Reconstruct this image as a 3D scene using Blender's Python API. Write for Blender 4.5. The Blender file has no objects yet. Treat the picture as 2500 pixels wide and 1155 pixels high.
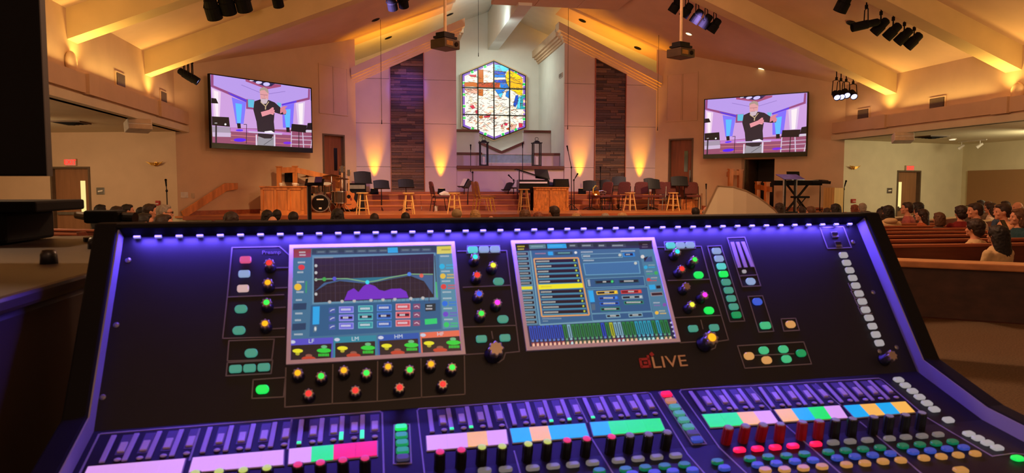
import bpy, bmesh, math, random
from math import sin, cos, tan, pi, radians, atan2, sqrt, exp
from mathutils import Vector, Matrix, noise
random.seed(7)
SC = bpy.context.scene
COL = SC.collection
V = Vector

# ------------------------------------------------------------------ camera, world, exposure
FPX, HC = 1720.0, 1.6
YAW, PIT = radians(9.6), math.atan((577.5 - 458) / 1720.0)
CAM = V((0, 0, HC))
FW = V((sin(YAW) * cos(PIT), cos(YAW) * cos(PIT), -sin(PIT)))
RT = V((cos(YAW), -sin(YAW), 0))
UP = RT.cross(FW)
cd = bpy.data.cameras.new('camera')
cd.sensor_width = 36; cd.lens = FPX / 2500 * 36; cd.clip_start = 0.05; cd.clip_end = 200
cd.dof.use_dof = True; cd.dof.focus_distance = 17; cd.dof.aperture_fstop = 13
co = bpy.data.objects.new('camera', cd); COL.objects.link(co)
co.matrix_world = Matrix(((RT.x, UP.x, -FW.x, 0), (RT.y, UP.y, -FW.y, 0), (RT.z, UP.z, -FW.z, HC), (0, 0, 0, 1)))
SC.camera = co
SC.view_settings.view_transform = 'Standard'; SC.view_settings.look = 'None'
SC.view_settings.gamma = 1; SC.view_settings.use_curve_mapping = False
SC.view_settings.exposure = 0
try:
    SC.cycles.use_denoising = True
    SC.cycles.max_bounces = 6; SC.cycles.diffuse_bounces = 4
    SC.cycles.sample_clamp_indirect = 6
except Exception:
    pass
wd = bpy.data.worlds.new('world'); SC.world = wd; wd.use_nodes = True
wd.node_tree.nodes['Background'].inputs[0].default_value = (1.0, 0.52, 0.3, 1)
wd.node_tree.nodes['Background'].inputs[1].default_value = 0.36

def light(kind, name, loc, energy, col, target=None, size=0.3, spot=60, blend=0.5, sy=None, spread=None):
    l = bpy.data.lights.new(name, kind); l.energy = energy; l.color = col
    o = bpy.data.objects.new(name, l); COL.objects.link(o); o.location = loc
    if kind == 'AREA':
        l.size = size
        if sy: l.shape = 'RECTANGLE'; l.size_y = sy
        if spread: l.spread = radians(spread)
    else:
        l.shadow_soft_size = size
    if kind == 'SPOT':
        l.spot_size = radians(spot); l.spot_blend = blend
    if target is not None:
        d = V(target) - V(loc)
        o.rotation_euler = d.to_track_quat('-Z', 'Y').to_euler()
    return o

def strip(name, loc, energy, col, target, axis, length, width, spread=None):     # long lamp laid along an axis
    o = light('AREA', name, loc, energy, col, None, length, sy=width, spread=spread)
    z = (V(loc) - V(target)).normalized(); x = V(axis); x = (x - z * x.dot(z)).normalized(); y = z.cross(x)
    o.matrix_world = Matrix(((x.x, y.x, z.x, loc[0]), (x.y, y.y, z.y, loc[1]), (x.z, y.z, z.z, loc[2]), (0, 0, 0, 1)))
    return o
D0 = 4.03                      # centre line of the room
def S(s): return D0 + s
# house light: warm nave downlights, plus unseen point fills added to brighten the room
for hx, hy in ((-4, 4), (12, 4), (-3.5, 10.5), (11.5, 10.5)):
    light('SPOT', 'house_light', (hx, hy, 6.0 if abs(hx-D0) < 8 else 5.0), 820, (1, .62, .34), (hx, hy + .6, 0), .25, 150, .6)
light('POINT', 'room_fill', (D0, 9.0, 5.6), 560, (1, .57, .33), None, .5)
light('POINT', 'room_fill', (1.0, -2.6, 4.6), 120, (1, .56, .3), None, .5)
light('POINT', 'room_fill', (D0, 15.5, 6.6), 170, (1, .46, .32), None, .4)
# cove light along the ledges, washing the ceiling bays
for sd in (-1, 1):
    for y in (15.7, 11.85, 8.0):
        strip('cove_light', (S(sd * 9.36), y, 3.64), 24, (1, .66, .2), (S(sd * 7.6), y, 7.2), (0, 1, 0), 3.1, .12)
    strip('cove_light', (S(sd * 9.36), 18.8, 3.64), 7, (1, .6, .25), (S(sd * 7.6), 18.8, 7.2), (0, 1, 0), 1.4, .12)
# stage wash from the spots hung before the stage
light('SPOT', 'wash_left', (S(-4.2), 18.2, 6.2), 470, (.47, .32, 1), (S(-2.6), 24, 3.4), .15, 80, .8)
light('SPOT', 'wash_right', (S(4.3), 18.2, 6.2), 440, (.52, .33, 1), (S(2.6), 24, 3.4), .15, 80, .8)
light('SPOT', 'wash_centre', (D0, 18.2, 6.6), 300, (.5, .36, 1), (D0, 24.2, 1.8), .15, 42, .8)
light('SPOT', 'stage_warm_left', (S(-4), 15.2, 5.9), 1650, (1, .62, .3), (S(-4.5), 20.6, .9), .15, 56, .7)
light('SPOT', 'stage_warm_right', (S(5), 15.2, 5.9), 1650, (1, .62, .3), (S(3.5), 21.2, .9), .15, 56, .7)
light('SPOT', 'stone_blue', (S(-3.4), 20.5, 5.9), 620, (.14, .08, 1), (S(-3.5), 24, 4.9), .1, 24, .9)
# LED wedges at the foot of the stage wall
for s in (-4.62, -2.42, 2.42, 4.62):
    light('SPOT', 'led_wedge', (S(s), 23.83, 1.6), 680, (1, .42, .0), (S(s), 24.02, 5.0), .04, 38, 1)
# uplights on the ledge at the rafters
for sd in (-1, 1):
    for y in (17.66, 13.76, 9.9):
        light('SPOT', 'ledge_uplight', (S(sd * 9.34), y, 3.64), 80, (1, .6, .14), (S(sd * 9.0), y - .05, 5.2), .1, 140, 1)
# amber tubes behind the stage wall, lamps added for daylight in the recess and vault
for sd in (-1, 1):
    strip('amber_tube', (S(sd * 3.4), 24.72, 5.35), 90, (1, .42, .03), (S(sd * 3.3), 24.9, 8), (1, 0, -sd * .45), 3.0, .12)
light('AREA', 'recess_light', (D0, 26.3, 7.0), 60, (.86, .95, .8), (D0, 27.3, 3), 1.6, sy=.5)
light('AREA', 'vault_light', (S(-.9), 23.4, 6.9), 26, (.78, .92, .86), (S(.3), 25.5, 8.3), .8, sy=.5)
# side aisles
light('AREA', 'aisle_light_right', (16.8, 15.5, 2.95), 150, (.98, .86, .52), (15.5, 20.4, 1.0), 1.4)
light('AREA', 'aisle_light_left', (-8.6, 16.0, 2.95), 100, (1, .66, .36), (-8.0, 20, .8), 1.4)
light('POINT', 'aisle_fill_right', (15.5, 12.0, 2.1), 150, (1, .72, .42), None, .3)  # both low aisle fills are added out of view to lift the soffits
light('POINT', 'aisle_fill_left', (-8.5, 12.5, 2.1), 120, (1, .66, .38), None, .3)

# ------------------------------------------------------------------ pixel rays onto real planes
def ray(x, y): return FW + RT * ((x - 1250) / FPX) + UP * ((577.5 - y) / FPX)
def onplane(x, y, p0, n):
    r = ray(x, y); p0 = V(p0); n = V(n)
    return CAM + r * ((p0 - CAM).dot(n) / r.dot(n))
def fl(x, y, h): return onplane(x, y, (0, 0, h), (0, 0, 1))
def yp(x, y, Y): return onplane(x, y, (0, Y, 0), (0, 1, 0))
def xp(x, y, X): return onplane(x, y, (X, 0, 0), (1, 0, 0))
def wl(x, y, sd, off=0.0):            # 45 degree wall beside the stage, off = distance in front of it
    n = V((-sd * .70710678, -.70710678, 0))
    return onplane(x, y, V((S(sd * 5.2), 24, 0)) + n * off, n)
def depth(p): return (V(p) - CAM).dot(FW)
def hgt(p, py):                      # height on the vertical line through p that shows at image row py
    q = V(p); k = (577.5 - py) / FPX
    # solve ((q.z-HC)*UP.z + a) = k*(b + (q.z-HC)*FW.z)
    h = V((q.x, q.y, HC)) - CAM
    a = h.dot(UP); b = h.dot(FW)
    return HC + (k * b - a) / (UP.z - k * FW.z)

# ------------------------------------------------------------------ materials
def lin(r, g, b):
    f = lambda c: ((c / 255 + .055) / 1.055) ** 2.4 if c > 10 else c / 255 / 12.92
    return (f(r), f(g), f(b), 1)
MATS = {}
def mat(name, rgb, rough=.6, metal=0, emit=0, vary=.12, scale=8, bump=0, spec=None, stretch=None, rgb2=None):
    if name in MATS: return MATS[name]
    m = bpy.data.materials.new(name); m.use_nodes = True; MATS[name] = m
    nt = m.node_tree; b = nt.nodes['Principled BSDF']
    c = lin(*rgb)
    b.inputs['Roughness'].default_value = rough; b.inputs['Metallic'].default_value = metal
    if spec is not None: b.inputs['Specular IOR Level'].default_value = spec
    if emit:
        b.inputs['Base Color'].default_value = (c[0] * .1, c[1] * .1, c[2] * .1, 1)
        b.inputs['Emission Color'].default_value = c; b.inputs['Emission Strength'].default_value = emit
        return m
    tc = nt.nodes.new('ShaderNodeTexCoord'); mp = nt.nodes.new('ShaderNodeMapping')
    nz = nt.nodes.new('ShaderNodeTexNoise'); nz.inputs['Scale'].default_value = scale; nz.inputs['Detail'].default_value = 4
    nt.links.new(tc.outputs['Object'], mp.inputs[0]); nt.links.new(mp.outputs[0], nz.inputs['Vector'])
    if stretch: mp.inputs['Scale'].default_value = stretch
    rp = nt.nodes.new('ShaderNodeValToRGB')
    c2 = lin(*rgb2) if rgb2 else None
    rp.color_ramp.elements[0].position = .3; rp.color_ramp.elements[1].position = .7
    rp.color_ramp.elements[0].color = (c[0] * (1 - vary), c[1] * (1 - vary), c[2] * (1 - vary), 1)
    rp.color_ramp.elements[1].color = c2 or (min(1, c[0] * (1 + vary)), min(1, c[1] * (1 + vary)), min(1, c[2] * (1 + vary)), 1)
    nt.links.new(nz.outputs[0], rp.inputs[0]); nt.links.new(rp.outputs[0], b.inputs['Base Color'])
    if bump:
        bp = nt.nodes.new('ShaderNodeBump'); bp.inputs['Strength'].default_value = bump; bp.inputs['Distance'].default_value = .01
        nt.links.new(nz.outputs[0], bp.inputs['Height']); nt.links.new(bp.outputs[0], b.inputs['Normal'])
    return m
def colmat(name, strength):           # emission from the Col attribute: pictures on lit screens
    m = bpy.data.materials.new(name); m.use_nodes = True; nt = m.node_tree; b = nt.nodes['Principled BSDF']
    a = nt.nodes.new('ShaderNodeAttribute'); a.attribute_name = 'Col'
    nt.links.new(a.outputs['Color'], b.inputs['Emission Color']); b.inputs['Emission Strength'].default_value = strength
    b.inputs['Base Color'].default_value = (.01, .01, .01, 1); b.inputs['Roughness'].default_value = .3
    return m

M_WALL = mat('wall_paint', (210, 180, 148), .85, vary=.05, scale=2)
M_CEIL = mat('ceiling_paint', (212, 178, 150), .9, vary=.05, scale=1.5)
M_BEAM = mat('beam_paint', (214, 188, 140), .85, vary=.05, scale=2)
M_VAULT = mat('vault_paint', (214, 216, 210), .85, vary=.04, scale=2)
M_PANEL = mat('stage_panel_paint', (198, 176, 174), .8, vary=.04, scale=2)
M_AISLE = mat('aisle_wall_paint', (216, 204, 172), .85, vary=.05, scale=2)
M_OAK = mat('oak_wood', (202, 124, 60), .4, vary=.28, scale=5, stretch=(2, 2, .35))
M_OAKH = mat('oak_wood_flat', (204, 124, 66), .3, vary=.28, scale=4, stretch=(.3, 3, 3))
M_CHERRY = mat('cherry_wood', (156, 80, 48), .4, vary=.25, scale=5, stretch=(.3, 3, 3))
M_DKTRIM = mat('ledge_wood', (98, 46, 34), .4, vary=.25, scale=5, stretch=(.3, 3, 3))
M_PINE = mat('light_pine', (226, 176, 108), .45, vary=.15, scale=6, stretch=(2, 2, .3))
M_DOOR = mat('door_wood', (128, 70, 44), .45, vary=.22, scale=4, stretch=(3, 3, .3))
M_DOORG = mat('aisle_door_wood', (150, 104, 70), .45, vary=.15, scale=4, stretch=(3, 3, .3))
M_FRAME = mat('door_frame_paint', (96, 78, 60), .5)
M_CARPET = mat('carpet', (104, 84, 62), .95, vary=.3, scale=60, bump=.3)
M_CREAM = mat('cream_skirt', (212, 202, 170), .7)
M_BLACK = mat('black_metal', (18, 18, 20), .5, spec=.3)
M_MATTE = mat('matte_black', (12, 12, 14), .8, spec=.2)
M_GLOSS = mat('gloss_black', (10, 10, 12), .2)
M_CHROME = mat('chrome', (210, 208, 204), .22, 1)
M_BRASS = mat('brass', (214, 166, 80), .3, 1)
M_STEEL = mat('steel', (140, 138, 136), .4, 1)
M_WHITE = mat('white_plastic', (214, 206, 194), .5)
M_PAPER = mat('paper', (232, 222, 206), .8, vary=.03)
M_BEIGE = mat('beige_plastic', (190, 168, 140), .6)
M_GRILLE = mat('vent_metal', (92, 70, 52), .6)
M_PEW = mat('pew_wood', (112, 56, 36), .4, vary=.3, scale=4, stretch=(.3, 3, 3))
M_PEWTOP = mat('pew_cap_wood', (176, 96, 62), .35, vary=.22, scale=4, stretch=(.3, 3, 3))
M_GLASSDK = mat('dark_glass', (16, 14, 14), .12)

# ------------------------------------------------------------------ mesh builder
class B:
    def __init__(s): s.v = []; s.f = []; s.c = []
    def add(s, vs, fs, col=None):
        n = len(s.v); s.v += [tuple(p) for p in vs]
        s.f += [tuple(i + n for i in f) for f in fs]; s.c += [col] * len(fs)
        return s
    def box(s, c, d, R=None):
        hx, hy, hz = d[0] / 2, d[1] / 2, d[2] / 2
        vs = [V((x, y, z)) for x in (-hx, hx) for y in (-hy, hy) for z in (-hz, hz)]
        if R is not None: vs = [R @ p for p in vs]
        c = V(c)
        return s.add([p + c for p in vs], [(0, 1, 3, 2), (4, 6, 7, 5), (0, 4, 5, 1), (2, 3, 7, 6), (0, 2, 6, 4), (1, 5, 7, 3)])
    def hexa(s, a, b):               # two matching quads
        return s.add(list(a) + list(b), [(3, 2, 1, 0), (4, 5, 6, 7), (0, 1, 5, 4), (1, 2, 6, 5), (2, 3, 7, 6), (3, 0, 4, 7)])
    def prism(s, poly, ex):          # polygon (3d points) extruded by vector ex
        n = len(poly); ex = V(ex); a = [V(p) for p in poly]
        return s.add(a + [p + ex for p in a], [tuple(range(n - 1, -1, -1)), tuple(range(n, 2 * n))] + [(i, (i + 1) % n, n + (i + 1) % n, n + i) for i in range(n)])
    def cyl(s, p0, p1, r0, r1=None, n=10):
        r1 = r0 if r1 is None else r1
        p0, p1 = V(p0), V(p1); d = (p1 - p0).normalized()
        a = d.orthogonal().normalized(); b = d.cross(a)
        vs = []
        for p, r in ((p0, r0), (p1, r1)):
            for i in range(n):
                t = 2 * pi * i / n; vs.append(p + a * (r * cos(t)) + b * (r * sin(t)))
        return s.add(vs, [tuple(range(n - 1, -1, -1)), tuple(range(n, 2 * n))] + [(i, (i + 1) % n, n + (i + 1) % n, n + i) for i in range(n)])
    def tube(s, pts, r, n=6):
        pts = [V(p) for p in pts]; rs = r if isinstance(r, (list, tuple)) else [r] * len(pts)
        vs = []; a = None
        for i, p in enumerate(pts):
            d = (pts[min(i + 1, len(pts) - 1)] - pts[max(i - 1, 0)]).normalized()
            a = d.orthogonal().normalized() if a is None else (a - d * a.dot(d)).normalized()
            b = d.cross(a)
            for k in range(n):
                t = 2 * pi * k / n; vs.append(p + a * (rs[i] * cos(t)) + b * (rs[i] * sin(t)))
        fs = [tuple(range(n - 1, -1, -1)), tuple(range((len(pts) - 1) * n, len(pts) * n))]
        for i in range(len(pts) - 1):
            for k in range(n): fs.append((i * n + k, i * n + (k + 1) % n, (i + 1) * n + (k + 1) % n, (i + 1) * n + k))
        return s.add(vs, fs)
    def lathe(s, prof, n=16, c=(0, 0, 0), R=None):
        c = V(c); vs = []
        for r, z in prof:
            for k in range(n):
                t = 2 * pi * k / n; p = V((r * cos(t), r * sin(t), z)); vs.append((R @ p if R is not None else p) + c)
        m = len(prof); fs = [tuple(range(n - 1, -1, -1)), tuple(range((m - 1) * n, m * n))]
        for i in range(m - 1):
            for k in range(n): fs.append((i * n + k, i * n + (k + 1) % n, (i + 1) * n + (k + 1) % n, (i + 1) * n + k))
        return s.add(vs, fs)
    def ell(s, c, r, nu=12, nv=8, R=None):
        prof = [(max(1e-4, sin(pi * j / nv)), -cos(pi * j / nv)) for j in range(nv + 1)]
        vs = []; c = V(c)
        for q, z in prof:
            for k in range(nu):
                t = 2 * pi * k / nu; p = V((r[0] * q * cos(t), r[1] * q * sin(t), r[2] * z)); vs.append((R @ p if R is not None else p) + c)
        fs = []
        for i in range(nv):
            for k in range(nu): fs.append((i * nu + k, i * nu + (k + 1) % nu, (i + 1) * nu + (k + 1) % nu, (i + 1) * nu + k))
        return s.add(vs, fs)
    def rings(s, rs):                # loft through rings [(centre, rx, ry)] lying in xy planes
        n = 16; vs = []
        for c, rx, ry in rs:
            for k in range(n):
                t = 2 * pi * k / n; vs.append(V(c) + V((rx * cos(t), ry * sin(t), 0)))
        m = len(rs); fs = [tuple(range(n - 1, -1, -1)), tuple(range((m - 1) * n, m * n))]
        for i in range(m - 1):
            for k in range(n): fs.append((i * n + k, i * n + (k + 1) % n, (i + 1) * n + (k + 1) % n, (i + 1) * n + k))
        return s.add(vs, fs)
    def mesh(s, name, smooth=False):
        me = bpy.data.meshes.new(name); me.from_pydata([tuple(p) for p in s.v], [], s.f); me.update()
        bm = bmesh.new(); bm.from_mesh(me); bmesh.ops.recalc_face_normals(bm, faces=bm.faces); bm.to_mesh(me); bm.free()
        if smooth:
            for p in me.polygons: p.use_smooth = True
        return me
    def obj(s, name, m, parent=None, world=False, smooth=False, bev=0):
        vs0 = s.v
        if parent is not None and world:
            l = parent.location; s.v = [(p[0] - l.x, p[1] - l.y, p[2] - l.z) for p in s.v]
        me = s.mesh(name, smooth); s.v = vs0
        me.materials.append(m)
        o = bpy.data.objects.new(name, me); COL.objects.link(o)
        if parent is not None: o.parent = parent
        if bev:
            md = o.modifiers.new('bevel', 'BEVEL'); md.width = bev; md.segments = 2; md.limit_method = 'ANGLE'
        return o

def tag(o, label=None, cat=None, group=None, kind=None):
    if label: o['label'] = label
    if cat: o['category'] = cat
    if group: o['group'] = group
    if kind: o['kind'] = kind
    return o
def thing(name, label, cat, loc=(0, 0, 0), rz=0, group=None):
    o = bpy.data.objects.new(name, None); COL.objects.link(o); o.location = loc; o.rotation_euler = (0, 0, rz); o.empty_display_size = .1
    return tag(o, label, cat, group)
def setting(name, loc=(0, 0, 0)):
    o = bpy.data.objects.new(name, None); COL.objects.link(o); o.location = loc; o['kind'] = 'structure'; return o
def struct(name, b, m, label=None, parent=None, bev=0):
    o = b.obj(name, m, parent, bev=bev); o['kind'] = 'structure'
    if label: o['label'] = label
    return o
def inst(me, name, m, parent, mw):
    o = bpy.data.objects.new(name, me); COL.objects.link(o)
    if len(me.materials) == 0: me.materials.append(m)
    o.material_slots[0].link = 'OBJECT'; o.material_slots[0].material = m
    o.parent = parent; l = parent.location
    o.matrix_local = Matrix.Translation(-l) @ mw
    return o
def words(b_name, txt, m, parent, mw, size, depth=.0006, align='CENTER'):
    cu = bpy.data.curves.new(b_name, 'FONT'); cu.body = txt; cu.size = size; cu.extrude = depth; cu.align_x = align; cu.align_y = 'CENTER'; cu.resolution_u = 3
    t = bpy.data.objects.new(b_name, cu); COL.objects.link(t)
    dg = bpy.context.evaluated_depsgraph_get(); me = bpy.data.meshes.new_from_object(t.evaluated_get(dg))
    bpy.data.objects.remove(t); bpy.data.curves.remove(cu)
    me.name = b_name; me.materials.clear(); me.materials.append(m)
    o = bpy.data.objects.new(b_name, me); COL.objects.link(o); o.parent = parent
    o.matrix_local = Matrix.Translation(-parent.location) @ mw if parent else mw
    return o
def basis(o, x, y, z): return Matrix(((x.x, y.x, z.x, o.x), (x.y, y.y, z.y, o.y), (x.z, y.z, z.z, o.z), (0, 0, 0, 1)))
def RZ(a): return Matrix.Rotation(a, 3, 'Z')
def RX(a): return Matrix.Rotation(a, 3, 'X')

# ================================================================== THE ROOM
def H(s): return 8.53 - .4 * abs(s)
YB = -3.0
class Wall:
    def __init__(s, p0, e, n): s.p0 = V(p0); s.e = V(e).normalized(); s.n = V(n).normalized()
    def pt(s, a, off, h): return s.p0 + s.e * a + s.n * off + V((0, 0, h))
    def block(s, b, a0, a1, o0, o1, h0, h1, h1b=None, h0b=None):
        h1b = h1 if h1b is None else h1b; h0b = h0 if h0b is None else h0b
        b.hexa([s.pt(a0, o0, h0), s.pt(a1, o0, h0b), s.pt(a1, o0, h1b), s.pt(a0, o0, h1)], [s.pt(a0, o1, h0), s.pt(a1, o1, h0b), s.pt(a1, o1, h1b), s.pt(a0, o1, h1)])
    def slab(s, b, L, top, holes=(), th=.2, base=0):
        cuts = sorted({0, L} | {h[0] for h in holes} | {h[1] for h in holes})
        for a0, a1 in zip(cuts, cuts[1:]):
            hs = sorted([h for h in holes if h[0] <= a0 + 1e-6 and h[1] >= a1 - 1e-6], key=lambda h: h[2])
            z = base
            for h in hs:
                if h[2] > z: s.block(b, a0, a1, 0, -th, z, h[2])
                z = h[3]
            s.block(b, a0, a1, 0, -th, z, top(a0), top(a1))
    def inv(s, p): d = V(p) - s.p0; return d.dot(s.e), d.dot(s.n), p[2]
R2 = sqrt(2)
W45 = {sd: Wall((S(sd * 5.2), 24, 0), (sd, -1, 0), (-sd, -1, 0)) for sd in (-1, 1)}
WA = {sd: Wall((S(sd * 9.57), 19.63, 0), (sd * .966, .2588, 0), (sd * .2588, -.966, 0)) for sd in (-1, 1)}
side = {-1: 'left', 1: 'right'}

b = B(); b.box((4, 10, -.1), (34, 27, .2)); struct('floor', b, M_CARPET)
DOORH = (1.2, 3.30); DA = (.36 * R2, .99 * R2)
for sd in (-1, 1):
    sn = side[sd]
    # sloping ceiling: nave slab, the bay before the recess, the raised strip over the stage wall
    def roofslab(b, s0, s1, y0, y1, lift, th=.22):
        q = lambda y, z: [(S(sd * s0), y, H(s0) + lift + z), (S(sd * s1), y, H(s1) + lift + z)]
        b.hexa([q(y0, 0)[0], q(y0, 0)[1], q(y1, 0)[1], q(y1, 0)[0]], [q(y0, th)[0], q(y0, th)[1], q(y1, th)[1], q(y1, th)[0]])
    b = B(); roofslab(b, 0, 9.7, YB, 21.8, 0); roofslab(b, 1.9, 9.7, 21.8, 24.0, 0)
    struct('ceiling_' + sn, b, M_CEIL)
    b = B(); roofslab(b, 1.9, 6.5, 24.0, 25.6, .14); struct('ceiling_strip_' + sn, b, M_CEIL)
    b = B(); roofslab(b, 0, 1.9, 21.8, 25.6, .14); roofslab(b, 0, 6.5, 25.6, 28.6, .14); struct('ceiling_vault_' + sn, b, M_VAULT)
    # angled wall beside the stage
    holes = [(DA[0], DA[1], DOORH[0], DOORH[1])]
    if sd == 1: holes.append((2.235 * R2, 2.918 * R2, .0, 2.53))
    b = B(); W45[sd].slab(b, 4.37 * R2, lambda a: H(5.2 + a / R2) + .05, holes); struct('wall_front_' + sn, b, M_WALL)
    # clerestory wall and side aisle
    b = B(); x0 = S(sd * 9.57); b.box((x0 + sd * .1, (YB + 19.63) / 2, 3.95), (.2, 19.63 - YB, 1.8)); struct('wall_clerestory_' + sn, b, M_WALL)
    b = B(); WA[sd].slab(b, 6.0, lambda a: 3.1, [(2.4, 3.52, 0, 2.15)]); struct('wall_aisle_' + sn, b, M_AISLE if sd > 0 else M_WALL)
    b = B(); b.box((S(sd * 15.1), 9, 1.55), (.2, 25, 3.1)); struct('wall_side_' + sn, b, M_AISLE)
    b = B(); b.hexa([(S(sd * 9.3), YB, 3.05), (S(sd * 15.2), YB, 3.05), (S(sd * 15.2), 21.5, 3.05), (S(sd * 9.3), 19.9, 3.05)], [(S(sd * 9.3), YB, 3.2), (S(sd * 15.2), YB, 3.2), (S(sd * 15.2), 21.5, 3.2), (S(sd * 9.3), 19.9, 3.2)])
    struct('ceiling_aisle_' + sn, b, M_AISLE)
    # stepped fascia along the aisle edge
    prof = [(0, 3.05), (-.12, 3.05), (-.12, 3.14), (-.2, 3.14), (-.2, 3.25), (-.27, 3.25), (-.27, 3.58), (0, 3.58)]
    b = B(); b.prism([(x0 + sd * px_, YB, z) for px_, z in prof], (0, 19.86 - YB, 0)); tr = struct('trim_fascia_' + sn, b, M_WALL)
    b = B()
    for y in (17.66, 13.76, 9.9, 6.0):
        b.box((x0 - sd * .165, y, 3.41), (.33, .42, .36)); b.box((x0 - sd * .12, y, 3.2), (.24, .34, .24))
    struct('fascia_block', b, M_WALL, parent=tr)
    # rafters
    for y in (17.66, 13.76, 9.9, 6.0):
        b = B()
        q = lambda yy, dz: [(x0, yy, H(9.57) + dz), (D0, yy, H(0) + dz)]
        a, c = q(y - .21, -.53), q(y + .21, -.53); e, f = q(y - .21, .05), q(y + .21, .05)
        b.hexa([a[0], a[1], c[1], c[0]], [e[0], e[1], f[1], f[0]])
        struct('ceiling_beam_' + sn, b, M_BEAM)
    # stage wall: painted panels either side of a stacked stone strip
    tp = lambda s: 7.09 - .466 * (abs(s) - 1.87)
    root = setting('wall_stage_' + sn)
    b = B(); b.prism([(S(sd * 1.87), 24.06, 1.0), (S(sd * 5.25), 24.06, 1.0), (S(sd * 5.25), 24.06, tp(5.25) - .1), (S(sd * 1.87), 24.06, tp(1.87) - .1)], (0, .2, 0))
    xa, xb = sorted((S(sd * 1.875), S(sd * 2.07))); b.box(((xa + xb) / 2, 26.25, 3.95), (xb - xa, 4.36, 6.1))
    struct('wall_core', b, M_VAULT, parent=root)
    for s0, s1 in ((1.87, 2.955), (4.085, 5.22)):
        for h0, h1 in ((1.45, 2.3), (2.3, 3.74), (3.74, 5.2), (5.2, 9)):
            g = .012; t0 = min(h1 - g, tp(s0) - .3); t1 = min(h1 - g, tp(s1) - .3)
            if t0 < h0 + .1: continue
            t1 = max(t1, h0 + .02)
            xs = [S(sd * (s0 + .006)), S(sd * (s1 - .006))]
            b = B(); b.hexa([(xs[0], 24.0, h0), (xs[1], 24.0, h0), (xs[1], 24.0, t1), (xs[0], 24.0, t0)], [(xs[0], 24.06, h0), (xs[1], 24.06, h0), (xs[1], 24.06, t1), (xs[0], 24.06, t0)])
            struct('wall_panel', b, M_PANEL, parent=root)
    # cornice in three steps, returned along the recess
    for k, (o, z0, z1) in enumerate(((.27, -.26, .0), (.18, -.34, -.26), (.10, -.42, -.34), (.05, -.5, -.42))):
        b = B(); ss = [1.87 - o, 5.32]
        q = lambda y, dz: [(S(sd * s), y, tp(s) + dz) for s in ss]
        f0, f1, r0, r1 = q(24 - o, z0), q(24 - o, z1), q(24.25, z0), q(24.25, z1)
        b.hexa([f0[0], f0[1], f1[1], f1[0]], [r0[0], r0[1], r1[1], r1[0]])
        xs = sorted((S(sd * (1.87 - o)), S(sd * 2.1)))
        zz = 7.09
        b.box(((xs[0] + xs[1]) / 2, 26.3, zz + (z0 + z1) / 2), (xs[1] - xs[0], 4.2, z1 - z0))
        struct('cornice_step', b, M_WALL, parent=root)
    # stacked stone
    sroot = setting('wall_stone_' + sn); 
    b = B(); b.prism([(S(sd * 2.98), 24.03, 1.3), (S(sd * 4.06), 24.03, 1.3), (S(sd * 4.06), 24.03, tp(4.06) - .42), (S(sd * 2.98), 24.03, tp(2.98) - .42)], (0, .04, 0))
    struct('wall_backing', b, mat('stone_mortar', (66, 48, 42), .9), parent=sroot)
    for q in (2.965, 4.075):
        b = B(); b.box((S(sd * q), 23.98, 1.4 + (tp(q) - 1.9) / 2), (.025, .09, tp(q) - 1.9)); struct('trim', b, M_CHERRY, parent=sroot)
    stones = [mat('stone_%d' % i, c, .8, vary=.3, scale=9, bump=.4) for i, c in enumerate(((104, 74, 58), (84, 60, 50), (124, 92, 72), (92, 70, 62), (70, 52, 46), (112, 78, 60)))]
    rnd = random.Random(20 + sd); z = 1.38; n = 0; unit = B().box((0, 0, 0), (1, 1, 1)).mesh('stone')
    unit.materials.append(stones[0])
    while z < 6.7:
        hh = rnd.choice((.055, .075, .095, .095)); s = 2.98
        while s < 4.055:
            w = min(rnd.choice((.28, .4, .55, .75)), 4.06 - s)
            if 4.06 - s - w < .12: w = 4.06 - s
            if z + hh < tp(s + w) - .43 and n < 290:
                dp = rnd.uniform(.03, .075); n += 1
                o = bpy.data.objects.new('stone', unit); COL.objects.link(o); o.parent = sroot
                o.location = (S(sd * (s + w / 2)), 24.04 - dp / 2, z + hh / 2); o.scale = (w - .008, dp, hh - .008)
                o.material_slots[0].link = 'OBJECT'; o.material_slots[0].material = rnd.choice(stones)
            s += w
        z += hh
    # wall grille panels above the doors and trim at the foot of the stage wall
    b = B(); pts = [(849 - 70, 280), (849, 280)] if sd < 0 else [(1627, 296), (1703, 296)]
    pa = [W45[sd].inv(wl(x, y, sd, 0)) for x, y in pts]; a0, a1 = sorted((pa[0][0], pa[1][0]))
    hb = .5 * (pa[0][2] + pa[1][2]); ht = hgt(W45[sd].pt((a0 + a1) / 2, 0, 0), 160 if sd < 0 else 178)
    g = setting('trim_grille_' + sn)
    am = (a0 + a1) / 2
    for q0, q1 in ((a0, am - .01), (am + .01, a1)):
        b = B(); W45[sd].block(b, q0 + .03, q1 - .02, 0, .012, hb + .04, ht - .04); struct('panel', b, M_CEIL, parent=g)
    b = B(); W45[sd].block(b, a0, a1, 0, .025, hb, hb + .04); W45[sd].block(b, a0, a1, 0, .025, ht - .04, ht)
    for q in (a0, am - .015, a1 - .03): W45[sd].block(b, q, q + .03, 0, .025, hb + .04, ht - .04)
    struct('frame', b, M_WALL, parent=g)

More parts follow.
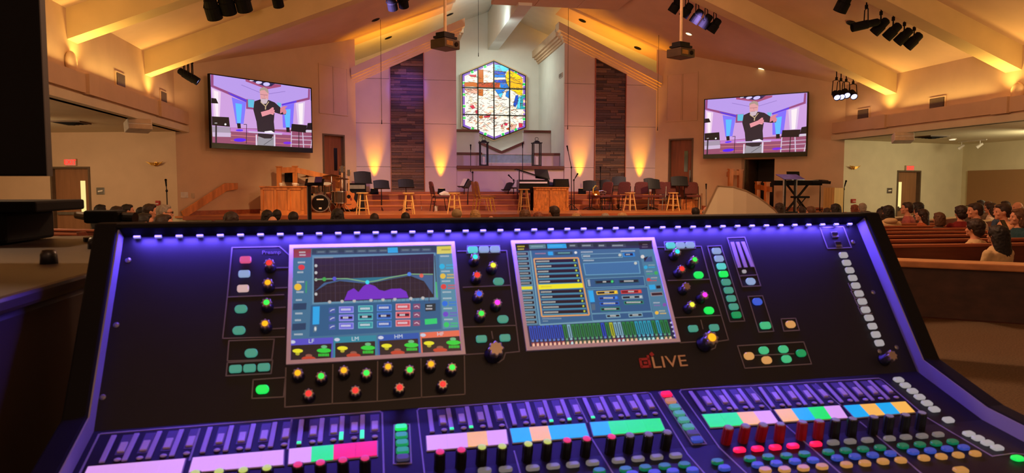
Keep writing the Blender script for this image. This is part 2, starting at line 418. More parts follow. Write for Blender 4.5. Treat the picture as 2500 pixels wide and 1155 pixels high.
# back wall of the recess, ridge beam, hung ceiling cloud
b = B(); b.prism([(S(-6.5), 28.4, 1), (S(6.5), 28.4, 1), (S(6.5), 28.4, H(6.5) + .2), (D0, 28.4, H(0) + .2), (S(-6.5), 28.4, H(6.5) + .2)], (0, .2, 0)); struct('wall_recess', b, M_VAULT)
for sd in (-1, 1):
    b = B(); b.prism([(S(sd * 6.4), 24.1, 1), (S(sd * 6.4), 28.5, 1), (S(sd * 6.4), 28.5, H(6.4) + .3), (S(sd * 6.4), 24.1, H(6.4) + .3)], (sd * .1, 0, 0)); struct('wall_pocket_' + side[sd], b, M_VAULT)
b = B(); b.box((D0, 24.9, 7.82), (.42, 7.0, 1.44)); struct('ceiling_beam_ridge', b, M_VAULT)
cl = setting('ceiling_cloud')
for i in range(3):
    b = B(); x0 = S(-.99) + i * 1.345; b.box((x0 + .667, 19.9, 7.24), (1.33, 3.8, .1)); struct('panel', b, M_CEIL, parent=cl)
b = B(); b.box((S(1.03), 19.9, 7.34), (3.7, 3.4, .1)); struct('frame', b, M_CEIL, parent=cl)
# close the gap of the roof above the stage pockets: gable ends of the strip
# parapets of the baptistry recess, with wooden ledges
def cap(name, p, d): b = B(); b.box(p, d); return struct(name, b, M_DKTRIM, bev=.01)
b = B(); b.box((D0, 24.12, 1.75), (3.74, .14, 1.0)); struct('wall_parapet', b, M_PANEL)
cap('trim_ledge', (D0, 24.1, 2.29), (3.74, .34, .11))
b = B(); b.box((D0, 24.45, 2.2), (3.74, .6, .06)); struct('floor_ledge', b, M_PANEL)
for sd in (-1, 1):
    b = B(); b.box((S(sd * 1.4), 24.75, 2.45), (.92, .12, .62)); struct('wall_parapet_wing', b, M_PANEL)
    cap('trim_ledge_wing', (S(sd * 1.4), 24.72, 2.79), (.96, .2, .07))
b = B(); b.box((D0, 24.75, 2.3), (1.9, .12, .32)); struct('wall_parapet_low', b, M_PANEL)
gm = mat('tank_glass', (150, 180, 186), .15); b = B(); b.box((D0, 24.75, 2.62), (1.86, .03, .3)); struct('window_tank', b, gm)
b = B(); b.box((D0, 24.73, 2.78), (1.9, .06, .03)); b.box((D0, 24.72, 2.46), (1.9, .08, .03)); struct('trim_tank', b, M_WHITE)
P3 = 26.2
for sd in (-1, 1):
    b = B(); b.prism([(S(sd * .83), P3, 2.2), (S(sd * 1.87), P3, 2.2), (S(sd * 1.87), P3, 3.66), (S(sd * .83), P3, 3.66)], (0, .14, 0))
    b.prism([(D0, P3, 2.2), (S(sd * .83), P3, 2.2), (S(sd * .83), P3, 3.24), (D0, P3, 2.88)], (0, .14, 0)); struct('wall_bay_' + side[sd], b, M_VAULT)
    cap('trim_bay_' + side[sd], (S(sd * 1.36), P3 + .05, 3.70), (1.06, .3, .09))
    b = B(); b.hexa([(D0, P3 - .08, 2.86), (S(sd * .85), P3 - .08, 3.23), (S(sd * .85), P3 + .2, 3.23), (D0, P3 + .2, 2.86)], [(D0, P3 - .08, 2.96), (S(sd * .85), P3 - .08, 3.33), (S(sd * .85), P3 + .2, 3.33), (D0, P3 + .2, 2.96)])
    struct('trim_vee_' + side[sd], b, M_DKTRIM)
    # hexagonal bay sill running back to the window
    b = B(); b.hexa([(D0, P3 + .1, 2.9), (S(sd * .84), P3 + .1, 3.27), (S(sd * .84), 28.4, 3.27), (D0, 28.4, 2.9)], [(D0, P3 + .1, 2.84), (S(sd * .84), P3 + .1, 3.2), (S(sd * .84), 28.4, 3.2), (D0, 28.4, 2.84)])
    struct('wall_bay_sill_' + side[sd], b, M_VAULT)

# ------------------------------------------------------------------ stained glass window
YW = 28.2
win = setting('window_1', (D0, YW, 5.1))
ZW = lambda x, y, o=0: yp(1100 + x / 4.4409, 130 + y / 4.4423, YW - o)
hexa = [(470, 80), (818, 243), (818, 808), (472, 940), (128, 797), (122, 227)]
b = B()
for i in range(6):
    p, q = hexa[i], hexa[(i + 1) % 6]
    cx, cy = 470, 510; o = lambda t, k: (t[0] + (t[0] - cx) * k, t[1] + (t[1] - cy) * k)
    ring = [ZW(*o(p, -.005)), ZW(*o(q, -.005)), ZW(*o(q, .032)), ZW(*o(p, .032))]
    b.prism(ring, (0, .22, 0))
b.obj('window_frame', M_WALL, win, True)
b = B()
for i in range(6):
    p, q = hexa[i], hexa[(i + 1) % 6]; o = lambda t, k: (470 + (t[0] - 470) * k, 510 + (t[1] - 510) * k)
    b.prism([ZW(*p, .03), ZW(*q, .03), ZW(*o(q, .975), .03), ZW(*o(p, .975), .03)], (0, .03, 0))
for x0, y0, x1, y1 in ((297, 165, 297, 840), (468, 80, 474, 938), (640, 165, 642, 880)):
    b.prism([ZW(x0 - 6, y0, .05), ZW(x0 + 6, y0, .05), ZW(x1 + 6, y1, .05), ZW(x1 - 6, y1, .05)], (0, .04, 0))
for x0, y0, x1, y1 in ((122, 370, 818, 388), (126, 662, 818, 680)):
    b.prism([ZW(x0, y0 - 6, .05), ZW(x1, y1 - 6, .05), ZW(x1, y1 + 6, .05), ZW(x0, y0 + 6, .05)], (0, .04, 0))
b.obj('glazing_bar', mat('dark_bronze', (22, 36, 26), .5), win, True)
gl = lambda n, c, e=1.5: mat('glass_' + n, c, .3, emit=e)
G = dict(white=gl('white', (255, 250, 236), 1.0), cream=gl('cream', (252, 228, 190), 1.0), purple=gl('purple', (132, 92, 196), 1.0), green=gl('green', (20, 214, 96), 1.0), brown=gl('brown', (206, 106, 28), 1.0), rust=gl('rust', (200, 74, 36), 1.0),
         blue=gl('blue', (10, 128, 226), 1.1), deep=gl('deep', (14, 86, 214), 1.0), sky=gl('sky', (84, 214, 248), 1.1), sun=gl('sun', (255, 212, 24), 1.15), amber=gl('amber', (250, 186, 30), 1.1), red=gl('red', (232, 36, 84), 1.0), teal=gl('teal', (12, 176, 190), 1.0), pink=gl('pink', (248, 186, 160), 1.0))
def pane(pts, c, lay=1, name='glass_pane'):
    b = B(); b.prism([ZW(x, y, lay * .004) for x, y in pts], (0, .008, 0)); return b.obj(name, G[c], win, True)
xs = [122, 297, 470, 641, 818]
topY = lambda x: 80 + (470 - x) * .4224 if x < 470 else 80 + (x - 470) * .4684
botY = lambda x: 940 - (472 - x) * .4157 if x < 472 else 940 - (x - 472) * .3815
for i in range(4):                              # clear panes, one for each opening of the frame
    x0, x1 = xs[i], xs[i + 1]
    pane([(x0, topY(x0)), (x1, topY(x1)), (x1, 380), (x0, 372)], 'white', 0); pane([(x0, 372), (x1, 380), (x1, 672), (x0, 664)], 'white', 0); pane([(x0, 664), (x1, 672), (x1, botY(x1)), (x0, botY(x0))], 'white', 0)
rd = random.Random(4)
def border(p, q, n):
    w = 30; d = V((q[0] - p[0], q[1] - p[1])); L = d.length; d /= L; nn = V((-d.y, d.x))
    for k in range(n):
        a, c = L * k / n + 2, L * (k + 1) / n - 2; g = (k % 2 == 1)
        ww = w * (1.0 if g else .8); a2, c2 = (a + L / n * .28, c - L / n * .28) if g else (a - L / n * .25, c + L / n * .25)
        a2, c2 = max(a2, 2), min(c2, L - 2)
        P = lambda t, o: (p[0] + d.x * t + nn.x * o, p[1] + d.y * t + nn.y * o)
        pane([P(a2, 6), P(c2, 6), P(c2, 6 + ww), P(a2, 6 + ww)], 'green' if g else 'purple', 2 if g else 1)
for i, n in ((0, 5), (1, 9), (2, 5), (3, 5), (4, 9), (5, 5)): border(hexa[i], hexa[(i + 1) % 6], n)
pieces = [('brown', [(302, 180), (355, 178), (356, 318), (302, 318)]), ('brown', [(302, 390), (354, 390), (352, 466), (302, 458)]), ('brown', [(306, 680), (350, 676), (345, 705), (308, 700)]),
 ('brown', [(150, 318), (240, 312), (300, 325), (300, 368), (240, 360), (150, 362)]), ('rust', [(302, 320), (465, 318), (465, 372), (302, 368)]), ('rust', [(476, 322), (535, 320), (530, 376), (476, 376)]),
 ('sky', [(476, 120), (560, 130), (636, 170), (600, 200), (478, 186)]), ('deep', [(476, 190), (600, 204), (590, 232), (476, 226)]), ('blue', [(476, 230), (594, 236), (600, 262), (476, 262)]), ('deep', [(476, 290), (600, 286), (606, 312), (538, 320), (476, 316)]), ('blue', [(538, 322), (606, 314), (636, 380), (540, 378)]),
 ('blue', [(478, 392), (600, 392), (560, 430), (510, 440)]), ('sky', [(512, 442), (570, 428), (548, 490)]), ('blue', [(604, 420), (640, 400), (634, 490), (596, 466)]),
 ('sun', [(596, 250), (612, 205), (640, 186), (640, 300), (602, 320)]), ('sun', [(646, 184), (740, 236), (780, 270), (720, 290), (646, 250)]), ('amber', [(646, 252), (718, 292), (780, 276), (782, 330), (700, 322), (646, 300)]), ('sun', [(604, 322), (640, 304), (640, 376), (628, 360)]), ('amber', [(646, 304), (698, 324), (780, 334), (780, 384), (646, 380)]), ('sun', [(646, 394), (780, 396), (776, 458), (728, 446), (690, 416)]),
 ('deep', [(706, 460), (734, 452), (728, 540), (700, 588), (680, 560)]), ('sky', [(738, 470), (764, 468), (752, 606), (714, 606)]), ('teal', [(766, 462), (806, 460), (806, 486), (786, 488), (784, 580), (806, 582), (804, 608), (756, 606)]),
 ('red', [(196, 232), (280, 236), (276, 258), (220, 254)]), ('red', [(210, 572), (246, 562), (266, 594), (234, 606)]), ('red', [(268, 626), (296, 610), (296, 658), (276, 656)]), ('red', [(360, 680), (430, 676), (424, 694), (368, 700)]), ('red', [(540, 790), (570, 770), (560, 802)]), ('red', [(580, 756), (622, 760), (610, 786), (586, 780)]), ('red', [(738, 758), (782, 760), (780, 800), (742, 806)]),
 ('pink', [(152, 384), (290, 384), (296, 440), (180, 420)]), ('pink', [(380, 660), (440, 640), (440, 660), (400, 668)]), ('rust', [(154, 384), (200, 384), (190, 398), (160, 400)]), ('rust', [(240, 384), (294, 384), (280, 408)]), ('rust', [(430, 704), (510, 696), (490, 712)]), ('rust', [(600, 820), (640, 800), (632, 836)]), ('pink', [(650, 780), (720, 770), (700, 820), (656, 830)])]
for c, p in pieces: pane(p, c, 3)
for k in range(210):                             # pale feathered slivers in the clear field
    x, y = rd.uniform(160, 780), rd.uniform(250, 880)
    if y > botY(x) - 60 or y < topY(x) + 60 or (x > 470 and y < 400) or (300 < x < 360 and y < 470): continue
    a = rd.uniform(-.9, .5); l = rd.uniform(30, 66); w = rd.uniform(5, 11)
    pane([(x, y), (x + l * .5 * cos(a) - w * sin(a), y + l * .5 * sin(a) + w * cos(a)), (x + l * cos(a), y + l * sin(a)), (x + l * .5 * cos(a) + w * sin(a), y + l * .5 * sin(a) - w * cos(a))], rd.choice(('cream', 'cream', 'pink')), 2)
b = B(); b2 = B()
for k in range(470):                            # lead lines
    x, y = rd.uniform(150, 785), rd.uniform(130, 900)
    if y > botY(x) - 42 or y < topY(x) + 42: continue
    a = rd.uniform(-1.1, .7); l = rd.uniform(22, 60); w = rd.uniform(1.5, 2.6); bend = rd.uniform(-.5, .5)
    px_, py_ = x, y; red_ = rd.random() < .35 and (x < 560 or y > 700)
    for j in range(4):
        nx, ny = px_ + l / 4 * cos(a), py_ + l / 4 * sin(a); a += bend / 2
        t = (b2 if red_ else b)
        t.prism([ZW(px_, py_ - w, .018), ZW(nx, ny - w, .018), ZW(nx, ny + w, .018), ZW(px_, py_ + w, .018)], (0, .006, 0)); px_, py_ = nx, ny
for (c, p) in pieces:
    for i in range(len(p)):
        q, r = p[i], p[(i + 1) % len(p)]; d = V((r[0] - q[0], r[1] - q[1])); nn = V((-d.y, d.x)).normalized() * 1.4
        b.prism([ZW(q[0] - nn.x, q[1] - nn.y, .018), ZW(r[0] - nn.x, r[1] - nn.y, .018), ZW(r[0] + nn.x, r[1] + nn.y, .018), ZW(q[0] + nn.x, q[1] + nn.y, .018)], (0, .006, 0))
tag(b.obj('lead_lines', mat('lead', (104, 86, 66), .6), win, True), kind='stuff'); tag(b2.obj('painted_lines', mat('painted_line', (206, 110, 70), .6), win, True), kind='stuff')

# ------------------------------------------------------------------ stage
STH = .86
def stagepoly(h0, h1):
    b = B(); b.prism([(S(-9.9), 19.5, h0), (S(9.9), 19.5, h0), (S(9.57), 19.63 + .1, h0), (S(5.25), 23.95, h0), (S(5.25), 24.05, h0), (S(-5.25), 24.05, h0), (S(-5.25), 23.95, h0), (S(-9.57), 19.63 + .1, h0)], (0, 0, h1 - h0)); return b
XL, XR = S(-9.4), S(9.4)
b = B(); b.prism([(S(-9.74), 19.5, .0), (S(9.74), 19.5, .0), (S(5.3), 23.95, .0), (S(-5.3), 23.95, .0)], (0, 0, STH - .05)); struct('floor_stage_base', b, M_CREAM)
sb = setting('floor_stage')
nb = 22                                         # oak boards running back from the front edge
for i in range(nb):
    y0 = 19.44 + i * .2075; y1 = y0 + .2; hw = min(9.6, 29.55 - y1)
    b = B(); x0, x1 = S(-hw), S(hw)
    b.box(((x0 + x1) / 2, (y0 + y1) / 2, STH - .025 + (.002 if i % 2 else 0)), (x1 - x0, y1 - y0, .05)); struct('plank', b, M_OAKH, parent=sb)
b = B(); b.box((D0, 19.43, STH - .05), (18.8, .05, .1)); struct('trim_stage_nosing', b, M_CHERRY)
b = B(); b.box((S(4.6), 19.2, .36), (.02, .02, .02))
for k in range(3):                              # front steps
    b = B(); b.box((S(.75), 19.4 - (k + .5) * .34, (STH - .215 * (k + 1)) / 2), (5.4, .34, STH - .215 * (k + 1))); struct('floor_step', b, M_OAKH, bev=.012)
for k in range(3):                              # choir risers
    y0 = 22.75 + .4 * k; h1 = STH + .17 * (k + 1); rr = setting('floor_riser')
    for j in range(5):
        x0 = S(-5.2) + j * 2.08; b = B(); b.box((x0 + 1.04, y0 + .012, h1 - .1), (2.07, .025, .15)); struct('plank', b, M_CHERRY, parent=rr)
    b = B(); b.box((D0, (y0 + 24) / 2, h1 - .012), (10.4, 24 - y0 + .03, .035)); struct('tread', b, M_OAKH, parent=rr)
b = B(); b.box((D0, 23.97, 1.41), (10.4, .04, .1)); struct('baseboard_stage', b, M_CHERRY)
for sd in (-1, 1):                              # landings before the two doors
    b = B(); W45[sd].block(b, .3, 1.6, .0, .55, STH, 1.2); struct('floor_landing', b, M_OAKH)
    b = B(); W45[sd].block(b, 1.75, 5.9, 0, .03, STH, STH + .12); struct('baseboard_' + side[sd], b, M_CHERRY)

# ------------------------------------------------------------------ doors
def door(n, wall, a0, a1, h0, h1, m, fm, hinge, pane_m, lab=None, bar=False, rev=.1):
    r = setting('door_%d' % n); f = .05
    b = B()
    wall.block(b, a0, a0 + f, -.14, .03, h0, h1); wall.block(b, a1 - f, a1, -.14, .03, h0, h1); wall.block(b, a0 + f, a1 - f, -.14, .03, h1 - f, h1)
    b.obj('frame', fm, r)
    b = B(); wall.block(b, a0 + f, a1 - f, -rev - .045, -rev, h0, h1 - f); b.obj('leaf', m, r)
    w = a1 - a0; hx = a1 - f - .24 if hinge < 0 else a0 + f + .24
    b = B(); wall.block(b, hx - .065, hx + .065, -rev, -rev + .012, h0 + (.95 if not bar else .92), h0 + (.95 if not bar else .92) + (.72 if not bar else .86)); b.obj('glass_pane', pane_m, r)
    hx2 = a1 - f - .09 if hinge < 0 else a0 + f + .09
    b = B()
    if bar: wall.block(b, a0 + f + .06, a1 - f - .06, -rev + .03, -rev + .07, h0 + .88, h0 + .95); wall.block(b, hx2 - .04, hx2 + .04, -rev, -rev + .09, h0 + .84, h0 + .99)
    else: wall.block(b, hx2 - .03, hx2 + .03, -rev, -rev + .015, h0 + .55, h0 + 1.0)
    b.obj('handle', M_STEEL, r)
GLOW = mat('lit_door_glass', (255, 236, 150), .3, emit=.95)
door(1, W45[-1], DA[0], DA[1], 1.2, 3.3, M_DOOR, M_FRAME, 1, M_GLASSDK)
door(2, W45[1], DA[0], DA[1], 1.2, 3.3, M_DOOR, M_FRAME, -1, M_GLASSDK)
door(3, WA[-1], 2.4, 3.52, 0, 2.15, M_DOORG, M_FRAME, 1, GLOW, bar=True)
door(4, WA[1], 2.4, 3.52, 0, 2.15, M_DOORG, M_FRAME, 1, GLOW, bar=True)
# dark doorway at the right of the stage: passage behind the opening
b = B(); w = W45[1]; a0, a1 = 2.235 * R2, 2.918 * R2
w.block(b, a0 - .1, a0, -1.6, 0, 0, 2.6); w.block(b, a1, a1 + .1, -1.6, -.2, 0, 2.6); w.block(b, a0 - .1, a1 + .1, -1.7, -1.6, 0, 2.6); w.block(b, a0 - .1, a1 + .1, -1.7, -.2, 2.53, 2.63)
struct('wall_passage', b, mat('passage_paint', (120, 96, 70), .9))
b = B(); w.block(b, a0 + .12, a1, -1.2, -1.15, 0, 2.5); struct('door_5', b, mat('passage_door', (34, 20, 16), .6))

# ================================================================== WALL FITTINGS
def wallbox(name, label, cat, wall, px0, py0, px1, py1, th, m, sd=None, group=None, plane=None):
    """a shallow box on a wall, its corners seen at the given pixels"""
    P = [plane(px0, py0), plane(px1, py1)]
    a = [wall.inv(p) for p in P]; a0, a1 = sorted((a[0][0], a[1][0])); h1, h0 = max(a[0][2], a[1][2]), min(a[0][2], a[1][2])
    am = (a0 + a1) / 2; c = wall.pt(am, 0, h0)
    t = thing(name, label, cat, c, 0, group)
    b = B(); wall.block(b, a0, a1, .001, th, h0, h1); b.obj('body', m, t, True, bev=min(.01, th / 3))
    return t, a0, a1, h0, h1
P45 = {sd: (lambda x, y, sd=sd: onplane(x, y, W45[sd].p0, W45[sd].n)) for sd in (-1, 1)}
PA = {sd: (lambda x, y, sd=sd: onplane(x, y, WA[sd].p0, WA[sd].n)) for sd in (-1, 1)}
XW = {sd: Wall((S(sd * 9.57), 0, 0), (0, 1, 0), (-sd, 0, 0)) for sd in (-1, 1)}
PX = {sd: (lambda x, y, sd=sd: xp(x, y, S(sd * 9.57))) for sd in (-1, 1)}
# return-air grilles on the clerestory
for n, (sd, x0, y0, x1, y1, lab) in enumerate(((-1, 280, 176, 303, 214, 'brown return air grille on left clerestory between the two rafters'), (-1, 390, 222, 405, 252, 'small brown air grille on left clerestory nearest the corner'),
                              (1, 2123, 265, 2095, 291, 'brown air grille on right clerestory beside the stage lights'), (1, 2309, 236, 2271, 265, 'larger brown air grille on right clerestory between the rafters'))):
    t, a0, a1, h0, h1 = wallbox('air_grille', lab, 'vent', XW[sd], x0, y0, x1, y1, .02, M_GRILLE, plane=PX[sd])
    b = B(); k = 12
    for i in range(k):
        z = h0 + (h1 - h0) * (i + .5) / k; XW[sd].block(b, a0 + .03, a1 - .03, .02, .035, z - .008, z + .008)
    b.obj('louvre', M_FRAME, t, True)
    b = B(); XW[sd].block(b, a0 - .03, a0, 0, .03, h0 - .03, h1 + .03); XW[sd].block(b, a1, a1 + .03, 0, .03, h0 - .03, h1 + .03); XW[sd].block(b, a0, a1, 0, .03, h1, h1 + .03); XW[sd].block(b, a0, a1, 0, .03, h0 - .03, h0)
    b.obj('frame', M_WALL, t, True)
w_ = Wall((S(1.87), 0, 0), (0, 1, 0), (-1, 0, 0)); t, a0, a1, h0, h1 = wallbox('wall_vent', 'small pale vent on the return wall right of the window', 'vent', w_, 1374, 176, 1366, 192, .03, M_WHITE, plane=lambda x, y: xp(x, y, S(1.87)))
b = B()
for k in range(4): w_.block(b, a0 + .03, a1 - .03, .03, .035, h0 + (h1 - h0) * (.15 + k * .2), h0 + (h1 - h0) * (.25 + k * .2))
b.obj('louvre', M_MATTE, t, True)
# exit signs
M_EXIT = mat('exit_face', (232, 110, 86), .4, emit=.8); M_EXITL = mat('exit_letters', (255, 40, 26), .4, emit=1.6)
for sd, x0, y0, x1, y1, lab in ((-1, 162, 388, 190, 405, 'lit red EXIT sign above the door at the left'), (1, 2208, 404, 2227, 417, 'lit red EXIT sign above the door in the right aisle')):
    t, a0, a1, h0, h1 = wallbox('exit_sign', lab, 'sign', WA[sd], x0, y0, x1, y1, .07, M_BEIGE, plane=PA[sd])
    w = WA[sd]; b = B(); w.block(b, a0 + .01, a1 - .01, .07, .075, h0 + .01, h1 - .01); b.obj('face', M_EXIT, t, True)
    ex = w.e * sd; mw = basis(w.pt((a0 + a1) / 2, .077, (h0 + h1) / 2), V((w.e.x * sd, w.e.y * sd, 0)), V((0, 0, 1)), w.n)
    words('lettering', 'EXIT', M_EXITL, t, mw, (h1 - h0) * .95)
for sd, x0, y0, x1, y1, lab in ((-1, 236, 458, 256, 475, 'grey plaque with diagonal stroke right of the left exit door'), (1, 2165, 459, 2177, 472, 'grey plaque with diagonal stroke left of the right exit door')):
    t, a0, a1, h0, h1 = wallbox('wall_plaque', lab, 'sign', WA[sd], x0, y0, x1, y1, .02, M_STEEL, plane=PA[sd]); w = WA[sd]
    u0, u1 = (a0, a1) if sd > 0 else (a1, a0); d = .012
    b = B(); b.prism([w.pt(u0 + (u1 - u0) * .2, .022, h0 + .06), w.pt(u0 + (u1 - u0) * .2, .022, h0 + .1), w.pt(u0 + (u1 - u0) * .8, .022, h1 - .06), w.pt(u0 + (u1 - u0) * .8, .022, h1 - .1)], w.n * .004)
    b.obj('stroke', M_PAPER, t, True)
M_RED = mat('alarm_red', (170, 40, 30), .5)
for sd, x0, y0, x1, y1, lab in ((-1, 382, 490, 392, 502, 'red fire alarm pull on the left aisle wall'), (1, 2077, 486, 2086, 495, 'red fire alarm pull on the right aisle wall')):
    t, a0, a1, h0, h1 = wallbox('fire_alarm', lab, 'alarm', WA[sd], x0, y0, x1, y1, .06, M_RED, plane=PA[sd])
    b = B(); WA[sd].block(b, a0 + .02, a1 - .02, .06, .075, h0 + .04, (h0 + h1) / 2); b.obj('handle', M_WHITE, t, True)
# small plates beside the left handrail
t, *_ = wallbox('switch_plate', 'white switch plate beside the left stair handrail', 'switch', W45[-1], 441, 469, 459, 483, .015, M_WHITE, plane=P45[-1])
t, *_ = wallbox('wall_outlet', 'small beige outlet plate right of the white switch plate', 'outlet', W45[-1], 467, 472, 475, 484, .015, M_BEIGE, plane=P45[-1])
# scroll sconces
for sd, x, y, lab in ((-1, 383, 400, 'small winged brass sconce on the left aisle wall'), (1, 2080, 409, 'small winged brass sconce on the right aisle wall')):
    p = PA[sd](x, y); w = WA[sd]; t = thing('wall_sconce', lab, 'sconce', p); a, _, h = w.inv(p)
    b = B(); b.cyl(w.pt(a, 0, h), w.pt(a, .05, h), .05, n=12); b.ell(w.pt(a, .06, h - .02), (.04, .04, .05)); b.obj('base', M_BRASS, t, True)
    for q in (-1, 1):
        b = B(); b.prism([w.pt(a + q * .04, .05, h - .05), w.pt(a + q * .1, .08, h - .04), w.pt(a + q * .24, .1, h + .06), w.pt(a + q * .14, .09, h + .03), w.pt(a + q * .05, .05, h + .03)], w.n * .02); b.obj('wing', M_BRASS, t, True)
# round clerestory sensors
for sd, x, y, lab in ((-1, 166, 152, 'round plaster dome on left clerestory at the rafter foot'), (1, 2489, 224, 'round plaster dome on right clerestory at the frame edge')):
    p = PX[sd](x, y); w = XW[sd]; a, _, h = w.inv(p); t = thing('wall_dome', lab, 'wall light', p)
    b = B(); b.ell(w.pt(a, .05, h), (.08, .17, .2), 14, 10); b.obj('dome', M_WALL, t, True, smooth=True)
    b = B(); b.cyl(w.pt(a, 0, h), w.pt(a, .06, h), .13, n=16); b.obj('base', M_WALL, t, True)
# aisle speakers, hung under the aisle ceiling
for sd, x, y, lab, yy in ((-1, 337, 308, 'white box loudspeaker hung below the left aisle ceiling', 16.2), (1, 2204, 337, 'white box loudspeaker hung below the right aisle ceiling', 16.8)):
    p = yp(x, y, yy); t = thing('hung_speaker', lab, 'speaker', p, 0); R = RZ(-sd * .5 + .1) @ RX(-.25)
    b = B(); b.box(p, (.48, .3, .22), R); b.obj('cabinet', M_WHITE, t, True, bev=.015)
    b = B(); b.box(p + R @ V((0, -.156, -.06)), (.44, .015, .1), R); b.box(p + R @ V((0, -.156, .065)), (.44, .015, .1), R); b.obj('grille', M_BEIGE, t, True)
    b = B(); b.cyl(p + V((0, 0, .1)), (p.x, p.y, 3.06), .02); b.box((p.x, p.y, 3.03), (.16, .16, .03)); b.obj('bracket', M_STEEL, t, True)
# aisle ceiling diffusers, smoke sensor, track lights
for x, y, lab in ((172, 298, 'dark square diffuser in the left aisle ceiling'), (2276, 333, 'dark square diffuser in the right aisle ceiling')):
    p = fl(x, y, 3.045); t = thing('ceiling_diffuser', lab, 'vent', p)
    b = B(); b.box((p.x, p.y, 3.035), (.62, .62, .03)); b.obj('frame', M_GRILLE, t, True)
    b = B()
    for k in range(4): q = .5 - k * .12; b.box((p.x, p.y, 3.015 - .012 * k), (q, q, .008))
    b.obj('louvre', M_MATTE, t, True)
p = fl(2325, 339, 3.045); t = thing('ceiling_lamp', 'small lit round downlight beside the right aisle diffuser', 'light', p)
b = B(); b.cyl((p.x, p.y, 3.05), (p.x, p.y, 3.02), .11, n=16); b.obj('trim_ring', M_WHITE, t, True); b = B(); b.cyl((p.x, p.y, 3.021), (p.x, p.y, 3.012), .08, n=16); b.obj('lens', mat('warm_lens', (255, 226, 170), .3, emit=2.5), t, True)
p0, p1 = fl(2340, 347, 3.03), fl(2409, 341, 3.03); t = thing('track_light', 'white ceiling track with two small spotlights in right aisle', 'track light', p0)
b = B(); b.tube([p0, p1], .02, 4); b.obj('track', M_WHITE, t, True)
for f in (.12, .78):
    q = p0.lerp(p1, f); b = B(); b.cyl(q, q - V((0, 0, .12)), .012); b.cyl(q - V((-.05, .05, .1)), q - V((.07, -.05, .22)), .035, .055, 12); b.obj('spotlight', M_WHITE, t, True)
# acoustic panel on the right side wall
w = Wall((S(15), 0, 0), (0, 1, 0), (-1, 0, 0)); t = thing('sound_absorber', 'large tan acoustic panel on the right aisle wall', 'panel', (S(15), 16.5, 1.0))
pn = mat('acoustic_fabric', (158, 116, 76), .95, vary=.15, scale=80)
for y0, y1 in ((11.6, 16.2), (16.2, 20.8)):
    b = B(); w.block(b, y0 + .005, y1 - .005, .0, .05, 1.0, 2.16); b.obj('panel', pn, t, True, bev=.01)
b = B(); w.block(b, 11.6, 20.8, 0, .07, .97, 1.0); b.obj('rail', M_FRAME, t, True)
t = thing('side_table', 'long dark wooden sideboard against the right aisle wall', 'table', (S(14.6), 18.6, 0))
b = B(); b.box((S(14.6), 18.6, .86), (.5, 2.4, .06)); b.obj('top', M_CHERRY, t, True); b = B(); b.box((S(14.6), 18.6, .5), (.44, 2.3, .66)); b.obj('cabinet', M_CHERRY, t, True)
for dx in (-.18, .18):
    for dy in (-1.05, 1.05): b = B(); b.box((S(14.6) + dx, 18.6 + dy, .085), (.06, .06, .17)); b.obj('leg', M_CHERRY, t, True)

# ------------------------------------------------------------------ recessed cans, hanging wires, projectors, stage lights
def onroof(x, y):
    r = ray(x, y)
    sd = 1 if (CAM + r * 22).x > D0 else -1
    n = V((sd * .4, 0, 1)).normalized()
    return onplane(x, y, (D0, 0, 8.53), n), n
warm = mat('warm_lens_ceiling', (255, 232, 170), .3, emit=3.0)
for x, y, lit, lab in ((695, 128, 1, 'lit recessed downlight in the left ceiling slope'), (1859, 168, 1, 'lit recessed downlight in the right ceiling slope near the screen'), (1682, 82, 1, 'lit recessed downlight below the row of five spotlights'),
                     (917, 48, 0, 'dark recessed downlight high in the left ceiling slope'), (2079, 56, 0, 'dark recessed downlight beside the long profile spotlight')):
    p, n = onroof(x, y); t = thing('recessed_light', lab, 'light', p); R = n.to_track_quat('Z', 'Y').to_matrix()
    b = B(); b.lathe([(.13, .0), (.13, -.015), (.1, -.02), (.095, .0)], 18, p - n * .002, R); b.obj('trim_ring', M_WHITE if lit else M_BLACK, t, True)
    b = B(); b.lathe([(.095, 0), (.095, -.006)], 18, p - n * .004, R); b.obj('lens', warm if lit else M_MATTE, t, True)
for x, y, sd, lab in ((948, 92, -1, 'dark downlight low in the amber strip on the left'), (1098, 35, -1, 'dark downlight high in the amber strip on the left'), (1422, 50, 1, 'dark downlight high in the amber strip on the right'), (1557, 117, 1, 'dark downlight low in the amber strip on the right')):
    n = V((sd * .4, 0, 1)).normalized(); p = onplane(x, y, (D0, 0, 8.67), n); t = thing('recessed_light', lab, 'light', p); R = n.to_track_quat('Z', 'Y').to_matrix()
    b = B(); b.lathe([(.14, .0), (.14, -.015), (.12, -.018), (.115, .0)], 18, p - n * .002, R); b.obj('trim_ring', M_BLACK, t, True)
    b = B(); b.lathe([(.115, 0), (.115, -.006)], 18, p - n * .004, R); b.obj('lens', M_MATTE, t, True)
for x, y, Y, lab in ((932, 303, 22.6, 'thin hanging choir microphone in front of the left stone strip'), (1168, 138, 24.6, 'short thin hanging wire in front of the window peak'), (1386, 316, 22.6, 'thin hanging choir microphone left of the right stone strip'), (1605, 319, 22.6, 'thin hanging choir microphone right of the right stone strip')):
    p = yp(x, y, Y); top = H(p.x - D0) + (.14 if Y > 24 else 0); t = thing('hanging_microphone', lab, 'microphone', p)
    b = B(); b.tube([p + V((0, 0, .12)), (p.x, Y, top)], .006, 5); b.obj('cable', M_MATTE, t, True)
    b = B(); b.cyl(p, p + V((0, 0, .13)), .014, .01, 8); b.obj('capsule', M_MATTE, t, True)
M_PROJ = mat('projector_body', (74, 58, 38), .5)
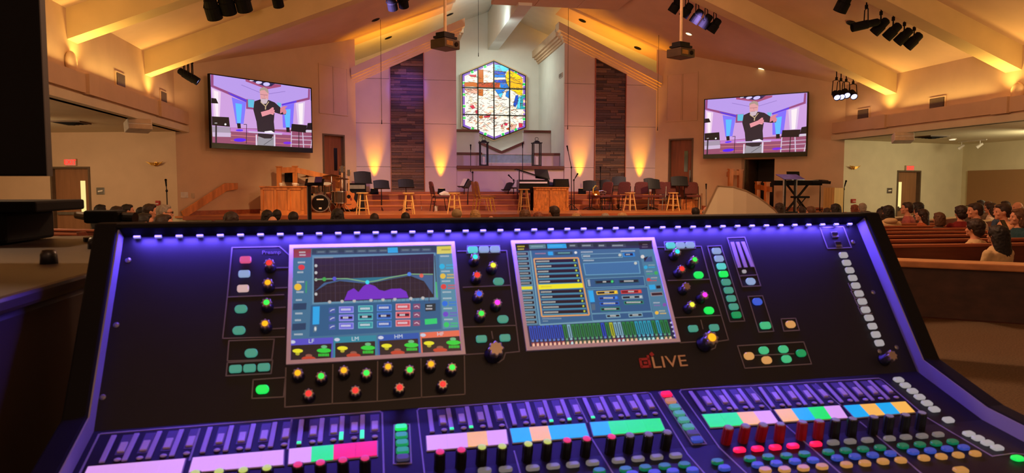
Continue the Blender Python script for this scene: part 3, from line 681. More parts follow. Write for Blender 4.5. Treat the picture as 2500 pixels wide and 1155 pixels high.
for x, y, yb, rz, lab in ((1087, 107, 0, .75, 'left ceiling projector hung from a pale pole'), (1662, 129, 0, .45, 'right ceiling projector hung from a pale pole')):
    p = yp(x, y, 16.1); t = thing('projector', lab, 'projector', p, 0); R = RZ(rz)
    top = H(p.x - D0)
    b = B(); b.box(p + V((0, 0, -.02)), (.5, .44, .2), R); b.obj('body', M_PROJ, t, True, bev=.015)
    b = B(); b.box(p + V((0, 0, .13)), (.42, .34, .05), R); b.box(p + V((0, 0, .2)), (.34, .26, .07), R); b.obj('mount_plate', M_BLACK, t, True)
    b = B(); b.cyl(p + V((0, 0, .22)), (p.x, p.y, top + .05), .035, n=12); b.obj('pole', mat('pole_paint', (226, 196, 150), .5), t, True)
    b = B()
    for k in range(6): b.box(p + R @ V((-.18 + k * .035, -.222, -.02)), (.018, .01, .1), R)
    b.obj('vent', mat('vent_amber', (196, 140, 60), .5), t, True)
    b = B(); b.cyl(p + R @ V((.12, -.21, -.02)), p + R @ V((.12, -.24, -.02)), .05, n=14); b.obj('lens', M_GLASSDK, t, True)
    for k in range(3): b = B(); b.box(p + R @ V((.252, -.12 + k * .12, 0)), (.01, .08, .1), R); b.obj('port_plate', M_BLACK, t, True)
def parcan(p, top, aim, lab, grp, L=.34, r=.1, lens=False, cat='stage light', name='stage_spotlight'):
    p = V(p); d = V(aim).normalized(); t = thing(name, lab, cat, p, 0, grp); R = d.to_track_quat('Z', 'Y').to_matrix(); sx = R @ V((1, 0, 0))
    b = B(); b.lathe([(r * .45, -L * .5), (r * .8, -L * .42), (r * .86, -L * .1), (r, -L * .05), (r, L * .5), (r * .9, L * .5), (r * .88, L * .4)], 16, p, R); b.obj('can', M_MATTE, t, True)
    b = B(); b.lathe([(r * .88, L * .38), (r * .88, L * .41)], 16, p, R); b.obj('lens', mat('lit_lens', (190, 190, 255), .2, emit=2.2) if lens else M_GLASSDK, t, True)
    up = V((p.x, p.y, top)); m = p.lerp(up, .55); 
    b = B(); b.tube([p + sx * (r + .015), m + sx * (r * .9), m + V((0, 0, .03)), m - sx * (r * .9), p - sx * (r + .015)], .013, 5); b.obj('yoke', M_MATTE, t, True)
    b = B(); b.tube([m + V((0, 0, .03)), up + V((0, 0, .03))], .016, 6); b.box((m.x, m.y, m.z + .06), (.05, .05, .09)); b.obj('clamp', M_MATTE, t, True)
    return t
def hang(lst, Y, grp, labs, aim, **kw):
    for (x, y), lab in zip(lst, labs):
        p = yp(x, y, Y); parcan(p, H(p.x - D0), aim, lab, grp, **kw)
o5 = ['first', 'second', 'third', 'fourth', 'fifth']
hang([(518, 20), (553, 8), (592, 1)], 14.8, 'black spotlights in the upper left corner', ['black stage spotlight at the low end of the left ceiling cluster', 'middle black stage spotlight of the left ceiling cluster', 'black stage spotlight at the high end of the left ceiling cluster'], (.15, .8, -1.1), L=.42, r=.15)
hang([(677, -2)], 16.6, None, ['lone black spotlight at the top edge between left rafters'], (.1, .8, -1), r=.12)
hang([(957, 8), (984, 2)], 18.5, 'black spotlights high above the left slope', ['lower of two black spotlights above the left ceiling slope', 'upper of two black spotlights above the left ceiling slope'], (.2, .9, -1), r=.13)
hang([(1650, 14), (1677, 25), (1702, 40), (1724, 52), (1745, 62)], 18.5, 'row of five black spotlights on the right slope', ['%s black spotlight from the top in the row of five' % k for k in o5], (-.55, .5, -1), L=.4, r=.13)
hang([(2060, 8)], 14.8, None, ['black stage spotlight cut by the top edge at right'], (-.2, .6, -1), L=.4, r=.15)
hang([(2114, 60)], 14.7, None, ['long black profile spotlight lying level on the right slope'], (-1, .25, -.22), L=.62, r=.1)
hang([(2150, 64), (2180, 76), (2207, 88), (2231, 99)], 14.8, 'row of four black spotlights on the right slope', ['%s black spotlight from the top in the row of four' % k for k in o5[:4]], (-.6, .5, -.8), L=.4, r=.12)
hang([(450, 180), (460, 186), (470, 191)], 19.0, 'lit lamps beside the left screen', ['%s lit lamp of the small cluster left of the left screen' % k for k in ('upper', 'middle', 'lower')], (.9, .1, -.6), L=.32, r=.1, lens=True)
hang([(2041, 232), (2052, 231), (2065, 227), (2082, 230)], 18.9, 'lit lamps beside the right screen', ['%s lit lamp of the row of four right of the right screen' % k for k in o5[:4]], (-.25, -.75, -.55), L=.34, r=.1, lens=True)

# ------------------------------------------------------------------ wall screens
M_SCR = colmat('screen_picture', 1.0)
class Paint:
    def __init__(s, fn): s.fn = fn; s.b = B()
    def poly(s, pts, c, lay=1): s.b.add([s.fn(x, y, lay) for x, y in pts], [tuple(range(len(pts)))], lin(*c))
    def ell(s, x, y, rx, ry, c, lay=1, n=14): s.poly([(x + rx * cos(2 * pi * k / n), y + ry * sin(2 * pi * k / n)) for k in range(n)], c, lay)
    def line(s, pts, w, c, lay=1):
        for p, q in zip(pts, pts[1:]):
            d = V((q[0] - p[0], q[1] - p[1])); 
            if d.length < 1e-6: continue
            n = V((-d.y, d.x)).normalized() * (w / 2); s.poly([(p[0] - n.x, p[1] - n.y), (q[0] - n.x, q[1] - n.y), (q[0] + n.x, q[1] + n.y), (p[0] + n.x, p[1] + n.y)], c, lay)
    def done(s, name, m, parent):
        l = parent.location; s.b.v = [(p[0] - l.x, p[1] - l.y, p[2] - l.z) for p in s.b.v]
        me = bpy.data.meshes.new(name); me.from_pydata(s.b.v, [], s.b.f); me.update()
        ca = me.color_attributes.new('Col', 'FLOAT_COLOR', 'CORNER')
        for p in me.polygons:
            for li in p.loop_indices: ca.data[li].color = s.b.c[p.index]
        me.materials.append(m); o = bpy.data.objects.new(name, me); COL.objects.link(o); o.parent = parent; return o
def preacher(P):
    p = P.poly
    p([(75, 60), (1420, 258), (1440, 1062), (95, 985)], (186, 156, 236), 0)
    p([(80, 225), (560, 430), (560, 530), (650, 540), (1030, 500), (1380, 400), (1440, 420), (1440, 830), (90, 790)], (206, 160, 224))
    p([(95, 250), (215, 300), (200, 640), (120, 640)], (236, 206, 236), 2); p([(120, 280), (180, 300), (180, 640), (150, 640)], (255, 238, 246), 3)
    p([(360, 370), (555, 440), (520, 730), (420, 730)], (128, 120, 255), 2); p([(410, 450), (500, 465), (480, 718), (434, 718)], (90, 190, 255), 3)
    p([(1035, 490), (1200, 450), (1180, 780), (1050, 780)], (128, 110, 255), 2); p([(1060, 540), (1150, 530), (1140, 778), (1090, 778)], (96, 190, 255), 3)
    p([(1220, 450), (1345, 430), (1330, 735), (1250, 735)], (224, 200, 236), 2); p([(1255, 460), (1320, 450), (1310, 735), (1272, 735)], (252, 240, 246), 3)
    tr = (150, 74, 128)
    p([(80, 60), (116, 66), (116, 212), (560, 400), (560, 442), (80, 228)], tr, 2); p([(300, 300), (560, 405), (560, 440), (350, 345)], (92, 60, 220), 3)
    p([(555, 396), (665, 405), (655, 536), (555, 526)], tr, 2); p([(578, 400), (662, 408), (655, 512), (582, 502)], (96, 192, 226), 3)
    p([(965, 440), (1025, 450), (1022, 500), (990, 500)], (110, 190, 226), 3); p([(1028, 462), (1385, 376), (1388, 258), (1412, 262), (1410, 402), (1035, 485)], tr, 2); p([(1035, 460), (1230, 414), (1230, 440), (1035, 486)], (96, 60, 226), 3)
    p([(545, 130), (1025, 205), (1020, 230), (845, 262), (770, 240), (548, 158)], (166, 78, 120), 2); p([(580, 134), (940, 190), (890, 225), (800, 225), (690, 180)], (40, 38, 84), 3)
    P.ell(725, 172, 42, 20, (214, 206, 255), 4); P.ell(828, 196, 46, 26, (206, 196, 255), 4); P.ell(628, 146, 30, 9, (230, 226, 255), 4)
    P.line([(490, 205), (740, 308), (870, 324), (1080, 292)], 7, (146, 118, 200), 2)
    p([(92, 770), (1440, 820), (1440, 1062), (95, 985)], (150, 78, 110), 2); p([(345, 782), (700, 802), (1160, 850), (1160, 880), (345, 830)], (196, 126, 206), 3)
    P.line([(345, 880), (1440, 950)], 12, (196, 120, 130), 3); P.line([(345, 950), (1440, 1020)], 10, (190, 110, 120), 3)
    P.ell(470, 945, 85, 24, (84, 24, 255), 4); P.ell(1112, 985, 60, 18, (120, 40, 230), 4); P.ell(465, 815, 50, 14, (90, 50, 255), 4)
    k = (18, 14, 22)
    p([(85, 380), (150, 388), (180, 455), (86, 452)], k, 4); p([(95, 760), (338, 772), (350, 905), (100, 895)], (166, 150, 172), 4); p([(100, 840), (350, 850), (345, 905), (105, 900)], (206, 184, 216), 5)
    p([(92, 628), (322, 640), (336, 768), (96, 748)], k, 5); P.ell(275, 735, 14, 14, (240, 236, 240), 6); P.ell(148, 718, 20, 6, (190, 186, 190), 6); P.line([(150, 750), (150, 985)], 22, (40, 30, 44), 6)
    p([(430, 720), (478, 722), (484, 790), (440, 790)], k, 4); p([(1092, 775), (1135, 776), (1140, 838), (1095, 836)], k, 4)
    P.line([(520, 735), (560, 735), (556, 995)], 8, (40, 30, 44), 4)
    for x0, x1 in ((1163, 1158), (1312, 1326)): P.line([(x0, 830), (x1, 1050)], 12, (210, 196, 220), 4)
    for y in (890, 940, 1000): P.line([(1162, y), (1440, y + 8)], 10, (200, 180, 206), 4)
    P.line([(1262, 830), (1262, 1045)], 9, k, 6); P.line([(1436, 960), (1420, 1060)], 12, (216, 200, 220), 5)
    p([(1165, 728), (1372, 748), (1356, 848), (1156, 826)], k, 5); p([(1380, 718), (1438, 716), (1440, 812), (1362, 808)], k, 5); p([(1352, 815), (1438, 812), (1440, 845), (1356, 842)], (210, 200, 216), 5)
    # preacher: trousers, jumper, hands, head; lectern in front
    p([(715, 880), (925, 900), (925, 1036), (700, 1022)], (152, 148, 158), 5); P.line([(790, 1010), (915, 925)], 8, (90, 88, 96), 6)
    p([(665, 425), (740, 400), (860, 410), (935, 440), (1010, 505), (1030, 545), (1090, 570), (1084, 605), (1020, 602), (935, 575), (925, 700), (938, 830), (895, 925), (800, 925), (715, 895), (692, 700), (650, 540)], (40, 32, 44), 6)
    p([(735, 270), (770, 240), (830, 250), (855, 300), (850, 400), (825, 440), (772, 440), (745, 400)], (226, 160, 164), 7)
    p([(732, 295), (738, 255), (790, 232), (845, 262), (857, 318), (838, 312), (800, 275), (758, 278)], (172, 152, 142), 8)
    p([(748, 395), (776, 384), (830, 390), (848, 405), (826, 456), (782, 462), (752, 440)], (206, 184, 196), 8); P.line([(765, 388), (815, 392)], 7, (190, 110, 120), 9)
    P.line([(742, 332), (785, 338), (840, 344)], 7, (170, 110, 126), 8); P.line([(792, 340), (800, 372)], 6, (200, 136, 140), 8)
    P.line([(748, 430), (765, 450), (815, 492), (858, 430)], 12, (196, 172, 136), 8); P.line([(814, 490), (812, 536)], 15, (196, 172, 136), 8)
    p([(750, 570), (860, 540), (905, 505), (925, 512), (920, 535), (938, 545), (930, 560), (940, 578), (925, 588), (918, 610), (880, 596), (768, 632)], (232, 150, 160), 8)
    for q in ((915, 530), (925, 552), (922, 575)): P.line([(880, q[1] - 4), q], 4, (190, 100, 116), 9)
    p([(1012, 520), (1055, 490), (1110, 492), (1075, 518), (1095, 560), (1092, 590), (1055, 602), (1045, 570), (1008, 592)], (220, 132, 146), 8)
    p([(580, 825), (1040, 855), (1032, 876), (585, 846)], (206, 186, 226), 7); p([(800, 830), (890, 820), (938, 852), (800, 846)], (250, 244, 252), 8)
    for x in (682, 926): p([(x, 872), (x + 18, 873), (x + 20, 1030), (x, 1028)], (226, 214, 236), 7)
    p([(78, 978), (1440, 1054), (1440, 1066), (78, 990)], (30, 22, 30), 7)
scr0 = [(75, 60), (1420, 258), (1440, 1062), (95, 985)]
Z2 = lambda x, y: (500 + x / 5.5, 170 + y / 5.5)
def onw(sd, x, y, off): return onplane(x, y, W45[sd].p0 + W45[sd].n * off, W45[sd].n)
OFFS = .32
def rect_on(sd, corners):
    A = [W45[sd].inv(onw(sd, x, y, OFFS)) for x, y in corners]
    lo = (A[0][0] + A[3][0]) / 2; ro = (A[1][0] + A[2][0]) / 2; h1 = (A[0][2] + A[1][2]) / 2; h0 = (A[2][2] + A[3][2]) / 2
    return lo, ro, h0, h1
RL = rect_on(-1, [Z2(*c) for c in scr0])
RR = rect_on(1, [(1721, 245), (1970.5, 224.5), (1968, 371), (1719, 378)])
for sd, (a0, a1, h0, h1), lab in ((-1, RL, 'wall screen left of the stage showing a bearded preacher'), (1, RR, 'wall screen right of the stage showing a bearded preacher')):
    w = W45[sd]; t = thing('wall_screen', lab, 'screen', w.pt((a0 + a1) / 2, OFFS, h0)); g = .025; q0, q1 = sorted((a0, a1))
    b = B(); w.block(b, q0 - g, q1 + g, OFFS - .09, OFFS - .004, h0 - .13, h1 + g); b.obj('housing', M_MATTE, t, True)
    b = B(); w.block(b, q0 - g, q1 + g, OFFS - .004, OFFS + .012, h0 - .13, h0); w.block(b, q0 - g, q1 + g, OFFS - .004, OFFS + .012, h1, h1 + g); w.block(b, q0 - g, q0, OFFS - .004, OFFS + .012, h0, h1); w.block(b, q1, q1 + g, OFFS - .004, OFFS + .012, h0, h1); b.obj('bezel', M_GLOSS, t, True)
    b = B(); w.block(b, (q0 + q1) / 2 - .4, (q0 + q1) / 2 + .4, 0, OFFS - .09, (h0 + h1) / 2 - .2, (h0 + h1) / 2 + .2); b.obj('bracket', M_BLACK, t, True)
    la0, la1, lh0, lh1 = RL
    def fn(x, y, lay, w=w, a0=a0, a1=a1, h0=h0, h1=h1):
        p = W45[-1].inv(onw(-1, *Z2(x, y), OFFS)); u = (p[0] - la0) / (la1 - la0); v = (p[2] - lh0) / (lh1 - lh0)
        u = min(1, max(0, u)); v = min(1, max(0, v))
        return w.pt(a0 + (a1 - a0) * u, OFFS + .001 * lay, h0 + (h1 - h0) * v)
    P = Paint(fn); preacher(P); P.done('picture', M_SCR, t)

# ================================================================== THE MIXING CONSOLE
PSI = radians(3.27)
CO = V((-.3934, 1.1179, 1.5302)); CW = 1.25
CU = V((cos(PSI), sin(PSI), .0041)).normalized(); CN = V((-sin(PSI), cos(PSI), 0)); CZ = CU.cross(CN)
TAU = [radians(57), radians(18), radians(8)]
CV = [-(CN * cos(t) + CZ * sin(t)) for t in TAU]
CNR = [-CN * sin(t) + CZ * cos(t) for t in TAU]
L1 = .289
COR = [CO, CO + CV[0] * L1]
def CP(k, x, y, h=0): return onplane(x, y, COR[k] + CNR[k] * h, CNR[k])
L2 = (CP(1, 2398, 1025) - COR[1]).dot(CV[1]); COR.append(COR[1] + CV[1] * L2); L3 = .30
def CPA(k, x, y, h=0):                 # the same on whichever of the two lower sections the ray meets
    if k == 0: return 0, CP(0, x, y, h)
    p = CP(1, x, y, h); j = 1 if (p - COR[1]).dot(CV[1]) <= L2 else 2
    return j, (p if j == 1 else CP(2, x, y, h))
def UV(k, u, v, h=0): return COR[k] + CU * u + CV[k] * v + CNR[k] * h
def CM(k, p): return basis(p, CU, -CV[k], CNR[k])
def uvof(k, p): d = V(p) - COR[k]; return d.dot(CU), d.dot(CV[k])
con = thing('mixing_console', 'large digital audio mixing console with two lit touchscreens in the foreground', 'console', CO.copy())
M_PAN = mat('console_panel', (20, 19, 28), .5, vary=.1, scale=30, spec=.3)
M_LINER = mat('console_liner', (150, 146, 168), .45)
M_LINE = mat('panel_print', (122, 116, 124), .6)
M_KNOB = mat('knob_black', (24, 23, 27), .35)
M_KCAP = mat('knob_cap', (168, 150, 136), .35, .7)
cprof = [(.12, -.02), (.10, .004), (-.002, .004)]
def prof_pt(k, v, h=0): q = CV[k] * v + CNR[k] * h + (COR[k] - CO); return (q.dot(CN), q.z)
inn = [(.10, -.012), prof_pt(0, -.004, -.004), prof_pt(0, L1, -.004), prof_pt(1, L2, -.004), prof_pt(2, L3, -.004)]
low = inn[-1][1] - .07
prof = inn + [(inn[-1][0], low), (.12, low), (.12, -.06)]
P3d = lambda u, n, z: CO + CU * u + CN * n + CZ * z
b = B(); b.prism([P3d(0, n, z) for n, z in prof], CU * CW); b.obj('chassis', M_MATTE, con, True)
for nm, k, L in (('upper_panel', 0, L1), ('channel_panel', 1, L2), ('button_panel', 2, L3)):
    b = B(); b.hexa([UV(k, .0, 0, -.004), UV(k, CW, 0, -.004), UV(k, CW, L, -.004), UV(k, .0, L, -.004)], [UV(k, .0, 0), UV(k, CW, 0), UV(k, CW, L), UV(k, .0, L)]); b.obj(nm, M_PAN, con, True)
# hood along the top with the LED strip under its lip
b = B(); b.hexa([UV(0, -.012, -.004, -.02), UV(0, CW + .012, -.004, -.02), UV(0, CW + .012, -.004, .026), UV(0, -.012, -.004, .026)], [UV(0, -.012, .003, -.004), UV(0, CW + .012, .003, -.004), UV(0, CW + .012, .003, .026), UV(0, -.012, .003, .026)])
b.prism([P3d(-.012, n, z) for n, z in ((-.0185, .0165), (.0, .0175), (.11, .014), (.12, -.02), (.012, -.004))], CU * (CW + .024)); b.obj('hood', M_MATTE, con, True, bev=.002)
# side cheeks: black outside, grey liner inside
for sgn in (-1, 1):
    hh = .024; th = .03; u0 = -th if sgn < 0 else CW; 
    out = [(.12, .014), (.0, .019), prof_pt(0, -.004, .028), prof_pt(0, L1 - .012, hh), prof_pt(1, L2, hh), prof_pt(2, L3, hh), (inn[-1][0] - .004, low), (.12, low)]
    b = B(); b.prism([P3d(u0, n, z) for n, z in out], CU * th); b.obj('cheek', M_MATTE, con, True, bev=.003)
    ui = 0 if sgn < 0 else CW - .002
    ln = [prof_pt(0, .004, .0), prof_pt(0, .004, hh - .002), prof_pt(0, L1 - .012, hh - .002), prof_pt(1, L2, hh - .002), prof_pt(2, L3, hh - .002), prof_pt(2, L3, 0), prof_pt(1, L2, 0), prof_pt(1, 0, 0)]
    b = B(); b.prism([P3d(ui, n, z) for n, z in ln], CU * .002); b.obj('cheek_liner', M_LINER, con, True)
M_LED = mat('led_strip', (140, 136, 220), .3, emit=.7)
led = B().box((0, 0, 0), (.009, .003, .004)).mesh('led')
for i in range(43):
    u = .022 + i * .0287; inst(led, 'led', M_LED, con, CM(0, UV(0, u, .0075, .006)))
la = light('AREA', 'console_strip', CO, 4.2, (.13, .075, 1), None, 1.22, sy=.008)
zz = -(CV[0] * .975 - CNR[0] * .22).normalized()
la.matrix_world = basis(UV(0, CW / 2, .006, .011), CU, zz.cross(CU), zz)

ZA = lambda x, y: (540 + x / 2.625, 560 + y / 2.625)
ZB = lambda x, y: (1100 + x / 3.397, 560 + y / 3.397)
ZC = lambda x, y: (1560 + x / 2.888, 540 + y / 2.888)
Z6 = lambda x, y: (140 + x / 3.049, 940 + y / 3.049)
Z7 = lambda x, y: (900 + x / 3.125, 920 + y / 3.125)
Z8 = lambda x, y: (1600 + x / 2.778, 880 + y / 2.778)
# printed outlines
def outline(name, k, polys, z, w=.0016, m=M_LINE):
    for pl in polys:
        b = B()
        fine = [pl[0]]
        for p, q in zip(pl, pl[1:]): fine += [(p[0] + (q[0] - p[0]) * t / 6, p[1] + (q[1] - p[1]) * t / 6) for t in range(1, 7)] if k else [q]
        pts = [CPA(k, *z(*p), .0)[1] for p in fine]
        for p, q in zip(pts, pts[1:]):
            if (q - p).length < 1e-6: continue
            d = (q - p).normalized(); n = CNR[k].cross(d) * (w / 2); a, c = p - d * w / 2, q + d * w / 2
            b.hexa([a - n, c - n, c + n, a + n], [t + CNR[k] * .0008 for t in (a - n, c - n, c + n, a + n)])
        b.obj(name, m, con, True)
cl_ = lambda p: p + [p[0]]
outline('outline', 0, [[(435, 165), (375, 112), (70, 118), (40, 430), (10, 700), (405, 690)], [(40, 435), (400, 420)], cl_([(50, 715), (340, 705), (325, 835), (40, 845)]), cl_([(40, 855), (330, 840), (320, 925), (32, 940)]), cl_([(205, 965), (412, 950), (400, 1075), (197, 1085)]),
    [(415, 890), (408, 1140), (712, 1118), (716, 868)], [(712, 1118), (1000, 1103), (1003, 848)], [(1000, 1103), (1284, 1078), (1280, 830)], [(1284, 1078), (1562, 1058), (1558, 812)], [(340, 248), (425, 246)], [(330, 378), (420, 374)], [(320, 506), (410, 500)], [(310, 640), (405, 634)]], ZA)
outline('outline', 0, [[(60, 182), (130, 182)], cl_([(140, 140), (405, 136), (410, 195), (135, 200)]), [(410, 178), (465, 178), (500, 465), (105, 482)], [(500, 470), (545, 798), (110, 812)], [(545, 800), (570, 1015), (455, 1026), (440, 1075), (400, 1105), (340, 1105), (300, 1080), (285, 1030), (120, 1040)], [(340, 850), (350, 905)]], ZB)
outline('outline', 0, [[(125, 185), (180, 185)], cl_([(178, 148), (390, 145), (398, 192), (185, 205)]), [(395, 178), (438, 178), (500, 410), (205, 420)], [(500, 412), (580, 665), (250, 682)], [(580, 668), (630, 838), (548, 850), (535, 895), (480, 918), (430, 895), (415, 850), (290, 858)], [(435, 700), (450, 760)],
    cl_([(482, 178), (578, 174), (745, 705), (640, 710)]), cl_([(622, 119), (745, 114), (858, 457), (728, 463)]), [(715, 387), (835, 380)], cl_([(768, 532), (870, 527), (950, 777), (845, 784)]), cl_([(1000, 690), (1103, 686), (1130, 770), (1020, 777)]), cl_([(693, 880), (1160, 852), (1215, 1008), (745, 1038)]), cl_([(1275, 47), (1440, 40), (1497, 187), (1330, 194)]),
    [(1475, 440), (1500, 490), (1565, 486)], [(1495, 495), (1522, 545), (1588, 540)], [(1520, 552), (1545, 600), (1610, 596)], [(1545, 610), (1568, 655), (1640, 652)], [(810, 948), (1090, 936)]], ZC)
# shared small parts, built once
def rbox(w, h, d, r, n=4):
    b = B(); pts = []
    for cx, cy, a0 in ((w / 2 - r, h / 2 - r, 0), (-w / 2 + r, h / 2 - r, pi / 2), (-w / 2 + r, -h / 2 + r, pi), (w / 2 - r, -h / 2 + r, 1.5 * pi)):
        for i in range(n + 1): a = a0 + pi / 2 * i / n; pts.append((cx + r * cos(a), cy + r * sin(a)))
    m = len(pts); vs = [(x, y, 0) for x, y in pts] + [(x, y, d * .7) for x, y in pts] + [(x * .88, y * .86, d) for x, y in pts]
    fs = [tuple(range(2 * m, 3 * m))]
    for j in range(2):
        for i in range(m): fs.append((j * m + i, j * m + (i + 1) % m, (j + 1) * m + (i + 1) % m, (j + 1) * m + i))
    b.add(vs, fs + [tuple(range(m - 1, -1, -1))]); return b
me_sq = rbox(.0162, .0108, .004, .0032).mesh('button'); me_wide = rbox(.0185, .0118, .004, .0036).mesh('button'); me_ov = rbox(.0172, .0122, .0035, .0058, 6).mesh('button'); me_ov3 = rbox(.0158, .0112, .004, .0054, 6).mesh('button'); me_mute = rbox(.0172, .0095, .004, .0042, 5).mesh('button')
def lit(n, c, e): return mat('lit_' + n, c, .35, emit=e)
BT = dict(pink=lit('pink', (236, 92, 140), .75), pale=lit('pale_blue', (160, 186, 230), .7), cream=lit('cream', (236, 196, 190), .7), teal=lit('teal', (84, 176, 150), .62), tealb=lit('teal_bright', (92, 214, 206), .85), green=lit('green', (24, 226, 84), 1.1), greend=lit('green_dim', (26, 160, 92), .75), blue=lit('blue', (62, 96, 222), .8), orange=lit('orange', (232, 166, 96), .75), white=lit('white', (196, 188, 190), .62), mgreen=lit('mid_green', (76, 208, 140), .7),
          red=lit('red', (255, 26, 78), 1.2), beige=lit('beige', (158, 146, 142), .42), peach=lit('peach', (212, 140, 112), .7), grey=lit('grey', (92, 84, 124), .4), dgreen=lit('deep_green', (16, 122, 84), .6), dblue=lit('deep_blue', (58, 82, 190), .62), sand=lit('sand', (216, 150, 78), .62))
def button(k, z, x, y, c, me=me_sq):
    k, p = CPA(k, *z(x, y), .002); return inst(me, 'button', BT[c], con, CM(k, p))
for x, y, c in ((157, 198, 'pink'), (149, 288, 'pale'), (141, 382, 'cream'), (93, 897, 'teal'), (183, 892, 'teal'), (274, 886, 'teal')): button(0, ZA, x, y, c)
for x, y, c in ((128, 513, 'teal'), (115, 650, 'teal'), (193, 795, 'teal'), (265, 1028, 'green')): button(0, ZA, x, y, c, me_ov)
for x, y, c in ((183, 173, 'tealb'), (276, 170, 'pale'), (367, 168, 'pale'), (255, 912, 'teal'), (450, 903, 'teal')): button(0, ZB, x, y, c)
for x, y, c in ((397, 435, 'teal'), (433, 748, 'teal')): button(0, ZB, x, y, c, me_ov)
for x, y, c in ((221, 174, 'tealb'), (290, 173, 'pale'), (358, 170, 'pale'), (379, 760, 'teal'), (527, 753, 'teal')): button(0, ZC, x, y, c)
for i, (x, y) in enumerate(((544, 213), (561, 267), (578, 321), (593, 376), (611, 433), (629, 490), (647, 548), (665, 606), (684, 664))): button(0, ZC, x, y, ('pale', 'pale', 'tealb', 'green', 'teal', 'teal', 'teal', 'teal', 'greend')[i])
for x, y, c in ((418, 382, 'green'), (491, 632, 'green'), (785, 427, 'pale'), (832, 570, 'blue'), (1066, 730, 'orange'), (773, 953, 'orange'), (877, 913, 'mgreen'), (898, 982, 'orange'), (1015, 905, 'mgreen'), (1037, 974, 'mgreen'), (1140, 933, 'greend')): button(0, ZC, x, y, c, me_ov)
button(0, ZC, 888, 738, 'mgreen', me_wide)
for x, y in ((1438, 242), (1460, 296), (1482, 349), (1503, 403), (1525, 457), (1548, 513), (1571, 569), (1594, 627), (1618, 684), (1642, 743), (1666, 802), (1691, 861)): button(0, ZC, x, y, 'white')
# rotary knobs with lit centres
kb = B(); kb.lathe([(.0086, 0), (.0082, .002), (.0062, .004), (.006, .014)], 14); me_kb = kb.mesh('rotary_knob', True)
def lobed(r, h0, h1, n=8, amp=.14):
    b = B(); m = n * 4; R = [r * (1 + amp * cos(2 * pi * i / 4)) for i in range(m)]
    ring = lambda f, z: [(R[i] * f * cos(2 * pi * i / m), R[i] * f * sin(2 * pi * i / m), z) for i in range(m)]
    vs = ring(1, h0) + ring(1, h1 - .001) + ring(.86, h1); fs = [tuple(range(m - 1, -1, -1)), tuple(range(2 * m, 3 * m))]
    for j in range(2):
        for i in range(m): fs.append((j * m + i, j * m + (i + 1) % m, (j + 1) * m + (i + 1) % m, (j + 1) * m + i))
    b.add(vs, fs); return b
me_cap = lobed(.0068, .0135, .019).mesh('cap'); me_lt = B().lathe([(.0042, .0185), (.004, .0198), (.0022, .0202)], 14).mesh('light'); me_ring = B().lathe([(.0046, .0186), (.0046, .0193), (.0038, .0193)], 14).mesh('light_ring')
KL = dict(red=lit('knob_red', (255, 48, 48), 1.3), orange=lit('knob_orange', (255, 176, 22), 1.2), green=lit('knob_green', (50, 240, 80), 1.2), cyan=lit('knob_cyan', (40, 222, 226), 1.2), yellow=lit('knob_yellow', (228, 236, 60), 1.2), blue=lit('knob_blue', (50, 80, 255), 1.3), magenta=lit('knob_magenta', (250, 50, 236), 1.3))
def knob(k, z, x, y, c, sc=1.0):
    p = CP(k, *z(x, y), .019 * sc); p = p - CNR[k] * (.019 * sc)
    o = inst(me_kb, 'rotary_knob', M_KNOB, con, CM(k, p) @ Matrix.Scale(sc, 4))
    def sub(me, nm, m):
        s = bpy.data.objects.new(nm, me); COL.objects.link(s)
        if not me.materials: me.materials.append(m)
        s.material_slots[0].link = 'OBJECT'; s.material_slots[0].material = m; s.parent = o
    sub(me_cap, 'cap', M_KCAP)
    if c: sub(me_lt, 'light', KL[c])
for x, y, c in ((307, 214, 'red'), (298, 340, 'orange'), (290, 468, 'green'), (280, 603, 'orange'), (490, 920, 'orange'), (640, 940, 'green'), (560, 1052, 'red'), (786, 903, 'orange'), (931, 920, 'green'), (860, 1032, 'red'), (1070, 880, 'orange'), (1209, 900, 'green'), (1144, 1013, 'red'), (1345, 863, 'orange'), (1481, 884, 'green'), (1421, 992, 'red')): knob(0, ZA, x, y, c)
for x, y, c in ((205, 228, 'cyan'), (354, 297, 'yellow'), (222, 378, 'red'), (238, 534, 'blue'), (389, 606, 'magenta'), (256, 697, 'green')): knob(0, ZB, x, y, c)
knob(0, ZB, 380, 985, None, 1.6)
for x, y, c in ((271, 214, 'cyan'), (394, 270, 'green'), (303, 335, 'red'), (337, 457, None), (465, 519, 'magenta'), (375, 588, 'yellow')): knob(0, ZC, x, y, c)
knob(0, ZC, 515, 820, 'orange', 1.6); knob(0, ZC, 1790, 945, None, 1.25)
# meter bars, usb sockets, screws, logo
for (x0, y0), (x1, y1) in (((655, 150), (708, 330)), ((692, 150), (752, 328)), ((730, 148), (798, 325))):
    b = B(); p, q = CP(0, *ZC(x0, y0)), CP(0, *ZC(x1, y1)); w = CU * .0032; b.hexa([p - w, p + w, q + w, q - w], [t + CNR[0] * .002 for t in (p - w, p + w, q + w, q - w)]); b.obj('meter_strip', mat('meter_plastic', (186, 176, 200), .4), con, True)
inst(rbox(.007, .006, .003, .002).mesh('indicator'), 'indicator', BT['white'], con, CM(0, CP(0, *ZC(740, 357), .001)))
for x, y in ((1378, 97), (1402, 165)):
    b = B(); p = CP(0, *ZC(x, y)); M = CM(0, p).to_3x3(); b.box(p + CNR[0] * .001, (.013, .011, .002), M); o = b.obj('usb_socket', M_STEEL, con, True); b = B(); b.box(p + CNR[0] * .0025 - CV[0] * .0015, (.0105, .005, .002), M); b.obj('usb_slot', M_GLOSS, con, True)
sc_ = B().lathe([(.004, 0), (.004, .001), (.002, .002)], 10).mesh('screw')
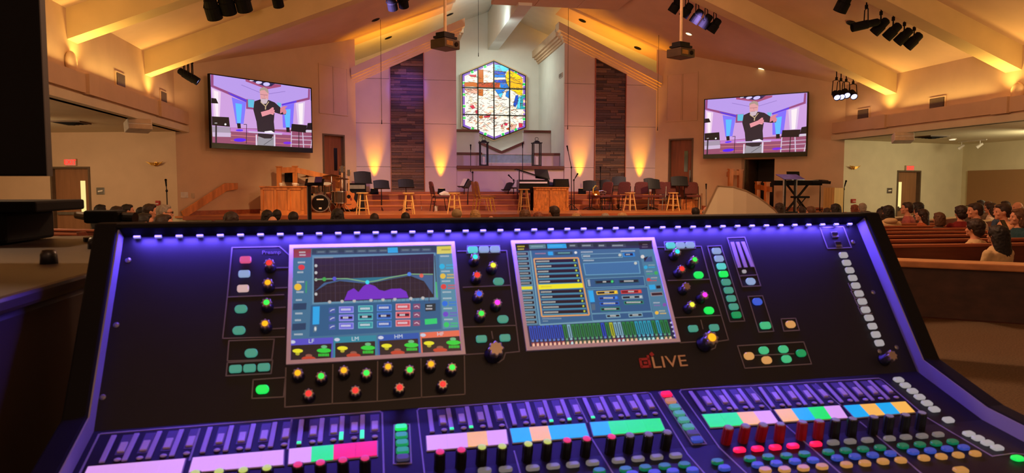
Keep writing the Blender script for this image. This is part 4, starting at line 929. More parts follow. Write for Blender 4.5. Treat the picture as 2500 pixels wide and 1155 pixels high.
for k, z, x, y in ((0, ZC, 1508, 148), (0, ZC, 1650, 503), (0, ZC, 1815, 890), (0, lambda a, c: (a, c), 313, 636), (0, lambda a, c: (a, c), 284, 794), (0, lambda a, c: (a, c), 251, 970), (0, ZC, 1695, 920)): inst(sc_, 'screw', M_STEEL, con, CM(k, CP(k, *z(x, y))))
words('lettering', 'LIVE', mat('logo_metal', (206, 168, 140), .4, .5), con, CM(0, CP(0, 1634, 884.5, .001)) @ Matrix.Diagonal((1.25, 1, 1, 1)), .0265)
b = B(); M = CM(0, CP(0, 1577, 885)).to_3x3(); p = CP(0, 1577, 886, .001)
for q, s_ in (((-.0085, 0), (.004, .014)), ((.0055, .002), (.004, .02)), ((-.001, -.006), (.017, .004)), ((-.001, .006), (.017, .004)), ((-.001, 0), (.006, .004))): b.box(p + M @ V((q[0], q[1], 0)), (s_[0], s_[1], .001), M)
b.box(p + M @ V((.0125, .013, 0)), (.006, .006, .001), M @ RZ(.6)); b.obj('logo_mark', mat('logo_red', (178, 30, 48), .5), con, True)
words('lettering', 'Preamp', M_LINE, con, CM(0, CP(0, *ZA(322, 148), .0005)), .009, .0003)

# ------------------------------------------------------------------ touchscreens
M_TOUCH = colmat('touchscreen_picture', .92)
M_BEZ = mat('touchscreen_bezel', (242, 236, 255), .35)
def touch(corn, z):
    u0 = min(uvof(0, CP(0, *z(*corn[0])))[0], 9); q = [uvof(0, CP(0, *z(*c))) for c in corn]
    return (q[0][0] + q[3][0]) / 2, (q[1][0] + q[2][0]) / 2, (q[0][1] + q[1][1]) / 2, (q[2][1] + q[3][1]) / 2
for idx, (corn, z) in enumerate((([(445, 105), (1500, 86), (1558, 800), (410, 878)], ZA), ([(503, 102), (1685, 74), (1898, 940), (622, 1012)], ZB))):
    u0, u1, v0, v1 = touch(corn, z); w = .0058
    b = B()
    for a0, a1, c0, c1 in ((u0, u1, v0, v0 + w), (u0, u1, v1 - w, v1), (u0, u0 + w, v0 + w, v1 - w), (u1 - w, u1, v0 + w, v1 - w)):
        b.hexa([UV(0, a0, c0), UV(0, a1, c0), UV(0, a1, c1), UV(0, a0, c1)], [UV(0, a0, c0, .004), UV(0, a1, c0, .004), UV(0, a1, c1, .004), UV(0, a0, c1, .004)])
    ts = b.obj('touchscreen', M_BEZ, con, True); ts.location = (0, 0, 0)
    lim = (u0 + w, u1 - w, v0 + w, v1 - w)
    def fn(x, y, lay, z=z, lim=lim):
        u, v = uvof(0, CP(0, *z(x, y))); return UV(0, min(lim[1], max(lim[0], u)), min(lim[3], max(lim[2], v)), .0008 + .00012 * lay)
    P = Paint(fn); p = P.poly; L = P.line
    def tx(x, y, n, c=(206, 214, 220), w=7, h=9, sl=-.02, lay=5):       # a run of small blurred characters
        for i in range(n): P.poly([(x + i * w, y - h / 2 + i * w * sl), (x + i * w + w * .62, y - h / 2 + i * w * sl), (x + i * w + w * .62, y + h / 2 + i * w * sl), (x + i * w, y + h / 2 + i * w * sl)], c, lay)
    if idx == 0:
        p([(300, 0), (1700, 0), (1700, 960), (300, 960)], (62, 112, 146), 0)
        p([(460, 130), (578, 128), (575, 180), (455, 185)], (150, 58, 74), 2); tx(500, 150, 6); tx(502, 168, 6)
        p([(582, 128), (1378, 108), (1380, 152), (580, 165)], (44, 66, 92), 2)
        for x in (610, 690, 790, 870, 940, 1010, 1150, 1215, 1285): p([(x, 138 - (x - 610) * .022), (x + 60, 137 - (x - 610) * .022), (x + 60, 157 - (x - 610) * .022), (x, 158 - (x - 610) * .022)], (66, 88, 112), 3); tx(x + 10, 148 - (x - 610) * .022, 6, (120, 140, 150), 7, 7)
        p([(1066, 120), (1130, 118), (1133, 152), (1068, 154)], (40, 166, 232), 4); p([(1382, 112), (1492, 109), (1497, 156), (1382, 160)], (222, 208, 84), 3); tx(1412, 134, 8, (150, 130, 60), 7, 10)
        p([(584, 170), (1372, 150), (1392, 455), (584, 482)], (98, 144, 172), 2); p([(594, 188), (1362, 158), (1364, 438), (594, 472)], (36, 28, 36), 3)
        for x in range(640, 1350, 30): L([(x, 186), (x + 2, 466)], 2 if (x // 30) % 4 else 5, (60, 52, 72), 4)
        for y in (235, 280, 325, 370, 415): L([(600, y), (1362, y - 30)], 2, (66, 52, 58), 4)
        tx(600, 185, 15, (150, 150, 156), 8, 8)
        p([(598, 402), (660, 345), (760, 326), (860, 330), (937, 348), (1050, 326), (1205, 296), (1357, 296), (1357, 420), (1300, 335), (1210, 300), (1100, 320), (937, 352), (760, 334), (680, 352)], (62, 96, 140), 5)
        p([(750, 322), (937, 312), (1050, 308), (1200, 292), (1050, 320), (937, 344), (860, 330)], (34, 116, 140), 5)
        p([(788, 458), (812, 400), (850, 380), (880, 405), (908, 370), (937, 350), (985, 366), (1012, 390), (1046, 398), (1090, 384), (1150, 382), (1186, 402), (1200, 441)], (116, 46, 196), 6)
        L([(598, 325), (700, 320), (810, 319), (870, 330), (937, 342), (1000, 332), (1080, 313), (1150, 300), (1205, 290), (1280, 291), (1357, 291)], 7, (124, 172, 130), 7)
        for x, y, c in ((661, 323, (60, 170, 70)), (726, 320, (84, 84, 210)), (937, 342, (50, 220, 240)), (1205, 290, (70, 130, 230)), (1283, 300, (226, 96, 76))): P.ell(x, y, 13, 13, c, 8)
        for x in (695, 775, 853, 960, 1037, 1113, 1215, 1292): P.ell(x, 468 - (x - 695) * .042, 11, 10, (190, 186, 184), 6)
        for y in (236, 281, 325, 418): P.ell(608, y, 9, 10, (196, 196, 196), 6)
        L([(1368, 170), (1384, 440)], 7, (40, 70, 80), 5); L([(1376, 340), (1383, 440)], 8, (60, 190, 110), 6); L([(546, 335), (544, 410)], 10, (50, 150, 110), 4)
        p([(575, 490), (1402, 452), (1410, 640), (565, 690)], (38, 92, 136), 2); p([(588, 498), (632, 496), (628, 610), (586, 613)], (36, 168, 236), 4); p([(594, 622), (616, 620), (612, 660), (590, 662)], (80, 110, 130), 4); P.ell(604, 640, 7, 14, (210, 214, 216), 5)
        for i, (x, c, c2) in enumerate(((803, (104, 104, 214), (150, 150, 236)), (926, (38, 146, 160), (96, 190, 196)), (1046, (28, 88, 176), (78, 134, 214)), (1166, (206, 74, 88), (240, 150, 156)))):
            for j in range(3):
                y = 517 + j * 52 - i * 6; p([(x - 48, y - 20), (x + 46, y - 22), (x + 46, y + 20), (x - 48, y + 22)], c2, 3); p([(x - 42, y - 15), (x + 41, y - 17), (x + 41, y + 14), (x - 42, y + 16)], c, 4)
                if j == 1: p([(x - 38, y - 6), (x + 38, y - 8), (x + 38, y + 6), (x - 38, y + 8)], (20, 14, 40), 5)
                tx(x - 34 + (12 if j == 1 else 0), y, 4 if j == 1 else 7, (226, 226, 236), 9, 13, lay=6)
        for j in range(3):
            y = 522 + j * 53; p([(690, y - 16), (732, y - 18), (732, y + 16), (690, y + 18)], (66, 92, 168), 3); p([(1230, y - 42), (1275, y - 44), (1275, y - 8), (1230, y - 6)], (130, 72, 110), 3)
            L([(698, y + 6), (712, y - 4), (726, y - 6)], 5, (206, 210, 230), 5); L([(1238, y - 22), (1254, y - 30), (1268, y - 18)], 5, (226, 190, 206), 5)
        p([(1306, 480), (1374, 476), (1374, 524), (1308, 528)], (20, 44, 52), 4); tx(1318, 493, 5); tx(1312, 512, 6, (230, 220, 226)); p([(1304, 578), (1382, 572), (1384, 606), (1306, 613)], (32, 206, 112), 4)
        p([(1396, 165), (1500, 160), (1532, 630), (1420, 640)], (84, 140, 166), 2)
        for x, y, c in ((1415, 240, (30, 180, 226)), (1420, 302, (232, 190, 60)), (1425, 370, (224, 66, 60)), (1433, 478, (30, 110, 224)), (1438, 546, (110, 70, 200)), (1443, 613, (40, 200, 100))): P.ell(x, y, 18, 17, c, 4); tx(x + 28, y - 8, 6, c, 8, 10); tx(x + 26, y + 10, 6, c, 8, 10)
        for y in (175, 272, 335, 405, 445, 510, 580): tx(1405 + (y - 175) * .06, y, 7, (196, 206, 210), 8, 9)
        P.ell(515, 246, 21, 17, (226, 56, 56), 4); P.ell(492, 372, 24, 22, (240, 190, 50), 4)
        for y, n in ((215, 6), (278, 5), (340, 6), (405, 6), (456, 5), (542, 6), (585, 5), (676, 7)): tx(492 - (y - 215) * .05, y, n, (196, 206, 212), 8, 11)
        p([(462, 478), (548, 474), (545, 516), (459, 520)], (30, 62, 96), 4); p([(458, 608), (544, 602), (542, 645), (454, 652)], (30, 62, 96), 4)
        tiles = [((440, 706), (718, 694), (712, 846), (430, 862), (84, 78, 196), 'LF'), ((724, 692), (994, 680), (996, 826), (722, 842), (34, 134, 158), 'LM'), ((1004, 680), (1266, 664), (1276, 806), (1010, 824), (28, 84, 172), 'HM'), ((1274, 664), (1530, 648), (1548, 790), (1284, 806), (232, 108, 80), 'HF')]
        for a, c_, d, e, col, t_ in tiles:
            p([a, c_, d, e], col, 2); bl = lambda s, t: (a[0] + (c_[0] - a[0]) * s + ((e[0] + (d[0] - e[0]) * s) - (a[0] + (c_[0] - a[0]) * s)) * t, a[1] + (c_[1] - a[1]) * s + ((e[1] + (d[1] - e[1]) * s) - (a[1] + (c_[1] - a[1]) * s)) * t)
            p([bl(.03, .26), bl(.97, .26), bl(.97, .96), bl(.03, .96)], (34, 26, 30), 3); P.ell(*bl(.07, .12), 18, 11, (200, 206, 226), 4)
            P.ell(*bl(.2, .5), 34, 13, (236, 226, 40), 5); P.ell(*bl(.2, .62), 14, 10, (180, 170, 50), 4); P.ell(*bl(.46, .84), 46, 14, (196, 66, 40), 5); P.ell(*bl(.46, .72), 22, 10, (150, 86, 70), 4); P.ell(*bl(.8, .54), 46, 15, (40, 210, 60), 5); tx(bl(.68, .72)[0], bl(.7, .72)[1], 7, (40, 220, 60), 10, 17); tx(bl(.32, .9)[0], bl(.32, .9)[1], 7, (196, 66, 40), 9, 12); P.ell(*bl(.8, .38), 20, 10, (110, 180, 130), 4)
            q = bl(.5, .13); words('lettering', t_, mat('screen_text', (214, 226, 236), .5, emit=.8), con, CM(0, fn(q[0], q[1], 8)), .0085, .0001)
    else:
        p([(300, 0), (2100, 0), (2100, 1100), (300, 1100)], (58, 104, 140), 0)
        p([(520, 125), (1700, 95), (1710, 155), (530, 182)], (36, 48, 72), 1); p([(540, 130), (640, 127), (650, 178), (545, 182)], (28, 22, 34), 2); tx(552, 146, 7, (214, 196, 60), 9, 12); tx(556, 168, 6, (214, 196, 60), 9, 12)
        p([(650, 130), (786, 126), (790, 160), (655, 166)], (92, 132, 150), 3); tx(668, 146, 11, (150, 180, 190), 9, 10); p([(798, 125), (955, 122), (962, 158), (803, 162)], (36, 164, 236), 3); tx(820, 142, 12, (90, 190, 240), 9, 10)
        for x, n in ((978, 7), (1080, 10), (1218, 7), (1330, 12)): p([(x, 126), (x + n * 10, 123), (x + n * 10 + 4, 152), (x + 4, 154)], (60, 70, 92), 3); tx(x + 10, 138, n - 2, (170, 180, 190), 9, 11)
        for i in range(15):
            f = i / 14; x0 = 540 + 72 * f; y = 207 + 566 * f; c = (30, 22, 34) if i != 7 else (232, 218, 40)
            p([(x0 - 2, y - 17), (x0 + 106, y - 20), (x0 + 109, y + 16), (x0 + 2, y + 19)], (106, 154, 176), 2); p([(x0 + 2, y - 12), (x0 + 100, y - 15), (x0 + 102, y + 10), (x0 + 5, y + 13)], c, 3)
            if i != 7: tx(x0 + 14, y, 8, (190, 192, 190), 9, 10)
        p([(672, 178), (1068, 168), (1165, 750), (745, 790)], (48, 96, 140), 2); L([(660, 180), (740, 795), (1690, 738)], 12, (112, 158, 180), 3)
        tx(700, 205, 9, (180, 130, 150), 10, 10); p([(805, 188), (846, 187), (850, 218), (808, 219)], (36, 164, 236), 4); tx(890, 200, 10, (120, 190, 180), 10, 10); P.ell(1036, 196, 12, 11, (226, 226, 226), 5); p([(858, 188), (1010, 185), (1012, 212), (860, 216)], (34, 70, 84), 3)
        L([(690, 248), (1056, 240), (1148, 712), (756, 726), (690, 248)], 12, (226, 160, 92), 6)
        for i in range(11):
            f = i / 10; y = 270 + 422 * f; x0 = 702 + 64 * f; x1 = 1042 + 84 * f; dy = -.03 * (x1 - x0)
            if i == 5: p([(x0 - 10, y - 18), (x1 + 8, y - 22 + dy), (x1 + 14, y + 16 + dy), (x0 - 4, y + 22)], (246, 232, 26), 5); tx(x0 + 14, y, 9, (206, 180, 60), 10, 10, -.03, 6)
            else: p([(x0, y - 12), (x1, y - 12 + dy), (x1 + 4, y + 12 + dy), (x0 + 4, y + 12)], (26, 18, 28), 4); tx(x0 + 8, y, (11, 12, 9, 9, 9, 0, 9, 9, 11, 13, 12)[i], (206, 206, 200), 10, 12, -.03); P.ell(x1 - 18, y + dy, 8, 9, (190, 206, 60), 5)
            L([(x0 - 2, y + 19), (x1 + 2, y + 19 + dy)], 7, (76, 150, 170), 4)
        tx(760, 745, 16, (150, 170, 180), 10, 9); tx(764, 764, 5, (150, 170, 180), 9, 8)
        tx(1080, 192, 10, (190, 200, 206), 10, 11); tx(1410, 184, 12, (190, 200, 206), 10, 11); L([(1084, 210), (1420, 200), (1424, 234), (1092, 246), (1084, 210)], 5, (122, 166, 190), 3); tx(1098, 226, 6, (206, 210, 206), 10, 14); P.ell(1402, 216, 13, 11, (196, 200, 190), 5)
        p([(1425, 198), (1522, 195), (1530, 228), (1432, 232)], (36, 130, 210), 3); p([(1440, 202), (1508, 200), (1512, 220), (1444, 223)], (22, 26, 50), 4); tx(1452, 212, 5)
        tx(1100, 262, 9, (190, 200, 206), 10, 11); p([(1096, 284), (1560, 264), (1574, 370), (1116, 385)], (104, 160, 196), 3); p([(1104, 290), (1552, 271), (1566, 364), (1121, 378)], (60, 112, 162), 4); P.ell(1532, 284, 13, 12, (196, 200, 190), 5)
        for a in ([(1120, 412), (1600, 392), (1612, 470), (1130, 488)], [(1135, 506), (1630, 480), (1665, 680), (1168, 700)], [(1170, 706), (1672, 686), (1684, 738), (1178, 760)]): p(a, (44, 88, 134), 2); L(a + [a[0]], 5, (104, 154, 180), 3)
        p([(1132, 420), (1152, 419), (1160, 474), (1142, 475)], (150, 170, 186), 4); p([(1140, 512), (1180, 510), (1195, 605), (1157, 608)], (36, 168, 238), 4); p([(1164, 622), (1196, 620), (1200, 672), (1170, 674)], (82, 104, 124), 4)
        def bt(x0, y0, x1, y1, edge, fill=(20, 20, 34), dot=None, n=5):
            p([(x0 - 7, y0 - 13), (x1, y1 - 16), (x1 + 7, y1 + 13), (x0, y0 + 16)], edge, 4); p([(x0 + 2, y0 - 7), (x1 - 6, y1 - 9), (x1 - 2, y1 + 7), (x0 + 6, y0 + 9)], fill, 5); tx((x0 + x1) / 2 - n * 5, (y0 + y1) / 2, n, (214, 216, 214), 10, 12, lay=6)
            if dot: P.ell(x1 - 14, y1, 11, 11, dot, 6)
        bt(1200, 441, 1352, 436, (28, 76, 90), dot=(60, 210, 110), n=3); bt(1398, 435, 1556, 431, (28, 76, 90), n=8); bt(1212, 530, 1380, 524, (232, 186, 60), dot=(250, 210, 40), n=4); bt(1414, 522, 1578, 518, (206, 62, 62), (120, 20, 26), (236, 90, 60), 5); bt(1230, 576, 1384, 570, (28, 96, 200), (22, 40, 90), (60, 140, 240), 8); bt(1422, 568, 1588, 563, (126, 156, 172), dot=(190, 196, 200), n=4); bt(1240, 620, 1392, 616, (28, 96, 200), (22, 40, 90), n=10); bt(1440, 612, 1594, 607, (34, 130, 110), n=12); bt(1246, 666, 1402, 662, (34, 130, 110), n=10); bt(1292, 723, 1402, 719, (126, 168, 186), n=5); bt(1478, 716, 1586, 712, (126, 168, 186), n=5)
        p([(1556, 112), (1700, 108), (1720, 165), (1566, 168)], (30, 26, 42), 2); tx(1590, 130, 6, (120, 110, 120)); tx(1586, 150, 7, (120, 110, 120)); p([(1562, 170), (1702, 165), (1830, 745), (1690, 752)], (74, 124, 154), 2)
        for x, y, c in ((1590, 230, (222, 214, 206)), (1616, 318, (40, 170, 220)), (1702, 365, (60, 170, 90)), (1640, 420, (206, 66, 60)), (1772, 628, (130, 80, 170)), (1708, 695, (240, 186, 60))): P.ell(x, y, 16, 15, c, 5)
        p([(1600, 275), (1640, 235), (1665, 225), (1675, 270)], (50, 80, 130), 4); P.poly([(1600, 240), (1640, 225), (1606, 275)], (28, 20, 26), 4); p([(1640, 464), (1692, 461), (1700, 500), (1650, 504)], (40, 166, 226), 4); p([(1702, 470), (1738, 468), (1742, 492), (1706, 494)], (30, 24, 34), 4); p([(1655, 526), (1752, 521), (1760, 552), (1662, 558)], (150, 140, 150), 4); p([(1662, 531), (1750, 527), (1756, 547), (1668, 552)], (50, 24, 34), 5)
        for x, y, c in ((1640, 300, (150, 170, 176)), (1640, 318, (40, 170, 220)), (1620, 352, (170, 180, 180)), (1625, 372, (70, 170, 100)), (1660, 405, (190, 170, 170)), (1655, 428, (206, 66, 60)), (1680, 612, (190, 190, 200)), (1685, 634, (140, 100, 170)), (1725, 680, (200, 190, 150)), (1735, 700, (236, 190, 70))): tx(x, y, 6, c, 9, 10)
        Q = lambda s, t: ((610 + 1220 * s) + ((640 + 1240 * s) - (610 + 1220 * s)) * t, (808 - 58 * s) + ((988 - 62 * s) - (808 - 58 * s)) * t)
        p([Q(-.02, -.02), Q(1.04, -.02), Q(1.03, 1.05), Q(-.02, 1.05)], (30, 34, 66), 1)
        cols = 'b' * 8 + 'glgggggggbgyllggg' + 'ccccgcgg'; cm = dict(b=(24, 72, 184), g=(24, 122, 66), l=(120, 170, 190), y=(170, 178, 40), c=(26, 152, 180)); N_ = len(cols)
        for i, ch in enumerate(cols):
            s0 = .03 + i * .945 / N_; s1 = s0 + .8 * .945 / N_; sm = (s0 + s1) / 2; c = cm[ch]
            p([Q(s0, .0), Q(s1, .0), Q(s1, .62), Q(s0, .62)], c, 2); p([Q(sm - .003, .08), Q(sm + .003, .08), Q(sm + .003, .6), Q(sm - .003, .6)], tuple(int(v * .45) for v in c), 3)
            d = tuple(min(255, int(v * .7 + 70)) for v in c); P.ell(*Q(sm, .68), 11, 9, d, 4); cc = (150, 62, 70) if i < 8 or ch in 'yl' else (90, 110, 60); cc = (40, 120, 120) if ch == 'c' else cc
            p([Q(s0, .76), Q(s1, .76), Q(s1, 1.0), Q(s0, 1.0)], cc, 2); P.ell(*Q(sm, .88), 10, 16, (244, 190, 160) if ch in 'bgy' else (190, 226, 226), 4)
        for t_ in (.15, .35, .55, .75): P.ell(*Q(.008, t_), 8, 8, (196, 200, 206), 4); P.ell(*Q(.99, t_), 8, 8, (196, 200, 206), 4)
    pic = P.done('picture', M_TOUCH, con); pic.parent = ts

# ------------------------------------------------------------------ fader-bank section
outline('outline', 1, [[(170, 655), (310, 372), (330, 365), (2400, 198), (2418, 210), (2430, 655)], [(985, 560), (1060, 330)], [(1715, 480), (1745, 262)]], Z6, .0022, M_LINER)
outline('outline', 1, [[(425, 734), (370, 260), (385, 245), (2130, 122), (2150, 132), (2428, 585)], [(1000, 215), (1060, 395)], [(1580, 168), (1668, 350)], cl_([(195, 370), (312, 365), (325, 662), (190, 668)]), cl_([(2213, 122), (2280, 118), (2520, 510), (2470, 520)])], Z7, .0018, M_LINER)
outline('outline', 1, [[(430, 588), (165, 215), (175, 200), (1515, 122), (1545, 135), (1848, 393)], [(645, 185), (785, 340)], [(1085, 160), (1255, 305)], cl_([(30, 215), (95, 208), (345, 568), (270, 572)])], Z8, .0018, M_LINER)
outline('outline', 2, [[(430, 590), (640, 790)], [(1850, 395), (2285, 652), (2430, 632), (2500, 640)], [(880, 440), (1280, 790)], [(1390, 420), (1830, 790)]], Z8, .0018, M_LINER)
outline('outline', 2, [[(2430, 590), (2580, 760)], [(1110, 570), (1160, 750)], [(1700, 470), (1870, 750)]], Z7, .0018, M_LINER)
M_BAR = mat('meter_bar_plastic', (172, 162, 206), .4); M_CHN = mat('channel_plate', (84, 76, 128), .5); M_CHIP = mat('slider_chip', (196, 186, 220), .4)
banks = [(Z6, [((425, 382), (330, 585)), ((595, 368), (497, 572)), ((765, 352), (675, 555)), ((928, 338), (850, 537)), ((1140, 322), (1080, 512)), ((1300, 310), (1250, 500)), ((1462, 297), (1418, 485)), ((1622, 285), (1585, 470)), ((1820, 265), (1798, 450)), ((1972, 255), (1955, 435)), ((2122, 240), (2112, 420)), ((2272, 230), (2268, 410))], {8: .08, 10: .3, 11: .32}),
         (Z7, [((463, 258), (485, 430)), ((605, 248), (635, 415)), ((748, 235), (783, 402)), ((888, 225), (930, 395)), ((1070, 212), (1115, 375)), ((1205, 200), (1255, 368)), ((1338, 188), (1395, 355)), ((1470, 180), (1533, 342)), ((1642, 168), (1713, 328)), ((1772, 160), (1848, 320)), ((1898, 152), (1980, 310)), ((2025, 142), (2110, 302))], {1: .08, 2: .08, 6: .08, 7: .08, 8: .08}),
         (Z8, [((235, 215), (330, 352)), ((345, 210), (440, 345)), ((455, 205), (550, 338)), ((562, 198), (660, 330)), ((705, 188), (800, 322)), ((812, 182), (912, 314)), ((915, 176), (1020, 308)), ((1015, 170), (1132, 300)), ((1145, 160), (1265, 290)), ((1247, 155), (1370, 284)), ((1348, 148), (1475, 276)), ((1447, 142), (1580, 268))], {})]
M_GL = lit('meter_green', (40, 250, 130), 1.3)
bw = CU * .0032
for z, bars, onl in banks:
    for i, (t0, t1) in enumerate(bars):
        p, q = CP(1, *z(*t0)), CP(1, *z(*t1)); b = B(); n = CNR[1]
        b.hexa([p - bw, p + bw, q + bw, q - bw], [t + n * .0025 for t in (p - bw, p + bw, q + bw, q - bw)]); mb = b.obj('meter_bar', M_BAR, con, True, bev=.0008)
        if i in onl:
            r = q.lerp(p, onl[i]); w2 = bw * .8; b = B(); b.hexa([r - w2 + n * .0026, r + w2 + n * .0026, q + w2 + n * .0026, q - w2 + n * .0026], [r - w2 + n * .0034, r + w2 + n * .0034, q + w2 + n * .0034, q - w2 + n * .0034]); o = b.obj('meter_light', M_GL, con, True); o.parent = mb
        c = p + CU * .0165; d = q + CU * .0165; w3 = CU * .006
        b = B(); g, h = c.lerp(d, .0), c.lerp(d, .75); b.hexa([g - w3, g + w3, h + w3, h - w3], [t + n * .0008 for t in (g - w3, g + w3, h + w3, h - w3)]); pl = b.obj('channel_display', M_CHN, con, True)
        b = B(); g, h = c.lerp(d, .32), c.lerp(d, .68); w4 = CU * .0042; b.hexa([g - w4, g + w4, h + w4, h - w4], [t + n * .003 for t in (g - w4, g + w4, h + w4, h - w4)]); o = b.obj('channel_chip', M_CHIP, con, True, bev=.0008)
        b = B(); e = c.lerp(d, .93); b.ell(e + n * .001, (.0042, .004, .002), 10, 6); b.obj('channel_dome', M_CHIP, con, True)
LC = dict(l=lit('lcd_lilac', (222, 160, 238), .95), g=lit('lcd_green', (10, 232, 84), .95), r=lit('lcd_red', (250, 14, 62), .95), o=lit('lcd_orange', (248, 182, 84), .95), c=lit('lcd_cyan', (12, 170, 240), .95))
lcds = [(Z6, [(225, 612), (965, 550), (930, 672), (165, 738)], 'llll'), (Z6, [(1005, 545), (1695, 485), (1690, 608), (970, 668)], 'llll'), (Z6, [(1720, 480), (2388, 418), (2388, 540), (1712, 605)], 'lgrr'),
        (Z7, [(432, 455), (1055, 405), (1072, 525), (440, 578)], 'llol'), (Z7, [(1070, 400), (1655, 358), (1690, 470), (1095, 518)], 'cocc'), (Z7, [(1680, 352), (2225, 320), (2272, 425), (1710, 465)], 'cggg'),
        (Z8, [(308, 370), (780, 343), (845, 435), (370, 467)], 'ggol'), (Z8, [(798, 338), (1250, 308), (1312, 400), (865, 428)], 'ocgl'), (Z8, [(1268, 310), (1695, 282), (1768, 360), (1350, 400)], 'coco')]
for z, cn, cs in lcds:
    q = [CP(1, *z(*c)) for c in cn]; n = CNR[1]; ctr = sum(q, V((0, 0, 0))) / 4
    b = B(); qo = [ctr + (t - ctr) * 1.0 for t in q]; b.hexa(qo, [t + n * .0015 for t in qo]); bz = b.obj('display_bezel', M_LINER, con, True, bev=.001)
    for i, ch in enumerate(cs):
        f = lambda s, t: (q[0].lerp(q[1], s)).lerp(q[3].lerp(q[2], s), t)
        s0, s1 = .012 + i * .244, .012 + (i + 1) * .244 - .002; c4 = [f(s0, .05), f(s1, .05), f(s1, .94), f(s0, .94)]
        b = B(); b.hexa([t + n * .0014 for t in c4], [t + n * .0022 for t in c4]); o = b.obj('channel_label', LC[ch], con, True); o.parent = bz
# tall encoders below the displays
me_enc = lobed(.0068, 0, .026, 10, .05).mesh('encoder'); me_etop = B().lathe([(.0052, .0258), (.0052, .0268), (.003, .0272)], 14).mesh('light')
ET = dict(r=lit('enc_red', (232, 60, 110), .9), y=lit('enc_yellow', (196, 206, 96), .9), p=lit('enc_pale', (150, 130, 170), .5)); M_REDLIT = mat('encoder_red_lit', (150, 26, 40), .35)  # red light on the first encoders is put into their body colour
encs = [(Z6, [(1025, 652), (1203, 640), (1383, 628), (1560, 612), (1790, 588), (1958, 573), (2125, 553), (2290, 540)], 'yyyyrrrr', 0), (Z7, [(545, 568), (708, 553), (865, 532), (1020, 526), (1218, 508), (1365, 490), (1515, 480), (1665, 468), (1855, 452), (1995, 440), (2138, 433), (2282, 418)], 'rryyyyrrrppp', 0),
        (Z8, [(500, 450), (615, 440), (735, 432), (850, 426), (1000, 412), (1115, 405), (1225, 398), (1340, 390), (1485, 378), (1590, 372), (1700, 364), (1810, 350)], 'pppppppppppp', 6)]
for z, pts, cs, nr in encs:
    for i, (x, y) in enumerate(pts):
        k, p = CPA(1, *z(x, y), .027); p = p - CNR[k] * .027; e = inst(me_enc, 'encoder', M_REDLIT if i < nr else M_KNOB, con, CM(k, p))
        s = bpy.data.objects.new('light', me_etop); COL.objects.link(s); s.parent = e
        if not me_etop.materials: me_etop.materials.append(ET['r'])
        s.material_slots[0].link = 'OBJECT'; s.material_slots[0].material = ET[cs[i]]
for x, y, c in ((247, 393, 'green'), (250, 455, 'greend'), (255, 512, 'greend'), (258, 570, 'greend'), (260, 625, 'grey')): button(1, Z7, x, y, c)
for x, y, c in ((75, 235, 'red'), (103, 280, 'peach'), (130, 322, 'teal'), (160, 366, 'teal'), (190, 410, 'teal'), (222, 457, 'teal'), (252, 500, 'grey'), (280, 543, 'dblue')): button(1, Z8, x, y, c)
for x, y in ((885, 725), (1045, 715), (1252, 705), (1408, 692), (1558, 680), (1708, 665), (1905, 648), (2055, 635), (2197, 622), (2342, 610)): button(2, Z7, x, y, 'beige', me_mute)
for x, y in ((1760, 728), (1960, 717), (2110, 704), (2258, 692), (2408, 680)): button(2, Z7, x, y, 'dgreen', me_ov3)
for x, y in ((2010, 752), (2180, 742), (2320, 732), (2470, 722)): button(2, Z7, x, y, 'dblue', me_ov3)
for x, y in ((570, 615), (692, 607), (812, 598), (932, 588), (1088, 575)): button(2, Z8, x, y, 'red', me_mute)
for x, y in ((1205, 565), (1320, 557), (1437, 548), (1587, 537), (1698, 528), (1808, 520), (1917, 510)): button(2, Z8, x, y, 'beige', me_mute)
for x, y in ((420, 695), (640, 675), (765, 663), (888, 655), (1010, 643), (1172, 630), (1290, 620), (1408, 610), (1523, 600), (1678, 588), (1793, 578), (1903, 570), (2015, 560)): button(2, Z8, x, y, 'dgreen', me_ov3)
for x, y in ((467, 738), (693, 717), (820, 707), (945, 693), (1068, 685), (1232, 670), (1352, 660), (1473, 650), (1593, 640), (1747, 628), (1863, 620), (1978, 607), (2090, 598)): button(2, Z8, x, y, 'dblue', me_ov3)
for x, y in ((745, 752), (875, 748), (1003, 738), (1130, 728), (1295, 715), (1420, 705), (1543, 693), (1663, 685), (1820, 670), (1938, 660), (2053, 650), (2168, 640)): button(2, Z8, x, y, 'sand', me_ov3)
for x, y in ((1648, 137), (1693, 175), (1742, 214), (1790, 254), (1840, 296), (1890, 338)): button(1, Z8, x, y, 'white')
for x, y in ((1985, 410), (2125, 505), (2187, 535), (2250, 567), (2317, 600)): button(2, Z8, x, y, 'white')
button(2, Z8, 2455, 670, 'green', me_ov)
button(2, Z8, 2070, 752, 'sand', me_wide)

# sound desk carrying the console
LOWZ = CO.z + low
dk = thing('sound_desk', 'dark sound desk under the mixing console', 'desk', P3d(CW / 2, -.2, -CO.z))
b = B(); b.hexa([P3d(.02, -.75, low - .04), P3d(CW - .02, -.75, low - .04), P3d(CW - .02, .3, low - .04), P3d(.02, .3, low - .04)], [P3d(.02, -.75, low - .004), P3d(CW - .02, -.75, low - .004), P3d(CW - .02, .3, low - .004), P3d(.02, .3, low - .004)]); b.obj('top', mat('desk_laminate', (40, 34, 34), .6), dk, True)
for u, n in ((.1, -.7), (CW - .1, -.7), (.1, .25), (CW - .1, .25)): b = B(); b.cyl(P3d(u, n, -CO.z), P3d(u, n, low - .04), .03); b.obj('leg', M_BLACK, dk, True)

